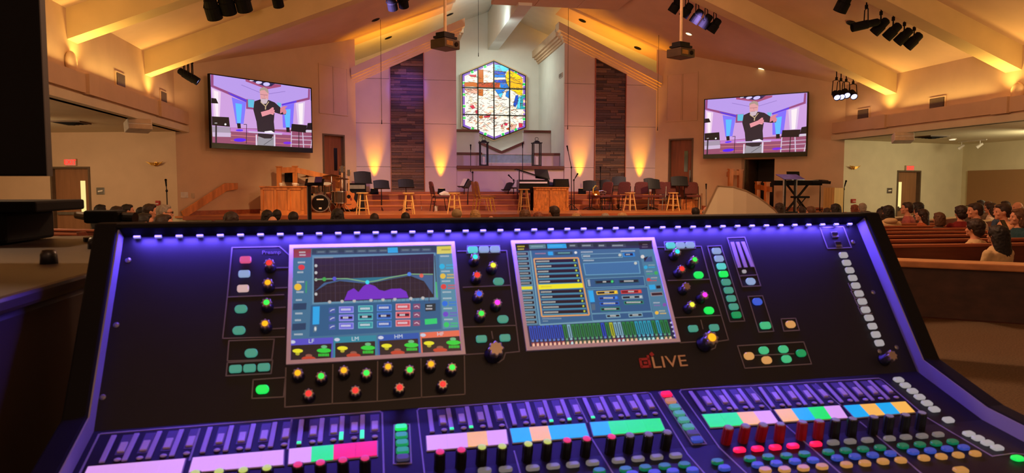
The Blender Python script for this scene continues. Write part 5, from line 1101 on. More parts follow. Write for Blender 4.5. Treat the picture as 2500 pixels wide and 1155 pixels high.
# ================================================================== LEFT FOREGROUND
def boxpts(b, px0, py0, px1, py1, z0, z1):     # box with its front face filling a pixel rectangle at depth z0
    c = [CAM + ray(x, y) * z0 for x, y in ((px0, py0), (px1, py0), (px1, py1), (px0, py1))]
    d = V((FW.x, FW.y, 0)).normalized() * (z1 - z0); b.hexa(c, [p + d for p in c])
p = CAM + ray(20, 300) * 1.35
mon = thing('hung_monitor', 'black flat monitor hanging at the upper left frame edge', 'monitor', p)
hf = V((FW.x, FW.y, 0)).normalized(); hr = V((RT.x, RT.y, 0))
rr = (CAM + ray(117, 430) * 1.3); rl = rr - hr * .62
hb, ht = rr.z, rr.z + .42
def slabq(b, a, c, z0, z1, d0, d1): b.hexa([a + hf * d0 + V((0, 0, z0 - a.z)), c + hf * d0 + V((0, 0, z0 - c.z)), c + hf * d0 + V((0, 0, z1 - c.z)), a + hf * d0 + V((0, 0, z1 - a.z))], [a + hf * d1 + V((0, 0, z0 - a.z)), c + hf * d1 + V((0, 0, z0 - c.z)), c + hf * d1 + V((0, 0, z1 - c.z)), a + hf * d1 + V((0, 0, z1 - a.z))])
b = B(); slabq(b, rl, rr - hr * .002, hb, ht, 0, .014); b.obj('screen_panel', M_MATTE, mon, True, bev=.004)
b = B(); slabq(b, rr - hr * .002, rr, hb, ht, .0, .0142); b.obj('lit_edge', mat('lit_edge_grey', (96, 90, 88), .5), mon, True)  # light along the monitor side is put into this grey
c = (rl + rr) / 2; b = B(); slabq(b, rl + hr * .12, rr - hr * .16, hb + .1, ht - .08, .014, .05); b.obj('rear_housing', M_BLACK, mon, True)
b = B(); b.tube([c + hf * .05 + V((0, 0, .2)), c + hf * .12 + V((0, 0, .24)), c + hf * .12 + V((0, 0, .6)), V((c.x, c.y, 7.0)) + hf * .12], .02, 8); b.obj('mount_pole', M_BLACK, mon, True)
# rack cabinet with the case and camera standing on it
M_RACK = mat('rack_wood', (52, 40, 34), .5, vary=.2, scale=6)
cab = thing('equipment_cabinet', 'dark wooden equipment cabinet left of the mixing console', 'cabinet', (-1.1, 1.25, 0))
ztop = 1.445
b = B(); b.box((-1.12, 1.45, ztop / 2), (1.28, 1.26, ztop)); b.obj('body', M_RACK, cab, True, bev=.01)
b = B(); b.box((-1.12, 1.45, ztop + .012), (1.31, 1.3, .022)); b.obj('top', M_RACK, cab, True, bev=.006)
for x, y in ((230, 577), (118, 606)):
    q = onplane(x, y, (0, 1.0, ztop + .1), (0, 0, 1)); q = fl(x, y, ztop + .05); b = B(); b.lathe([(.014, 0), (.013, .016), (.01, .024), (.002, .025)], 14, (q.x, q.y, ztop + .023)); b.obj('knob', M_KNOB, cab, True, smooth=True)
q = fl(80, 560, ztop + .02)
case = thing('equipment_case', 'black equipment case with flat lid on the dark cabinet', 'case', (-1.35, 1.5, ztop + .023))
rr2 = CAM + ray(168, 498) * 1.62
b = B(); x1 = rr2.x - .135; b.box((x1 - .45, rr2.y + .12, (ztop + .026 + rr2.z - .02) / 2), (.9, .24, rr2.z - .02 - ztop - .026)); b.obj('body', M_MATTE, case, True, bev=.008)
b = B(); b.box((x1 - .43, rr2.y + .12, rr2.z - .006), (1.0, .26, .026)); b.obj('lid', M_MATTE, case, True, bev=.005)
b = B(); b.tube([(x1 - .6, rr2.y - .005, rr2.z - .07), (x1 - .6, rr2.y - .03, rr2.z - .08), (x1 - .4, rr2.y - .03, rr2.z - .08), (x1 - .4, rr2.y - .005, rr2.z - .07)], .006, 6); b.obj('handle', M_BLACK, case, True)
# small camcorder on a low stand, pointing to the right
q = CAM + ray(258, 529) * 1.75
cc = thing('video_camera', 'small black video camera on a short stand beside the case', 'camera', (q.x, q.y, ztop + .023))
R = RZ(-.2)
b = B(); b.box(q, (.085, .05, .032), R); b.obj('body', M_MATTE, cc, True, bev=.006)
b = B(); b.cyl(q + R @ V((.04, 0, -.002)), q + R @ V((.075, 0, -.004)), .013, .015, 14); b.obj('lens', M_GLOSS, cc, True)
b = B(); b.cyl(q + R @ V((-.04, 0, 0)), q + R @ V((-.075, 0, .004)), .011, .009, 10); b.obj('viewfinder', mat('viewfinder_grey', (120, 104, 76), .5), cc, True)
b = B(); b.cyl(q + V((0, 0, -.016)), (q.x, q.y, ztop + .023), .014, .016, 10); b.obj('stand', M_BLACK, cc, True)
b = B(); b.cyl((q.x, q.y, ztop + .023), (q.x, q.y, ztop + .033), .05, n=18); b.obj('base_plate', M_BLACK, cc, True)
# curled cream sheet standing behind the console hood
sh = thing('curved_sheet', 'cream curved sheet standing behind the right half of the console', 'panel', (0, 0, 0))
outl = [(1717, 527), (1751, 456), (1790, 458), (1822, 468), (1850, 483), (1874, 500), (1893, 516), (1902, 530)]
zc = lambda x: 1.42 + .06 * ((x - 1800) / 100) ** 2
base = [(1717, 545), (1751, 545), (1790, 545), (1822, 545), (1850, 545), (1874, 545), (1893, 545), (1902, 545)]
tp_ = [CAM + ray(x, y) * (zc(x) + .1 * (545 - y) / 90) for x, y in outl]; bt_ = [CAM + ray(x, y) * zc(x) for x, y in base]
sh.location = bt_[3].copy(); b = B()
for i in range(7): b.hexa([bt_[i], bt_[i + 1], tp_[i + 1], tp_[i]], [t + hf * .004 for t in (bt_[i], bt_[i + 1], tp_[i + 1], tp_[i])])
b.obj('sheet', mat('cream_card', (234, 216, 184), .8, vary=.05), sh, True)
b = B(); b.tube([t + V((0, 0, .001)) for t in tp_], .0022, 6); b.obj('edge_binding', mat('edge_binding', (170, 138, 104), .7), sh, True)
b = B(); zl = min(t.z for t in bt_); b.box(sh.location + V((0, 0, (1.1 + zl - sh.location.z - sh.location.z) / 2 - .0)) + hf * .01, (.12, .02, 0.3), RZ(0)); 
b = B(); s0 = sh.location; b.cyl((s0.x, s0.y, 0), (s0.x, s0.y, s0.z), .014, n=10); b.obj('stand_pole', M_BLACK, sh, True); b = B(); b.cyl((s0.x, s0.y, 0), (s0.x, s0.y, .02), .17, n=18); b.obj('stand_base', M_BLACK, sh, True)

# ================================================================== PEWS
def pew(x0, x1, Y, lab, grp, hym=True, ang=0, piv=None):
    L = x1 - x0; t = thing('pew', lab, 'pew', ((x0 + x1) / 2, Y, 0), ang, grp)
    b = B(); b.hexa([(-L / 2, -.02, .32), (L / 2, -.02, .32), (L / 2, .02, .32), (-L / 2, .02, .32)], [(-L / 2, -.1, .87), (L / 2, -.1, .87), (L / 2, -.06, .87), (-L / 2, -.06, .87)]); b.obj('backrest', M_PEW, t)
    b = B(); b.box((0, -.085, .89), (L, .075, .04)); b.obj('cap_rail', M_PEWTOP, t, bev=.01)
    b = B(); b.box((0, .22, .43), (L, .46, .05)); b.obj('seat', M_PEW, t, bev=.01)
    for s in (-1, 1):
        b = B(); b.prism([(s * L / 2, -.13, 0), (s * L / 2, .45, 0), (s * L / 2, .45, .5), (s * L / 2, .2, .62), (s * L / 2, .0, .93), (s * L / 2, -.13, .93)], (s * .05, 0, 0)); b.obj('end_panel', M_PEW, t, bev=.008)
    b = B(); b.box((0, -.115, .62), (L * .96, .05, .02)); b.box((0, -.1, .58), (L * .96, .02, .06)); b.obj('book_rail', M_PEW, t)
    return t
ROW0, DY = 6.94, .76
ROWY = lambda k: ROW0 + DY * k
ordn = ['first', 'second', 'third', 'fourth', 'fifth', 'sixth', 'seventh', 'eighth', 'ninth', 'tenth', 'eleventh', 'twelfth']
for k in range(1, 12):
    pew(3.25, 10.6, ROWY(k), 'long brown wooden pew right of centre, %s row counting from the console' % ordn[k - 1], 'pews right of centre')
    pew(-3.6, 2.3, ROWY(k), 'brown wooden pew in the centre block, %s row counting from the console' % ordn[k - 1], 'pews in the centre block')
# rear pew / booth rail with the wide cap nearest the console on the right
pa, pb = onplane(2157, 628, (0, 0, .93), (0, 0, 1)), onplane(2500, 641, (0, 0, .93), (0, 0, 1))
e = (pb - pa).normalized(); pa = pa - e * 1.6; pb = pb + e * 1.2; nn = V((e.y, -e.x, 0))
rw = thing('rear_pew', 'nearest wooden pew with a broad pale cap, closing the seats at right', 'pew', (pa + pb) / 2)
rw.location.z = 0
def along(b, o0, o1, z0, z1, a=None, c=None):
    a = pa if a is None else a; c = pb if c is None else c; F2 = lambda p, o, z: V((p.x, p.y, 0)) + nn * o + V((0, 0, z))
    b.hexa([F2(a, o0, z0), F2(c, o0, z0), F2(c, o1, z0), F2(a, o1, z0)], [F2(a, o0, z1), F2(c, o0, z1), F2(c, o1, z1), F2(a, o1, z1)])
b = B(); along(b, 0, .3, .87, .93); b.obj('cap', mat('pale_pew_cap', (196, 132, 84), .4, vary=.18, scale=4, stretch=(.3, 3, 3)), rw, True, bev=.012)
b = B(); along(b, .2, .25, .42, .87); b.obj('back_panel', mat('dark_pew_panel', (66, 40, 30), .5, vary=.3, scale=4, stretch=(.3, 3, 3)), rw, True)
b = B(); along(b, -.1, .2, .40, .45); b.obj('seat', M_PEW, rw, True)
for f in (.02, .98):
    q = pa.lerp(pb, f); q2 = q + e * .06; b = B(); along(b, -.15, .28, 0, .87, q, q2); b.obj('end_panel', M_PEW, rw, True)
# angled pews at the far right and far left
def angpew(px, py, Y, ang, L, lab, grp):
    p = fl(px, py, .91); t = pew(-L / 2, L / 2, 0, lab, grp); t.location = (p.x, p.y, 0); t.rotation_euler.z = ang; return t
ML_ = mat('pew_cap_highlight', (214, 178, 132), .4)  # edge highlight of the angled pews is put into this cap colour
ang_p = fl(2420, 534, .91)
for i in range(4):
    t = pew(-1.7, 1.7, 0, 'angled pew with a highlight painted on its cap in the right outer block, %s row from the console' % ordn[i], 'angled pews at the right'); q = V((-sin(radians(33)), cos(radians(33)), 0)) * (.95 * (i - 1)); t.location = (ang_p.x + q.x, ang_p.y + q.y, 0); t.rotation_euler.z = radians(33)
    for ch in t.children:
        if ch.name.startswith('cap_rail'): ch.data.materials[0] = ML_
for i in range(6):
    t = pew(-2.0, 2.0, 0, 'angled brown pew in the left block, %s row counting from the console' % ordn[i], 'angled pews at the left'); t.location = (-6.3 - i * .05, 8.6 + i * .98, 0); t.rotation_euler.z = radians(-24)
t = pew(-1.6, 1.6, 0, 'nearest left pew end, lit orange, seen past the video camera', 'angled pews at the left'); t.location = (-5.3, 6.35, 0); t.rotation_euler.z = radians(-20)

# ================================================================== THE CONGREGATION
def voxel(b, name, size, smooth=True, lump=0):
    me = b.mesh(name); o = bpy.data.objects.new('tmp', me); COL.objects.link(o)
    md = o.modifiers.new('r', 'REMESH'); md.mode = 'VOXEL'; md.voxel_size = size; md.use_smooth_shade = True
    m2 = o.modifiers.new('s', 'SMOOTH'); m2.iterations = 4; m2.factor = .5
    dg = bpy.context.evaluated_depsgraph_get(); out = bpy.data.meshes.new_from_object(o.evaluated_get(dg)); out.name = name
    bpy.data.objects.remove(o); bpy.data.meshes.remove(me)
    if lump:
        for v in out.vertices:
            q = v.co * 38; v.co += v.normal * (noise.noise(q) * lump + noise.noise(V((v.co.x * 90, v.co.y * 90, v.co.z * 14))) * lump * .5)
    return out
def limb(b, pts, rs): b.tube(pts, rs, 12); [b.ell(p, (r * 1.02,) * 3, 10, 8) for p, r in zip(pts, rs)]
HZ = 1.165
def head_parts(b, male):
    b.ell((0, .012, HZ + .012), (.074, .094, .104), 18, 14); b.ell((0, .036, HZ - .05), (.056, .066, .062), 14, 10)      # skull, jaw
    b.ell((0, .096, HZ - .088), (.024, .02, .018), 10, 8); b.prism([(-.012, .1, HZ + .012), (.012, .1, HZ + .012), (.017, .1, HZ - .036), (-.017, .1, HZ - .036)], (0, .016, -.004)); b.ell((0, .118, HZ - .03), (.013, .018, .012), 10, 8)
    b.ell((0, .096, HZ + .03), (.05, .014, .011), 12, 8); b.ell((0, .1, HZ - .058), (.024, .013, .007), 10, 6); b.ell((0, .098, HZ - .068), (.02, .012, .007), 10, 6)
    for s in (-1, 1): b.ell((s * .077, .006, HZ - .008), (.012, .02, .032), 8, 8); b.ell((s * .042, .078, HZ - .028), (.022, .02, .02), 8, 8)
    b.rings([((0, -.005, 1.0), .062, .06), ((0, .0, 1.05), .052, .054), ((0, .008, 1.12), .05, .054)])
def body_mesh(kind):
    w = dict(man=1.0, woman=.87)[kind]; b = B(); head_parts(b, kind == 'man')
    b.rings([((0, .0, .46), .165 * w, .12), ((0, 0, .56), .16 * w, .115), ((0, -.01, .7), .145 * w, .1), ((0, -.02, .84), .165 * w, .11), ((0, -.02, .94), .175 * w, .1), ((0, -.012, .985), .12 * w, .08), ((0, -.005, 1.02), .066, .062)])
    for s in (-1, 1):
        limb(b, [(s * .185 * w, -.015, .935), (s * .225 * w, .02, .68), (s * .15, .26, .60)], [.05 * w, .041 * w, .027])
        hx, hy, hz = s * .135, .3, .585; b.ell((hx, hy + .02, hz), (.036, .05, .018), 10, 8)
        for i in range(4):
            fx = hx + (i - 1.5) * .018; L = (.05, .06, .064, .048)[i]; b.tube([(fx, hy + .05, hz), (fx, hy + .05 + L * .6, hz - .002), (fx, hy + .05 + L, hz - .02)], [.0095, .009, .008], 8)
        b.tube([(hx - s * .03, hy + .0, hz), (hx - s * .055, hy + .03, hz - .004), (hx - s * .052, hy + .062, hz - .012)], [.011, .01, .009], 8)
        limb(b, [(s * .09, .0, .52), (s * .1, .36, .51), (s * .1, .34, .1)], [.082, .06, .04]); b.ell((s * .1, .39, .045), (.045, .12, .042), 12, 8)
    return voxel(b, 'body', .0085)
def shirt_mesh(kind):
    w = dict(man=1.0, woman=.87)[kind]; b = B()
    b.rings([((0, 0, .5), .185 * w, .135), ((0, 0, .6), .178 * w, .128), ((0, -.012, .72), .165 * w, .115), ((0, -.022, .85), .182 * w, .125), ((0, -.022, .94), .19 * w, .113), ((0, -.014, .99), .135 * w, .09), ((0, -.008, 1.022), .076, .072)])
    for s in (-1, 1): limb(b, [(s * .185 * w, -.018, .93), (s * .228 * w, .018, .68), (s * .158, .24, .607)], [.064 * w, .054 * w, .042])
    return voxel(b, 'shirt', .011, lump=.0035)
def trousers_mesh():
    b = B()
    for s in (-1, 1): limb(b, [(s * .085, .0, .53), (s * .1, .36, .515), (s * .1, .34, .12)], [.095, .072, .058])
    b.rings([((0, 0, .44), .17, .125), ((0, 0, .6), .172, .126)]); return voxel(b, 'trousers', .014)
def hair_mesh(style):
    b = B()
    if style == 'short': b.ell((0, -.012, HZ + .03), (.087, .1, .098), 18, 14); b.ell((0, -.045, HZ - .025), (.074, .062, .068), 14, 10); b.ell((0, .04, HZ + .085), (.066, .06, .036), 12, 8)
    elif style == 'bushy': b.ell((0, -.014, HZ + .04), (.104, .115, .105), 18, 14); b.ell((0, -.05, HZ - .03), (.09, .07, .08), 14, 10); b.ell((0, .05, HZ + .09), (.08, .06, .042), 12, 8)
    elif style == 'fringe': b.ell((0, -.03, HZ - .012), (.086, .084, .055), 16, 10)
    elif style == 'bob': b.ell((0, -.014, HZ + .03), (.098, .108, .1), 18, 14); b.rings([((0, -.03, HZ + .03), .098, .088), ((0, -.035, HZ - .06), .105, .08), ((0, -.04, HZ - .135), .1, .066)]); b.ell((0, .045, HZ + .09), (.07, .055, .03), 12, 8)
    elif style == 'long': b.ell((0, -.014, HZ + .03), (.1, .112, .102), 18, 14); b.rings([((0, -.03, HZ + .03), .1, .09), ((0, -.045, HZ - .08), .108, .08), ((0, -.075, HZ - .19), .112, .06), ((0, -.1, HZ - .3), .09, .04)]); b.ell((0, .045, HZ + .09), (.07, .055, .03), 12, 8)
    elif style == 'bun': b.ell((0, -.012, HZ + .03), (.086, .099, .095), 18, 14); b.ell((0, -.045, HZ - .02), (.072, .06, .06), 14, 10); b.ell((0, -.06, HZ + .125), (.042, .042, .038), 12, 10)
    elif style == 'cap': b.ell((0, -.004, HZ + .045), (.09, .106, .085), 18, 12); b.ell((0, .12, HZ + .035), (.065, .06, .01), 14, 8)
    return voxel(b, 'hair', .0085, lump=.006 if style in ('bushy', 'long', 'bob') else .003)
BODY = {k: body_mesh(k) for k in ('man', 'woman')}; SHIRT = {k: shirt_mesh(k) for k in ('man', 'woman')}; TROU = trousers_mesh()
HAIR = {k: hair_mesh(k) for k in ('short', 'bushy', 'fringe', 'bob', 'long', 'bun', 'cap')}
me_eye = B().ell((0, 0, 0), (.009, .006, .006), 8, 6).mesh('eye', True)
SK = dict(fair=mat('skin_fair', (214, 150, 116), .6, vary=.06), tan=mat('skin_tan', (176, 112, 78), .6, vary=.06))
HC_ = dict(black=mat('hair_black', (24, 18, 16), .6, vary=.3, scale=40), dark=mat('hair_dark_brown', (46, 30, 22), .6, vary=.3, scale=40), brown=mat('hair_brown', (92, 60, 38), .6, vary=.3, scale=40), auburn=mat('hair_auburn', (122, 62, 36), .6, vary=.3, scale=40), blond=mat('hair_blond', (176, 136, 86), .6, vary=.25, scale=40), grey=mat('hair_grey', (150, 138, 124), .7, vary=.25, scale=40), cap=mat('beige_cap', (160, 136, 98), .8))
def cloth(n, c): return mat('cloth_' + n, c, .9, vary=.1, scale=14)
CL = dict(cream=cloth('cream', (216, 186, 138)), red=cloth('red', (126, 28, 28)), pink=cloth('pink', (176, 96, 92)), white=cloth('white', (222, 204, 184)), black=cloth('black', (26, 24, 28)), navy=cloth('navy', (36, 40, 58)), teal=cloth('teal', (30, 68, 76)), peach=cloth('peach', (222, 162, 118)), orange=cloth('orange', (186, 96, 52)), olive=cloth('olive', (96, 88, 58)), maroon=cloth('maroon', (70, 26, 28)), grey=cloth('grey', (92, 86, 86)), floral=cloth('floral', (92, 74, 64)), blue=cloth('blue', (70, 92, 124)), brown=cloth('brown', (104, 76, 56)))
M_TR = cloth('trousers', (44, 42, 52))
def part(me, nm, m, root, mtx=None):
    o = bpy.data.objects.new(nm, me); COL.objects.link(o); o.parent = root
    if not me.materials: me.materials.append(m)
    o.material_slots[0].link = 'OBJECT'; o.material_slots[0].material = m
    if mtx is not None: o.matrix_local = mtx
    return o
def person(px, py, k, kind, hair, hcol, shirt, lab, face=0, skin='fair', lean=0, tilt=0, glasses=False, Y=None, wide=1.0):
    """head top at pixel (px,py), seated in pew row k (or at depth Y)"""
    y = ROWY(k) + .14 if Y is None else Y
    p = yp(px, py, y); s = p.z / 1.285
    t = thing('person', lab, 'person', (p.x, p.y, 0), radians(face), 'congregation in the pews'); 
    if lean: t.rotation_euler = (0, 0, radians(face))
    Ms = Matrix.Diagonal((s * wide, s * wide, s, 1))
    if lean: Ms = Matrix.Translation((0, 0, .5 * s)) @ Matrix.Rotation(radians(-lean), 4, 'X') @ Matrix.Translation((0, 0, -.5 * s)) @ Ms
    part(BODY[kind], 'body', SK[skin], t, Ms); part(SHIRT[kind], 'shirt', CL[shirt], t, Ms); part(TROU, 'trousers', M_TR, t, Matrix.Diagonal((s * wide, s * wide, s, 1)))
    if hair: part(HAIR[hair], 'cap' if hair == 'cap' else 'hair', HC_[hcol], t, Ms)
    for q in (-1, 1): part(me_eye, 'eye', M_GLOSS, t, Ms @ Matrix.Translation((q * .031, .098, HZ + .008)))
    if glasses:
        b = B()
        for q in (-1, 1): b.tube([(q * .034 + .02 * cos(a * pi / 5), .114, HZ + .006 + .017 * sin(a * pi / 5)) for a in range(11)], .0025, 5); b.tube([(q * .054, .112, HZ + .008), (q * .08, .02, HZ + .01)], .0022, 5)
        o = b.obj('glasses', M_BLACK, t); o.matrix_local = Ms
    return t
# right block
R_ = -90; 
person(2437, 551, 0, 'woman', 'long', 'black', 'cream', 'woman with long black hair and cream top, nearest at right', 8, wide=1.12)
person(2382, 537, 1, 'man', 'bushy', 'dark', 'cream', 'young man with bushy dark hair and cream shirt, second nearest', 22)
person(2195, 609, 0, 'man', 'short', 'blond', 'cream', 'person bent forward so only a cream shirt back shows', 10, lean=48)
person(2347, 504, 5, 'man', 'bushy', 'dark', 'red', 'man with dark hair in a deep red sweater', -12)
person(2396, 495, 4, 'man', 'short', 'dark', 'white', 'man in a white shirt looking down to the left', 60, lean=6)
person(2293, 519, 5, 'woman', 'bob', 'brown', 'floral', 'girl with straight light brown hair beside the red sweater', 0)
person(2252, 511, 6, 'woman', 'long', 'dark', 'orange', 'woman with long wavy hair and orange top, turned left', 62)
person(2217, 494, 7, 'woman', 'short', 'dark', 'pink', 'woman with short dark hair in a rose top, facing left', 50)
person(2241, 494, 8, 'woman', 'long', 'black', 'grey', 'woman with long black hair behind the rose top', 25)
hd = person(2169, 502, 6, 'man', 'bob', 'black', 'cream', 'person with sleek black hair in a cream hooded sweatshirt', -8)
person(2153, 515, 7, 'woman', 'bob', 'dark', 'maroon', 'dark haired child leaning against the cream hoodie', -25)
person(2150, 508, 8, 'woman', 'bun', 'black', 'black', 'child with a dark hair bun left of the cream hoodie', 0)
person(2117, 516, 7, 'woman', 'bob', 'dark', 'floral', 'woman with curly dark hair and patterned top at the console corner', 15)
person(2106, 496, 9, 'man', 'short', 'grey', 'grey', 'man with grey hair near the red wall alarm', -20)
person(2087, 500, 10, 'woman', 'bob', 'auburn', 'brown', 'person with auburn hair beside the grey haired man', 0)
person(2040, 498, 8, 'woman', 'long', 'black', 'black', 'woman with long black hair before the beige wooden box', 0)
person(2020, 508, 9, 'woman', 'bob', 'dark', 'maroon', 'dark haired person just left of the long black hair', 0)
person(1980, 504, 8, 'man', 'short', 'brown', 'grey', 'brown haired person below the keyboard stand', 10)
person(1958, 505, 10, 'man', 'short', 'dark', 'navy', 'dark haired person below the clear lectern', 0)
person(1903, 496, 9, 'woman', 'long', 'dark', 'maroon', 'woman with long dark hair beside the cream curved sheet', -10)
person(2421, 496, 7, 'woman', 'long', 'dark', 'white', 'woman with dark hair and white sleeve behind the white shirt', 30, Y=13.5)
person(2395, 489, 8, 'woman', 'bob', 'dark', 'grey', 'dark haired person farthest back under the tan panel edge', 0, Y=15.6)
person(2414, 492, 8, 'man', 'short', 'brown', 'brown', 'brown haired person behind the white sleeve woman', 0, Y=14.8)
person(2441, 499, 7, 'woman', 'bob', 'blond', 'blue', 'woman with blond hair and blue top', 15, Y=12.3)
person(2462, 497, 6, 'man', 'short', 'dark', 'peach', 'man in a peach shirt looking down at a phone', 62, Y=9.42, lean=5)
person(2455, 491, 8, 'man', 'short', 'dark', 'grey', 'dark haired man behind the peach shirt', 10, Y=14.2)
person(2487, 493, 8, 'man', 'fringe', 'grey', 'pink', 'balding man far right near the tan panel', 70, Y=12.4)
person(2489, 510, 5, 'man', 'bob', 'brown', 'teal', 'brown haired person in a dark teal top at the right edge', 70, Y=8.66)
# centre
person(1698, 507, 8, 'man', 'short', 'black', 'black', 'man with black hair left of the cream curved sheet', 0)
person(1722, 504, 9, 'man', 'fringe', 'grey', 'grey', 'bald man with glasses leaning beside the cream curved sheet', -35, lean=8, glasses=True)
for px, py, k, kind, hair, hc, sh_, lab, f in (
    (1281, 512, 6, 'woman', 'long', 'brown', 'brown', 'woman with long brown hair below the tallest stool', 0), (1314, 518, 6, 'woman', 'bob', 'auburn', 'orange', 'person with short auburn hair below the organ', 0), (1353, 503, 6, 'man', 'short', 'dark', 'black', 'dark haired man in a black jacket below the organ', 25),
    (1411, 514, 9, 'man', 'fringe', 'brown', 'brown', 'bald man right of the black jacket', -10), (1406, 521, 7, 'woman', 'bob', 'blond', 'cream', 'blond person before the bald man', 0), (1478, 521, 6, 'man', 'short', 'grey', 'grey', 'grey haired person at the middle of the console edge', 0),
    (1519, 520, 5, 'woman', 'bob', 'blond', 'cream', 'blond person below the fifth stool', 0), (1115, 511, 6, 'man', 'cap', 'cap', 'olive', 'man in a beige cap and olive jacket', 0), (1160, 513, 7, 'woman', 'long', 'blond', 'cream', 'woman with streaked blond hair right of the beige cap', 0), (1199, 527, 7, 'man', 'fringe', 'grey', 'cream', 'balding head just above the console edge, right of the blond hair', 0),
    (990, 519, 7, 'man', 'short', 'black', 'black', 'dark haired person below the second stool', 0), (914, 521, 7, 'man', 'short', 'dark', 'navy', 'dark haired person below the left music stands', 0), (824, 510, 5, 'woman', 'bob', 'black', 'black', 'dark bobbed head below the acoustic guitar', 0), (716, 517, 6, 'man', 'short', 'black', 'navy', 'dark haired person below the right end of the wooden desk', 0),
    (652, 513, 7, 'woman', 'bob', 'black', 'black', 'left of two dark heads below the wooden desk', 0), (676, 512, 8, 'man', 'short', 'black', 'grey', 'right of two dark heads below the wooden desk', 0), (665, 528, 5, 'man', 'fringe', 'brown', 'brown', 'balding head in front of the two dark heads', 0), (564, 520, 4, 'man', 'bushy', 'dark', 'black', 'curly dark head below the left stage corner', 0)):
    person(px, py, k, kind, hair, hc, sh_, lab, f)
# left block, turned towards the stage
for px, py, Y, kind, hair, hc, sh_, lab, f, gl_ in (
    (245, 500, 14.6, 'woman', 'bob', 'black', 'black', 'dark head just right of the equipment case', -30, 0), (285, 504, 13.0, 'woman', 'bob', 'dark', 'navy', 'dark bobbed head left of the young man in profile', -30, 0), (310, 499, 13.9, 'man', 'short', 'black', 'black', 'young man with dark hair in profile, looking right', -68, 0), (345, 506, 14.7, 'man', 'short', 'black', 'grey', 'dark head behind the man looking down', -40, 0),
    (365, 498, 12.2, 'man', 'short', 'dark', 'black', 'man with dark hair looking down to the right', -70, 0), (400, 500, 11.4, 'man', 'short', 'grey', 'maroon', 'older man with grey hair and glasses in a maroon top', -80, 1), (350, 521, 9.6, 'man', 'short', 'black', 'black', 'dark haired boy in front of the man looking down', -60, 0), (398, 524, 9.3, 'woman', 'short', 'dark', 'maroon', 'child in profile before the older man with glasses', -72, 0)):
    person(px, py, 0, kind, hair, hc, sh_, lab, f, glasses=bool(gl_), Y=Y)
# hood and lettering of the cream sweatshirt
b = B(); b.ell((0, -.09, .99), (.13, .075, .06), 14, 8); o = b.obj('hood', CL['cream'], hd, smooth=True)
mw = Matrix.Translation((0.02, -.16, .86)) @ Matrix.Rotation(radians(90), 4, 'X')
t_ = words('lettering', 'CM', CL['grey'], None, Matrix(), .075, .003); t_.parent = hd; t_.matrix_local = mw
# service sheets and books lying on pew rails
for x, y, k, lab in ((2285, 628, 1, 'white service sheet on the rail of the nearest straight pew'), (2294, 608, 2, 'white service sheet on the second pew rail'), (2168, 610, 2, 'white booklet at the left end of the second pew rail')):
    q = fl(x, y, .915); t = thing('service_sheet', lab, 'paper', (q.x, ROWY(k) - .085, .91)); b = B(); b.box((0, 0, .003), (.17, .12, .006), RZ(.1)); b.obj('sheet', M_PAPER, t); b = B(); b.box((0, 0, .007), (.006, .12, .003), RZ(.1)); b.obj('fold', M_WHITE, t)
q = yp(2452, 548, 8.95); t = thing('phone', 'dark phone held low before the man in the peach shirt', 'phone', q); b = B(); b.box((0, 0, 0), (.075, .01, .15), RX(-.6)); b.obj('body', M_BLACK, t, bev=.003); b = B(); b.box((0, -.006, .003), (.066, .002, .13), RX(-.6)); b.obj('screen', M_GLASSDK, t)

# ================================================================== ON THE STAGE
def st(px, py, h=STH): return fl(px, py, h)
# wooden stools
def stool(px, py, ytop, lab):
    p = st(px, py); hh = hgt(p, ytop) - STH; t = thing('wooden_stool', lab, 'stool', p, random.uniform(0, 1), 'wooden stools along the stage front')
    b = B(); b.lathe([(.13, hh - .035), (.165, hh - .03), (.17, hh - .012), (.155, hh)], 20); b.obj('seat', M_PINE, t, smooth=False)
    tops = []; 
    for k in range(4):
        a = pi / 4 + k * pi / 2; T = V((.105 * cos(a), .105 * sin(a), hh - .03)); F_ = V((.2 * cos(a), .2 * sin(a), 0)); tops.append((T, F_)); b = B(); b.tube([F_, F_.lerp(T, .5), T], [.016, .021, .018], 8); b.obj('leg', M_PINE, t)
    for k in range(4):
        for f in ((.3, .66) if k % 2 == 0 else (.36, .72)):
            b = B(); b.tube([tops[k][1].lerp(tops[k][0], f), tops[(k + 1) % 4][1].lerp(tops[(k + 1) % 4][0], f)], .011, 6); b.obj('rung', M_PINE, t)
for px, py, yt, lab in ((885.5, 524, 470, 'light wooden stool nearest the acoustic guitar'), (998, 523, 470.5, 'light wooden stool before the left stone strip'), (1110, 521.5, 470.5, 'light wooden stool right of the side-facing chair'), (1279, 521, 461, 'tallest light wooden stool, beside the organ'), (1537.5, 514.5, 470, 'light wooden stool before the right amber beam'), (1643, 514.5, 470, 'light wooden stool at the right before the maroon chairs')): stool(px, py, yt, lab)
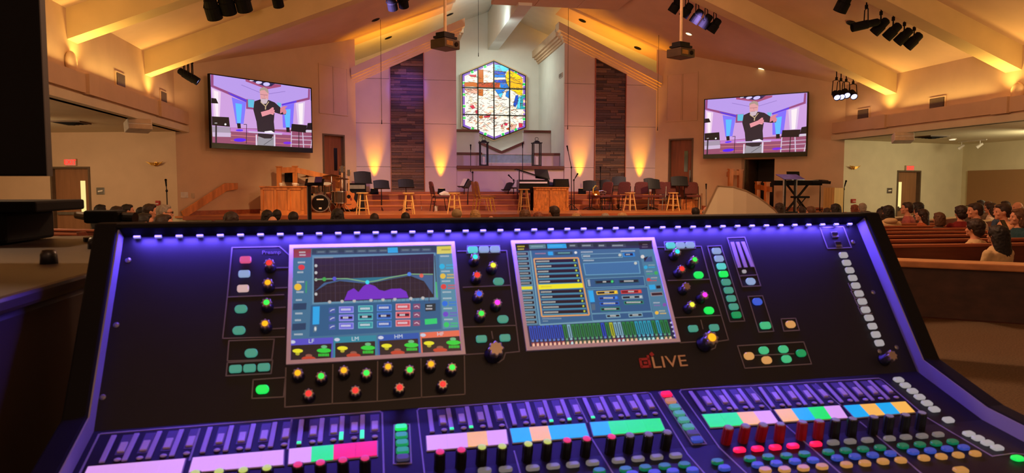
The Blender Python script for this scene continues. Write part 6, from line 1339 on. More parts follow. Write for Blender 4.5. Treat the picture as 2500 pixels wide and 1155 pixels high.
# upholstered chairs
M_UPM = mat('maroon_fabric', (104, 52, 48), .9, vary=.2, scale=40); M_UPT = mat('tan_fabric', (150, 98, 62), .9, vary=.2, scale=40)
def chair(px, py, rz, fab, fm, lab):
    p = st(px, py); t = thing('stacking_chair', lab, 'chair', p, radians(rz), 'upholstered chairs on the stage')
    b = B(); b.box((0, .02, .455), (.47, .46, .075)); b.obj('seat', fab, t, bev=.028)
    b = B(); R = RX(radians(-10)); prism = [(-.225, 0), (.225, 0), (.225, .33), (.19, .385), (.1, .405), (-.1, .405), (-.19, .385), (-.225, .33)]
    q = [V((x, -.2, .52)) + R @ V((0, -.02, z)) + V((0, 0, 0)) for x, z in prism]; q = [V((x, -.21 - z * .2, .52 + z)) for x, z in prism]; b.prism(q, (0, -.05, .01)); b.obj('backrest', fab, t, bev=.018)
    for s in (-1, 1):
        b = B(); b.tube([(s * .235, .24, 0), (s * .235, .2, .2), (s * .235, .17, .42)], .0125, 6); b.obj('leg', fm, t)
        b = B(); b.tube([(s * .235, -.29, 0), (s * .235, -.22, .42)], .0125, 6); b.obj('leg', fm, t)
        b = B(); b.tube([(s * .235, .17, .42), (s * .235, -.22, .42), (s * .235, -.27, .6), (s * .232, -.3, .78)], .0125, 6); b.obj('side_frame', fm, t)
    b = B(); b.tube([(-.235, -.2, .3), (.235, -.2, .3)], .009, 6); b.obj('stretcher', fm, t)
    return t
chair(1076, 516, -80, M_UPM, M_BLACK, 'dark chair seen from the side, left of the third stool'); chair(1187, 517, -86, M_UPT, M_BRASS, 'front of two tan chairs seen from the side'); chair(1178, 515.5, -86, M_UPT, M_BRASS, 'rear of two tan chairs seen from the side')
for px, py, rz, fm, lab in ((1468, 513.5, 118, M_BLACK, 'maroon chair holding the brass instrument'), (1512, 513.5, 128, M_BLACK, 'maroon chair left of the fifth stool'), (1566, 513, 160, M_STEEL, 'maroon chair right of the fifth stool'), (1603, 513.2, 145, M_STEEL, 'maroon chair with a pale metal frame'), (1640, 511.5, 178, M_BLACK, 'maroon chair behind the sixth stool'), (1690, 511.5, 165, M_BLACK, 'rightmost maroon chair before the right door')): chair(px, py, rz, M_UPM, fm, lab)
# music stands
def stand(px, py, ydesk, rz, lab, tilt=25, w=.5, h=.32, paper=False, deskpx=None):
    p = st(px, py); zc_ = hgt(p, ydesk); t = thing('music_stand', lab, 'music stand', p, radians(rz), 'black music stands on the stage')
    R = RX(radians(-tilt)); c = V((0, 0, zc_ - STH)); b = B()
    def dq(x, z, y=0): return c + R @ V((x, y + .06 * (x / w) ** 2, z))
    xs_ = [-w / 2 + w * i / 6 for i in range(7)]; hz = [h / 2 - .05 * (2 * x / w) ** 2 * .6 for x in xs_]
    vs = []; fs = []
    for y in (0, .012):
        for x, z in zip(xs_, hz): vs += [dq(x, -h / 2, y), dq(x, z, y)]
    for i in range(6): a = 2 * i; fs += [(a, a + 2, a + 3, a + 1), (14 + a, 14 + a + 1, 14 + a + 3, 14 + a + 2), (a, 14 + a, 16 + a, a + 2), (a + 1, a + 3, 17 + a, 15 + a)]
    fs += [(0, 1, 15, 14), (12, 26, 27, 13)]; b.add(vs, fs); b.obj('desk', M_BLACK, t)
    b = B(); b.box(c + R @ V((0, -.03, -h / 2)), (w, .07, .012), R); b.obj('lip', M_BLACK, t)
    top = c + R @ V((0, .02, -.05)); b = B(); b.tube([(0, 0, .02), (0, 0, .5), (0, .03, top.z - .06), top], [.016, .016, .011, .011], 8); b.obj('pole', M_BLACK, t)
    for k in range(3): a = 2 * pi * k / 3 + .5; b = B(); b.tube([(0, 0, .09), (.12 * cos(a), .12 * sin(a), .07), (.25 * cos(a), .25 * sin(a), .012)], .012, 6); b.obj('leg', M_BLACK, t)
    if paper: b = B(); b.box(c + R @ V((0, -.018, .0)), (w * .62, .01, h * .86), R); b.obj('sheet_music', M_PAPER, t)
for a in ((887, 514, 433, 18, 'large black music stand against the leftmost amber beam', 18, .56, .42), (932, 515, 450, 12, 'black music stand before the keyboard at left'), (992, 515, 447.5, 12, 'black music stand behind the second stool'), (1133, 512, 446, -70, 'music stand with white pages seen nearly edge on', 30, .5, .34, True), (1142, 513, 450, -75, 'narrow music stand just right of the one with pages', 30, .46, .3),
          (1240, 511, 455, -70, 'edge-on music stand left of the tall stool', 30, .48, .32), (1263, 512, 449, -65, 'edge-on music stand with a page beside the tall stool', 28, .5, .34, True), (1331, 513.5, 451, 4, 'brown-black music stand standing before the organ', 20, .56, .24), (1439, 513, 453, -14, 'music stand left of the right stone strip', 16, .44, .36), (1476, 512, 450, -14, 'music stand before the right stone strip, left of two', 16, .36, .34),
          (1511, 512, 442, -8, 'music stand before the right stone strip, right of two', 16, .46, .34), (1584, 512, 447, -6, 'music stand half hidden behind another at the right amber beam', 14, .36, .36), (1596, 513.5, 449, 4, 'front music stand at the right amber beam', 14, .42, .34), (1658, 511, 442, -6, 'music stand before the right door', 18, .58, .36)): stand(*a)
# microphone stands
def mic(px, py, pts, lab, base='tripod', cap=True, m=None, grp='microphone stands on the stage', h=STH, Y=None):
    p = st(px, py, h) if Y is None else yp(px, 500, Y)
    p.z = h; t = thing('microphone_stand', lab, 'mic stand', p, 0, grp); zs = [yp(x, y, p.y) - p for x, y in pts]; m = m or M_BLACK
    b = B(); b.tube([(0, 0, .02), zs[0]], .014, 8); b.obj('pole', m, t)
    if len(zs) > 1: b = B(); b.tube(zs, .011, 6); b.obj('boom', m, t); b = B(); b.ell(zs[0], (.03, .03, .04), 10, 8); b.obj('clutch', m, t)
    e = zs[-1]; d = (zs[-1] - (zs[-2] if len(zs) > 1 else V((0, 0, 0)))).normalized()
    if cap: b = B(); b.cyl(e, e + d * .14, .016, .022, 10); b.ell(e + d * .16, (.03, .03, .03), 10, 8); b.obj('microphone', M_MATTE, t)
    if base == 'tripod':
        for k in range(3): a = 2 * pi * k / 3 + .4; b = B(); b.tube([(0, 0, .2), (.26 * cos(a), .26 * sin(a), .012)], .011, 6); b.obj('leg', m, t)
    else: b = B(); b.lathe([(.14, 0), (.14, .02), (.03, .035)], 20); b.obj('base', m, t)
mic(1154.5, 511, [(1154, 421), (1149, 420), (1149, 366)], 'tall microphone boom rising before the left ledge end'); mic(1276, 512, [(1276, 462), (1276, 362)], 'very tall thin microphone stand behind the tallest stool', base='round'); mic(1254, 511, [(1254, 440), (1250, 436)], 'short stand with a studio microphone left of the tall stool'); mic(1395, 513, [(1395, 409), (1387, 369)], 'tall boom stand right of the organ'); mic(1402, 513, [(1401, 440), (1404, 435)], 'straight vocal microphone stand beside the tall boom', base='round')
mic(1466, 512, [(1466, 420)], 'thin microphone stand before the right stone strip'); mic(903, 510, [(900, 447), (901, 443), (906, 442)], 'stand with a hooked top left of the black keyboard'); mic(957, 510, [(956, 444), (958, 441), (963, 441)], 'stand with a hooked top right of the black keyboard'); mic(1724, 512, [(1724, 462)], 'microphone stand with a pale lower pole at the right railing', m=M_STEEL, base='round')
mic(2060, 545, [(2060, 462), (2062, 455)], 'thin microphone stand in the right aisle by the green wall', grp=None, h=0, Y=18.9); mic(408, 545, [(407, 466), (406, 455)], 'thin microphone stand in the left aisle', grp=None, h=0, Y=18.9)
# acoustic guitar, electric guitar
def guitar(px, py, ytop, lab, topc, acoustic=True, rz=0, lean=8):
    p = st(px, py); S_ = (hgt(p, ytop) - STH - .06) / 1.03; t = thing('acoustic_guitar' if acoustic else 'electric_guitar', lab, 'guitar', p, radians(rz)); R = Matrix.Rotation(radians(-lean), 3, 'X')
    pr = [(0, .19, 0), (.12, .185, .02), (.19, .145, .1), (.2, .1, .16), (.16, .05, .24), (.128, 0, .29)]
    half = [(0, 0), (.1, .008), (.17, .045), (.2, .11), (.19, .18), (.145, .245), (.125, .29), (.14, .35), (.15, .4), (.13, .45), (.08, .475), (.03, .48)]
    cut = [(.03, .48), (.05, .44), (.09, .43), (.135, .44), (.15, .4)] if acoustic else [(.03, .44), (.08, .42), (.15, .46), (.15, .4)]
    outl_ = half[:9] and [(x, z) for x, z in half[:8]] + [(.15, .4), (.138, .43), (.1, .425), (.05, .45), (.03, .48)]; outl_ = outl_ + [(-x, z) for x, z in reversed(half[1:])]
    T = lambda x, y, z: R @ V((x * S_, y * S_, z * S_)) + V((0, -.02, .07)); th = .1 if acoustic else .05
    b = B(); b.prism([T(x, 0, z) for x, z in outl_], R @ V((0, th * S_, 0))); b.obj('body', M_CHERRY if acoustic else M_GLOSS, t, bev=.006)
    b = B(); b.prism([T(x * .97, -.004, z * .985 + .004) for x, z in outl_], R @ V((0, .004, 0))); b.obj('soundboard', topc, t)
    if acoustic:
        b = B(); b.cyl(T(0, -.004, .33), T(0, -.006, .33), .05 * S_, n=20); b.obj('sound_hole', M_MATTE, t); b = B(); b.prism([T(x, -.006, z) for x, z in ((.03, .3), (.07, .31), (.085, .24), (.05, .22), (.025, .26))], R @ V((0, .002, 0))); b.obj('pickguard', mat('pickguard', (140, 30, 22), .3), t)
        b = B(); b.prism([T(x, -.006, z) for x, z in ((-.075, .15), (-.03, .135), (.03, .135), (.075, .15), (.06, .125), (0, .118), (-.06, .125))], R @ V((0, -.008, 0))); b.obj('bridge', mat('guitar_bridge', (92, 34, 20), .4), t)
    b = B(); b.prism([T(x, -.012, z) for x, z in ((-.027, .4), (.027, .4), (.021, .86), (-.021, .86))], R @ V((0, .02, 0))); b.obj('neck', mat('maple_neck', (186, 132, 78), .4), t)
    b = B(); b.prism([T(x, -.004, z) for x, z in ((-.022, .86), (.022, .86), (.036, .89), (.034, 1.03), (-.034, 1.03), (-.036, .89))], R @ V((0, .018, 0))); b.obj('headstock', mat('headstock', (60, 30, 20), .4), t)
    for k in range(3):
        for s in (-1, 1): b = B(); b.cyl(T(s * .036, .004, .905 + k * .045), T(s * .062, .004, .905 + k * .045), .009); b.obj('tuning_peg', M_BRASS, t)
    b = B(); b.tube([(-.16, -.12, .0), (-.1, .02, .12), (0, .1, .35), (0, .12, .62)], .012, 6); b.tube([(.16, -.12, 0), (.1, .02, .12), (0, .1, .35)], .012, 6); b.tube([(0, .1, .35), (0, .3, 0)], .012, 6); b.tube([(-.12, -.12, .07), (-.1, .02, .12), (.1, .02, .12), (.12, -.12, .07)], .012, 6); b.obj('floor_stand', M_BLACK, t)
guitar(852, 517, 414, 'acoustic cutaway guitar with orange top on a floor stand', mat('spruce_top', (214, 118, 48), .3, vary=.1)); guitar(836, 516.5, 404, 'dark electric guitar behind the newel post, only its pale neck showing', M_GLOSS, False)
# amplifier, keyboard on an X stand, pedals and cables
p = st(872, 515.5); t = thing('guitar_amplifier', 'black amplifier cabinet behind the acoustic guitar', 'amplifier', p, .1); b = B(); b.box((0, .17, .44), (.58, .28, .88)); b.obj('cabinet', M_MATTE, t, bev=.015); b = B(); b.box((0, .025, .34), (.5, .015, .56)); b.obj('grille', mat('amp_grille', (30, 26, 24), .9), t); b = B(); b.box((0, .025, .76), (.5, .02, .12)); b.obj('control_panel', M_STEEL, t)
def keyboard(px, py, w, lab, rz=0, hh=.78, tk=.1):
    p = st(px, py); t = thing('stage_keyboard', lab, 'keyboard', p, radians(rz)); b = B(); b.box((0, 0, hh), (w, .3, tk)); b.obj('body', M_MATTE, t, bev=.01)
    b = B(); b.box((0, .09, hh + tk / 2 + .002), (w * .9, .13, .012)); b.obj('keys', M_PAPER, t)
    for s in (-1, 1):
        for y in (-.1, .1): b = B(); b.tube([(-s * .3, y, .02), (s * .3, y, hh - .05)], .018, 6); b.obj('stand_leg', M_BLACK, t)
        b = B(); b.tube([(s * .3, -.16, .02), (s * .3, .16, .02)], .018, 6); b.obj('stand_foot', M_BLACK, t)
    return t
keyboard(935, 510, 1.05, 'black keyboard on a crossed stand behind the left music stands', 4)
for i, (px, py, w, lab) in enumerate(((908, 512, .2, 'small black effects pedal beside the first stool'), (918, 514.5, .34, 'pale pedal board on the stage floor under the keyboard'), (965, 512, .28, 'square metal pedal at the foot of the hooked stand'), (1083, 511, .3, 'black floor pedal under the side-facing chair'))):
    p = st(px, py); t = thing('effects_pedal', lab, 'pedal', p, random.uniform(-.3, .3)); b = B(); b.hexa([(-w / 2, -.08, 0), (w / 2, -.08, 0), (w / 2, .08, 0), (-w / 2, .08, 0)], [(-w / 2, -.08, .035), (w / 2, -.08, .035), (w / 2, .08, .07), (-w / 2, .08, .07)]); b.obj('body', M_STEEL if i in (1, 2) else M_BLACK, t, bev=.004)
    for q in range(3): b = B(); b.cyl((-w / 3 + q * w / 3, 0, .05), (-w / 3 + q * w / 3, 0, .075), .014); b.obj('switch', M_CHROME, t)
for pts, lab in (([(880, 513), (915, 511), (945, 514), (975, 511), (1000, 513)], 'black cable snaking over the stage floor under the keyboard'), ([(1410, 511), (1450, 513), (1490, 512), (1520, 514)], 'black cable lying before the right music stands')):
    q = [st(*c) for c in pts]; t = q[0]; b = B(); f = [];
    for i in range(len(q) - 1):
        for k in range(6): u = k / 6; f.append(q[i].lerp(q[i + 1], u) + V((.05 * sin(i + u * 6), .06 * sin(u * 6.28 + i), .012)))
    b.tube(f, .011, 6); tag(b.obj('audio_cable', M_BLACK), lab, 'cable')
for px, py, s, c, lab in ((1065, 515, .12, M_PAPER, 'small pale paper cup by the foot of the dark chair'),):
    p = st(px, py); t = thing('paper_cup', lab, 'cup', p); b = B(); b.lathe([(.045, 0), (.06, .14), (.052, .14), (.04, .01)], 14); b.obj('cup', c, t); b = B(); b.lathe([(.063, .135), (.063, .15), (.03, .16)], 14); b.obj('lid', M_WHITE, t)
# LED wedge lights
for s, lab in ((-4.62, 'black wedge uplight under the leftmost amber beam'), (-2.42, 'black wedge uplight under the second amber beam from left'), (2.42, 'black wedge uplight under the third amber beam from left'), (4.62, 'black wedge uplight under the rightmost amber beam')):
    t = thing('wedge_uplight', lab, 'stage light', (S(s), 23.62, 1.37), 0, 'wedge uplights at the stage wall'); b = B(); b.box((0, 0, .1), (.24, .16, .19)); b.obj('housing', M_MATTE, t, bev=.012); b = B(); b.cyl((0, 0, .196), (0, 0, .2), .07, n=16); b.obj('lens', mat('amber_lens', (255, 176, 40), .3, emit=2), t)
    for q in (-1, 1): b = B(); b.tube([(q * .13, 0, .1), (q * .13, 0, .0), (q * .05, 0, .0)], .01, 5); b.obj('yoke', M_BLACK, t)
# lanterns on the ledge
for px, lab in ((1182, 'black metal lantern on the ledge left of the window'), (1311.5, 'black metal lantern on the ledge right of the window')):
    p = yp(px, 407, 24.1); t = thing('lantern', lab, 'lantern', (p.x, 24.2, 2.345)); w = .15; hh = .8
    for sx in (-1, 1):
        for sy in (-1, 1): b = B(); b.box((sx * w * .85, sy * w * .85, hh / 2), (.035, .035, hh)); b.obj('post', M_BLACK, t)
    b = B(); b.box((0, 0, .02), (.3, .3, .04)); b.obj('base', M_BLACK, t); b = B(); b.box((0, 0, hh), (.34, .34, .03)); b.lathe([(.15, hh + .01), (.1, hh + .07), (.03, hh + .09)], 4, (0, 0, 0), RZ(pi / 4)); b.obj('roof', M_BLACK, t); b = B(); b.tube([(.06 * cos(a * pi / 6), 0, hh + .14 + .06 * sin(a * pi / 6)) for a in range(13)], .008, 5); b.obj('ring', M_BLACK, t); b = B(); b.lathe([(.05, .04), (.05, .3), (.01, .32)], 12); b.obj('candle', M_PAPER, t)
# panelled wooden cabinets
def panelled(px0, px1, py, ytop, dep, lab, cat, name, m, nP, rz=0):
    p0, p1 = st(px0, py), st(px1, py); c = (p0 + p1) / 2; w = (p1 - p0).length; hh = hgt(c, ytop) - STH; a = atan2(p1.y - p0.y, p1.x - p0.x); t = thing(name, lab, cat, c, a)
    b = B(); b.box((0, dep / 2 + .02, hh / 2), (w, dep, hh)); b.obj('carcass', m, t, bev=.008)
    b = B(); b.box((0, dep / 2, hh + .012), (w + .05, dep + .08, .035)); b.obj('top', m, t, bev=.01); b = B(); b.box((0, .01, .05), (w + .03, .05, .1)); b.obj('plinth', m, t)
    for i in range(nP + 1): b = B(); x = -w / 2 + .035 + (w - .07) * i / nP; b.box((x, .008, hh / 2 + .05), (.07, .03, hh - .12)); b.obj('stile', m, t)
    b = B(); b.box((0, .008, hh - .04), (w - .02, .03, .07)); b.obj('rail', m, t)
    return t, w, hh
t, w, hh = panelled(637, 742, 523, 457, .6, 'wide oak cabinet with three front panels at the left of the stage', 'cabinet', 'wooden_cabinet', M_OAK, 3)
tl = t.location
for i, (dx, lab) in enumerate(((-.05, 'small white cup on the oak cabinet at left'), (.33, 'small white bowl on the right end of the oak cabinet'))):
    q = thing('white_cup', lab, 'cup', (tl.x + dx, tl.y + .15, tl.z + hh + .03)); b = B(); r = .045 if i == 0 else .08; b.lathe([(r * .6, 0), (r, .05), (r * .95, .09), (r * .8, .08)], 14); b.obj('body', M_PAPER, q)
    b = B(); b.tube([(r, 0, .07), (r + .03, 0, .06), (r + .025, 0, .03), (r * .8, 0, .025)], .006, 5); b.obj('handle', M_PAPER, q)
t, w, hh = panelled(1303, 1388, 515, 459, .5, 'oak organ console with a carved front, centre of the stage', 'organ', 'organ_console', M_OAKH if False else mat('carved_oak', (196, 118, 44), .45, vary=.35, scale=14, bump=.5, stretch=(1.5, 1.5, .6)), 2); oc = t.location.copy(); ow = w; oh = hh
# digital grand behind the organ
p = st(1306, 515); t = thing('digital_piano', 'black digital grand piano with raised lid behind the organ', 'piano', (p.x - .1, p.y + .5, STH)); 
b = B(); b.box((.15, .1, .78), (1.0, .5, .42)); b.obj('body', M_GLOSS, t, bev=.02)
b = B(); b.hexa([(-.42, -.1, 1.3), (.62, -.1, .99), (.62, .34, .99), (-.42, .34, 1.3)], [(-.42, -.1, 1.35), (.62, -.1, 1.03), (.62, .34, 1.03), (-.42, .34, 1.35)]); b.tube([(-.3, .1, .95), (-.3, .1, 1.28)], .015, 6); b.obj('lid', M_GLOSS, t)
b = B(); b.box((.1, -.22, .9), (.9, .1, .05)); b.obj('keys', M_PAPER, t); b = B(); b.hexa([(.22, 0, 1.04), (.7, 0, .99), (.7, .05, .99), (.22, .05, 1.04)], [(.2, .1, 1.34), (.64, .1, 1.32), (.64, .15, 1.32), (.2, .15, 1.34)]); b.obj('music_rest', M_GLOSS, t)
for x, y in ((-.28, -.1), (.58, -.1), (.15, .28)): b = B(); b.box((x, y, .285), (.09, .09, .57)); b.obj('leg', M_GLOSS, t)
b = B(); b.box((0, 0, 0), (.01, .01, .01))
t = thing('stage_monitor', 'black monitor box on top of the organ at its right end', 'monitor', (oc.x + ow * .36, oc.y + .25, STH + oh + .03)); b = B(); b.hexa([(-.25, -.05, 0), (.25, -.05, 0), (.25, .2, 0), (-.25, .2, 0)], [(-.23, .0, .26), (.23, .0, .26), (.23, .2, .26), (-.23, .2, .26)]); b.obj('housing', M_MATTE, t); b = B(); b.hexa([(-.22, -.054, .02), (.22, -.054, .02), (.22, -.04, .02), (-.22, -.04, .02)], [(-.2, -.008, .24), (.2, -.008, .24), (.2, .0, .24), (-.2, .0, .24)]); b.obj('screen', M_GLASSDK, t)
# saxophone on the maroon chair
p = st(1457, 513.5); t = thing('brass_instrument', 'shining brass horn lying on the left maroon chair', 'instrument', (p.x, p.y - .02, STH + .5)); b = B(); b.tube([(-.1, -.05, .02), (-.16, -.05, .06), (-.14, -.02, .2), (-.05, .02, .3), (.03, .04, .28)], [.055, .03, .025, .018, .012], 10); b.obj('tube', M_BRASS, t); b = B(); b.lathe([(.03, 0), (.05, .05), (.1, .1), (.105, .105), (.04, .02)], 16, (-.06, -.05, .0), RX(1.1)); b.obj('bell', M_BRASS, t); b = B(); b.tube([(.05, .0, .12), (.2, .02, .14), (.32, .03, .1), (.3, .06, .04), (.08, .04, .06)], .018, 8); b.obj('slide', M_CHROME, t)
t = thing('folded_cloth', 'cream folded cloth and papers on the seat of the dark side chair', 'cloth', (st(1085, 516).x, st(1085, 516).y, STH + .5)); b = B(); b.tube([(-.15, -.08, .03), (0, .0, .08), (.14, .02, .04), (.2, .08, .02)], [.04, .06, .045, .02], 10); b.obj('cloth', M_PAPER, t, smooth=True); b = B(); b.box((.0, -.03, .012), (.3, .22, .02), RZ(.3)); b.obj('papers', M_WHITE, t)
# drum kit
p = st(783, 519); dr = thing('drum_kit', 'drum kit with chrome hardware behind the oak cabinet', 'drum kit', (p.x, p.y + .1, STH))
M_SHELL = mat('drum_shell', (80, 66, 58), .25, .3); M_HEAD = mat('drum_head', (224, 214, 196), .5); M_CYM = mat('cymbal_metal', (120, 84, 40), .35, .9)
def drum(c, r, h, head, R=None, nm='drum'):
    R = R or Matrix.Identity(3); c = V(c); b = B(); b.lathe([(r, -h / 2), (r, h / 2)], 22, c, R); o = b.obj(nm, M_SHELL, dr)
    for z in (-h / 2, h / 2):
        b = B(); b.lathe([(r + .012, z - .015), (r + .012, z + .015), (r - .01, z + .015), (r - .01, z - .015)], 22, c, R); x = b.obj('hoop', M_CHROME, dr); x.parent = o
    b = B(); b.lathe([(r - .008, h / 2), (r - .008, h / 2 + .008)], 22, c, R); x = b.obj('drum_head', head, dr); x.parent = o
    for k in range(6): a = k * pi / 3; b = B(); b.cyl(c + R @ V(((r + .015) * cos(a), (r + .015) * sin(a), -h / 2)), c + R @ V(((r + .015) * cos(a), (r + .015) * sin(a), h / 2)), .009, n=6); x = b.obj('lug', M_CHROME, dr); x.parent = o
    return o
drum((0, 0, .28), .25, .4, M_GLOSS, RX(radians(90)), 'bass_drum')
mw = Matrix.Translation((0, -.215, .37)) @ Matrix.Rotation(radians(90), 4, 'X')
b = B(); b.box((0, -.212, .39), (.2, .006, .04)); b.obj('badge', M_PAPER, dr); b = B(); b.box((0, -.212, .13), (.08, .006, .05)); b.obj('badge', M_PAPER, dr)
drum((-.16, .0, .72), .14, .2, M_HEAD, RX(.35), 'tom'); drum((.18, .0, .74), .15, .22, M_HEAD, RX(.35), 'tom'); drum((-.48, .1, .58), .17, .14, M_HEAD, RX(.1), 'snare_drum'); drum((.52, .12, .45), .2, .34, M_HEAD, None, 'floor_tom')
for x, y, z, r, tl_ in ((-.42, .25, 1.06, .2, .06), (.3, .3, 1.1, .26, .03), (-.66, .1, .86, .16, 0), (.62, .2, 1.0, .2, -.1)):
    b = B(); b.lathe([(r, -.004), (r * .6, .012), (.04, .03), (.02, .045), (.02, .04), (r * .6, .006), (r, -.01)], 22, (x, y, z), RX(tl_)); b.obj('cymbal', M_CYM, dr)
    b = B(); b.tube([(x, y, .25), (x, y, z)], .012, 6)
    for k in range(3): a = k * 2.1; b.tube([(x, y, .3), (x + .22 * cos(a), y + .22 * sin(a), .01)], .011, 5)
    b.obj('cymbal_stand', M_CHROME, dr)
for x, y in ((-.48, .1), (.52, .12)):
    b = B()
    for k in range(3): a = k * 2.1 + .5; b.tube([(x, y, .4), (x + .2 * cos(a), y + .2 * sin(a), .01)], .012, 5)
    b.obj('drum_leg', M_CHROME, dr)
b = B(); b.tube([(-.3, -.28, .01), (-.2, -.1, .3), (-.1, 0, .75)], .012, 6); b.tube([(.3, -.28, .01), (.2, -.1, .3), (.1, 0, .75)], .012, 6); b.tube([(-.35, -.05, .6), (.4, -.05, .62)], .014, 6); b.obj('rack_tube', M_CHROME, dr)
b = B(); b.cyl((-.45, .5, .5), (-.45, .5, .58), .18, n=18); o = b.obj('throne_seat', M_MATTE, dr); b = B(); b.tube([(-.45, .5, 0), (-.45, .5, .5)], .02, 6); b.obj('throne_post', M_CHROME, dr)
# front lectern on a dark post with an open book
p = yp(757, 540, 17.0); pt = yp(757, 447, 17.0); t = thing('post_lectern', 'slim dark post lectern before the drum kit', 'lectern', (p.x, 17.0, 0)); zt = pt.z
b = B(); b.box((0, 0, zt / 2), (.07, .09, zt)); b.obj('post', M_BLACK, t); b = B(); b.box((-.045, -.03, zt / 2), (.02, .03, zt - .04)); b.obj('edge_glint', M_STEEL, t); R = RX(.5)  # glint down the post is put in as a pale metal strip
b = B(); b.box((.12, 0, zt + .02), (.42, .3, .025), R); b.obj('tray', M_BLACK, t); b = B(); b.box((0, 0, .02), (.4, .36, .04)); b.obj('base_plate', M_BLACK, t)
t2 = thing('open_binder', 'open binder with a white page on the slim post lectern', 'book', (p.x + .12, 17.0, zt + .045)); b = B(); b.box((-.07, 0, .03), (.15, .26, .012), R); b.obj('page', M_PAPER, t2); b = B(); b.box((.085, 0.005, .035), (.16, .27, .012), R); b.obj('cover', mat('binder_blue', (70, 60, 130), .5), t2)
# stair railings
def post(b, p, w, z0, z1): b.box((p.x, p.y, (z0 + z1) / 2), (w, w, z1 - z0)); b.box((p.x, p.y, z1 + .015), (w + .04, w + .04, .03))
def beam(b, p, q, w, h): d = V((q - p).xy).normalized(); n = V((-d.y, d.x, 0)) * (w / 2); u = V((0, 0, h)); b.hexa([p - n, q - n, q + n, p + n], [p - n - u, q - n - u, q + n - u, p + n - u])
rl_ = thing('stair_railing', 'oak stair railing with square newel posts at the left door', 'railing', st(826, 512))
W = W45[-1]; A0 = wl(682, 450, -1, .4); A1 = wl(721, 450, -1, .4); A2 = st(826, 517)
for q, yt, z0 in ((A0, 406, STH), (A1, 405, STH), (A2, 428, STH)): b = B(); post(b, q, .13, z0, hgt(q, yt) - .03); b.obj('newel_post', M_OAK, rl_, True)
z0_, z1_, z2_ = hgt(A0, 409), hgt(A1, 408), hgt(A2, 432)
for q, r, h0, h1 in ((A0, A1, z0_, z1_), (A1, A2, z1_, z2_)):
    b = B(); beam(b, V((q.x, q.y, h0)), V((r.x, r.y, h1)), .09, .16); b.obj('handrail', M_OAK, rl_, True)
m0 = (A0 + A1) / 2; t = thing('monitor_speaker', 'black monitor speaker framed by the left stair railing', 'speaker', W.pt(W.inv(wl(705, 432, -1))[0], .0, 0)); a, _, h = W.inv(wl(705, 432, -1, .0)); b = B(); W.block(b, a - .17, a + .17, .02, .22, h - .16, h + .14); b.obj('cabinet', M_MATTE, t, True, bev=.02); b = B(); W.block(b, a - .14, a + .14, .22, .232, h - .12, h + .1); b.obj('grille', M_BLACK, t, True); b = B(); W.block(b, a - .05, a + .05, 0, .02, h - .1, h + .1); b.obj('bracket', M_BLACK, t, True)
rr_ = thing('stair_railing', 'oak stair railing with three newel posts at the dark doorway', 'railing', st(1747, 505))
B0 = st(1745, 505); B1 = wl(1783, 460, 1, .6); B2 = wl(1806, 460, 1, .25)
for q, yt in ((B0, 433), (B1, 412), (B2, 414)): b = B(); post(b, q, .13, STH, hgt(q, yt) - .03); b.obj('newel_post', M_OAK, rr_, True)
y0_, y1_, y2_ = hgt(B0, 437), hgt(B1, 416), hgt(B2, 417)
for q, r, h0, h1 in ((B0, B1, y0_, y1_), (B1, B2, y1_, y2_)):
    b = B(); beam(b, V((q.x, q.y, h0)), V((r.x, r.y, h1)), .08, .15); b.obj('handrail', M_OAK, rr_, True)
b = B(); beam(b, V((B0.x, B0.y, hgt(B0, 449))), V((B1.x, B1.y, hgt(B1, 455))), .07, .08); b.obj('lower_rail', M_OAK, rr_, True)
r3 = thing('low_railing', 'short oak railing with two posts in front of the dark doorway', 'railing', st(1860, 512)); C0 = st(1849, 513); C1 = st(1871, 515)
for q, yt in ((C0, 443), (C1, 444)): b = B(); post(b, q, .13, STH, hgt(q, yt) - .03); b.obj('newel_post', M_OAK, r3, True)
dv = (C1 - C0).normalized(); za = hgt(C0, 449); zb = hgt(C1, 457); b = B(); beam(b, V((C0.x, C0.y, za)) - dv * .2, V((C1.x, C1.y, zb)) + dv * .35, .08, .15); b.obj('handrail', M_OAK, r3, True)
# handrail on the wall at the left stage stairs
t = thing('wall_handrail', 'sloping oak handrail board on the wall left of the stage', 'handrail', wl(545, 460, -1, .08)); w = W45[-1]
def q3(x, y): a, _, h = w.inv(wl(x, y, -1, .06)); return a, h
pts = [q3(441, 516), q3(449, 532), q3(552, 466), q3(578, 462), q3(578, 447), q3(548, 447)]
b = B(); b.prism([w.pt(a, .06, h) for a, h in pts], w.n * .06); b.obj('board', M_OAK, t, True, bev=.008)
for x, y in ((470, 503), (560, 455)): a, h = q3(x, y); b = B(); w.block(b, a - .03, a + .03, 0, .06, h - .05, h + .03); b.obj('bracket', M_BRASS, t, True)
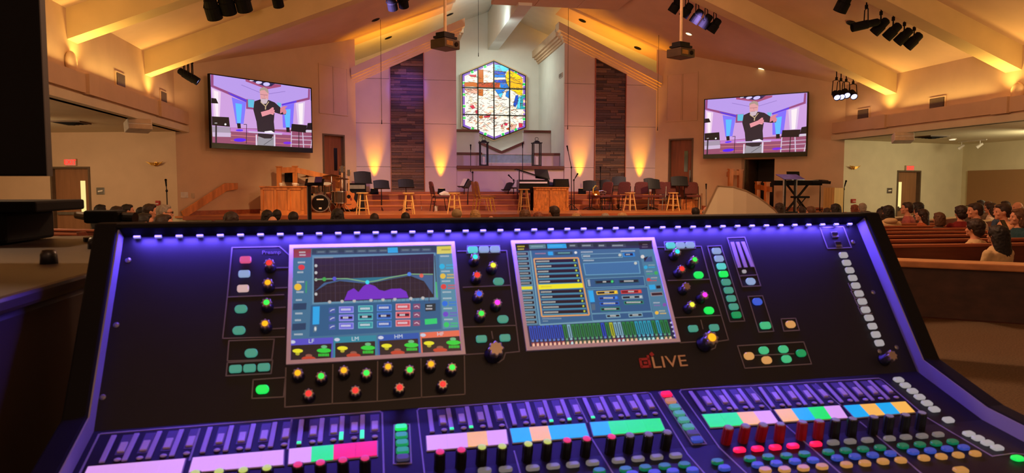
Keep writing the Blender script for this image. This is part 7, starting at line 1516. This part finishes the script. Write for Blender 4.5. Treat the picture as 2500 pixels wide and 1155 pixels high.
# keyboard rig, clear lectern and pale box at the right of the stage
t = keyboard(1945, 517.5, 1.35, 'black stage keyboard on a crossed stand at the right of the stage', -20, .88, .15); kl = t.location.copy()
q = thing('laptop', 'dark open laptop on the right stage keyboard', 'laptop', (kl.x - .05, kl.y + .02, STH + .96)); b = B(); b.box((0, 0, .012), (.42, .26, .02)); b.obj('base', M_STEEL, q); b = B(); b.box((0, .14, .14), (.42, .015, .26), RX(-.2)); b.obj('screen', M_GLASSDK, q)
p = st(1927, 519.5); t = thing('acrylic_lectern', 'clear lectern with a violet top and four slim posts', 'lectern', p, .1); zt = hgt(p, 432) - STH
b = B(); b.box((0, 0, zt), (.72, .42, .025), RX(.35)); b.obj('top', mat('violet_acrylic', (112, 96, 196), .25), t, bev=.01)
for s in (-1, 1):
    for dx in (0, .06): b = B(); b.tube([(s * .16 + dx * s, 0, .03), (s * .16 + dx * s, 0, zt - .02)], .024, 8); b.obj('post', M_CHROME if dx else M_BLACK, t)
b = B(); b.box((0, 0, .02), (.6, .4, .04)); b.obj('base', M_GLOSS, t)
p = st(1957, 519.5); t = thing('keyboard_bench', 'black padded keyboard bench on an X frame', 'bench', p); b = B(); b.box((0, .1, .46), (.46, .3, .06)); b.obj('seat', M_MATTE, t, bev=.02); b = B(); b.tube([(-.18, .1, .02), (.18, .1, .44)], .016, 6); b.tube([(.18, .1, .02), (-.18, .1, .44)], .016, 6); b.obj('frame', M_BLACK, t)
stand(2001, 518, 443, -20, 'flat black music stand on a tripod right of the keyboard', 70, .5, .34)
p0, p1 = st(2009, 519), st(2036, 520); t = thing('pale_wood_box', 'pale slatted wooden box against the right wall corner', 'box', (p0 + p1) / 2, atan2(p1.y - p0.y, p1.x - p0.x)); w = (p1 - p0).length; hh = hgt((p0 + p1) / 2, 458) - STH
PB = mat('pale_box_wood', (214, 176, 108), .5, vary=.1, scale=5, stretch=(3, 3, .3)); b = B(); b.box((0, .21, hh / 2), (w - .02, .38, hh - .02)); b.obj('carcass', PB, t)
for i in range(4): b = B(); x = -w / 2 + w * (i + .5) / 4; b.box((x, .01, hh / 2), (w / 4 - .008, .025, hh)); b.obj('slat', PB, t)
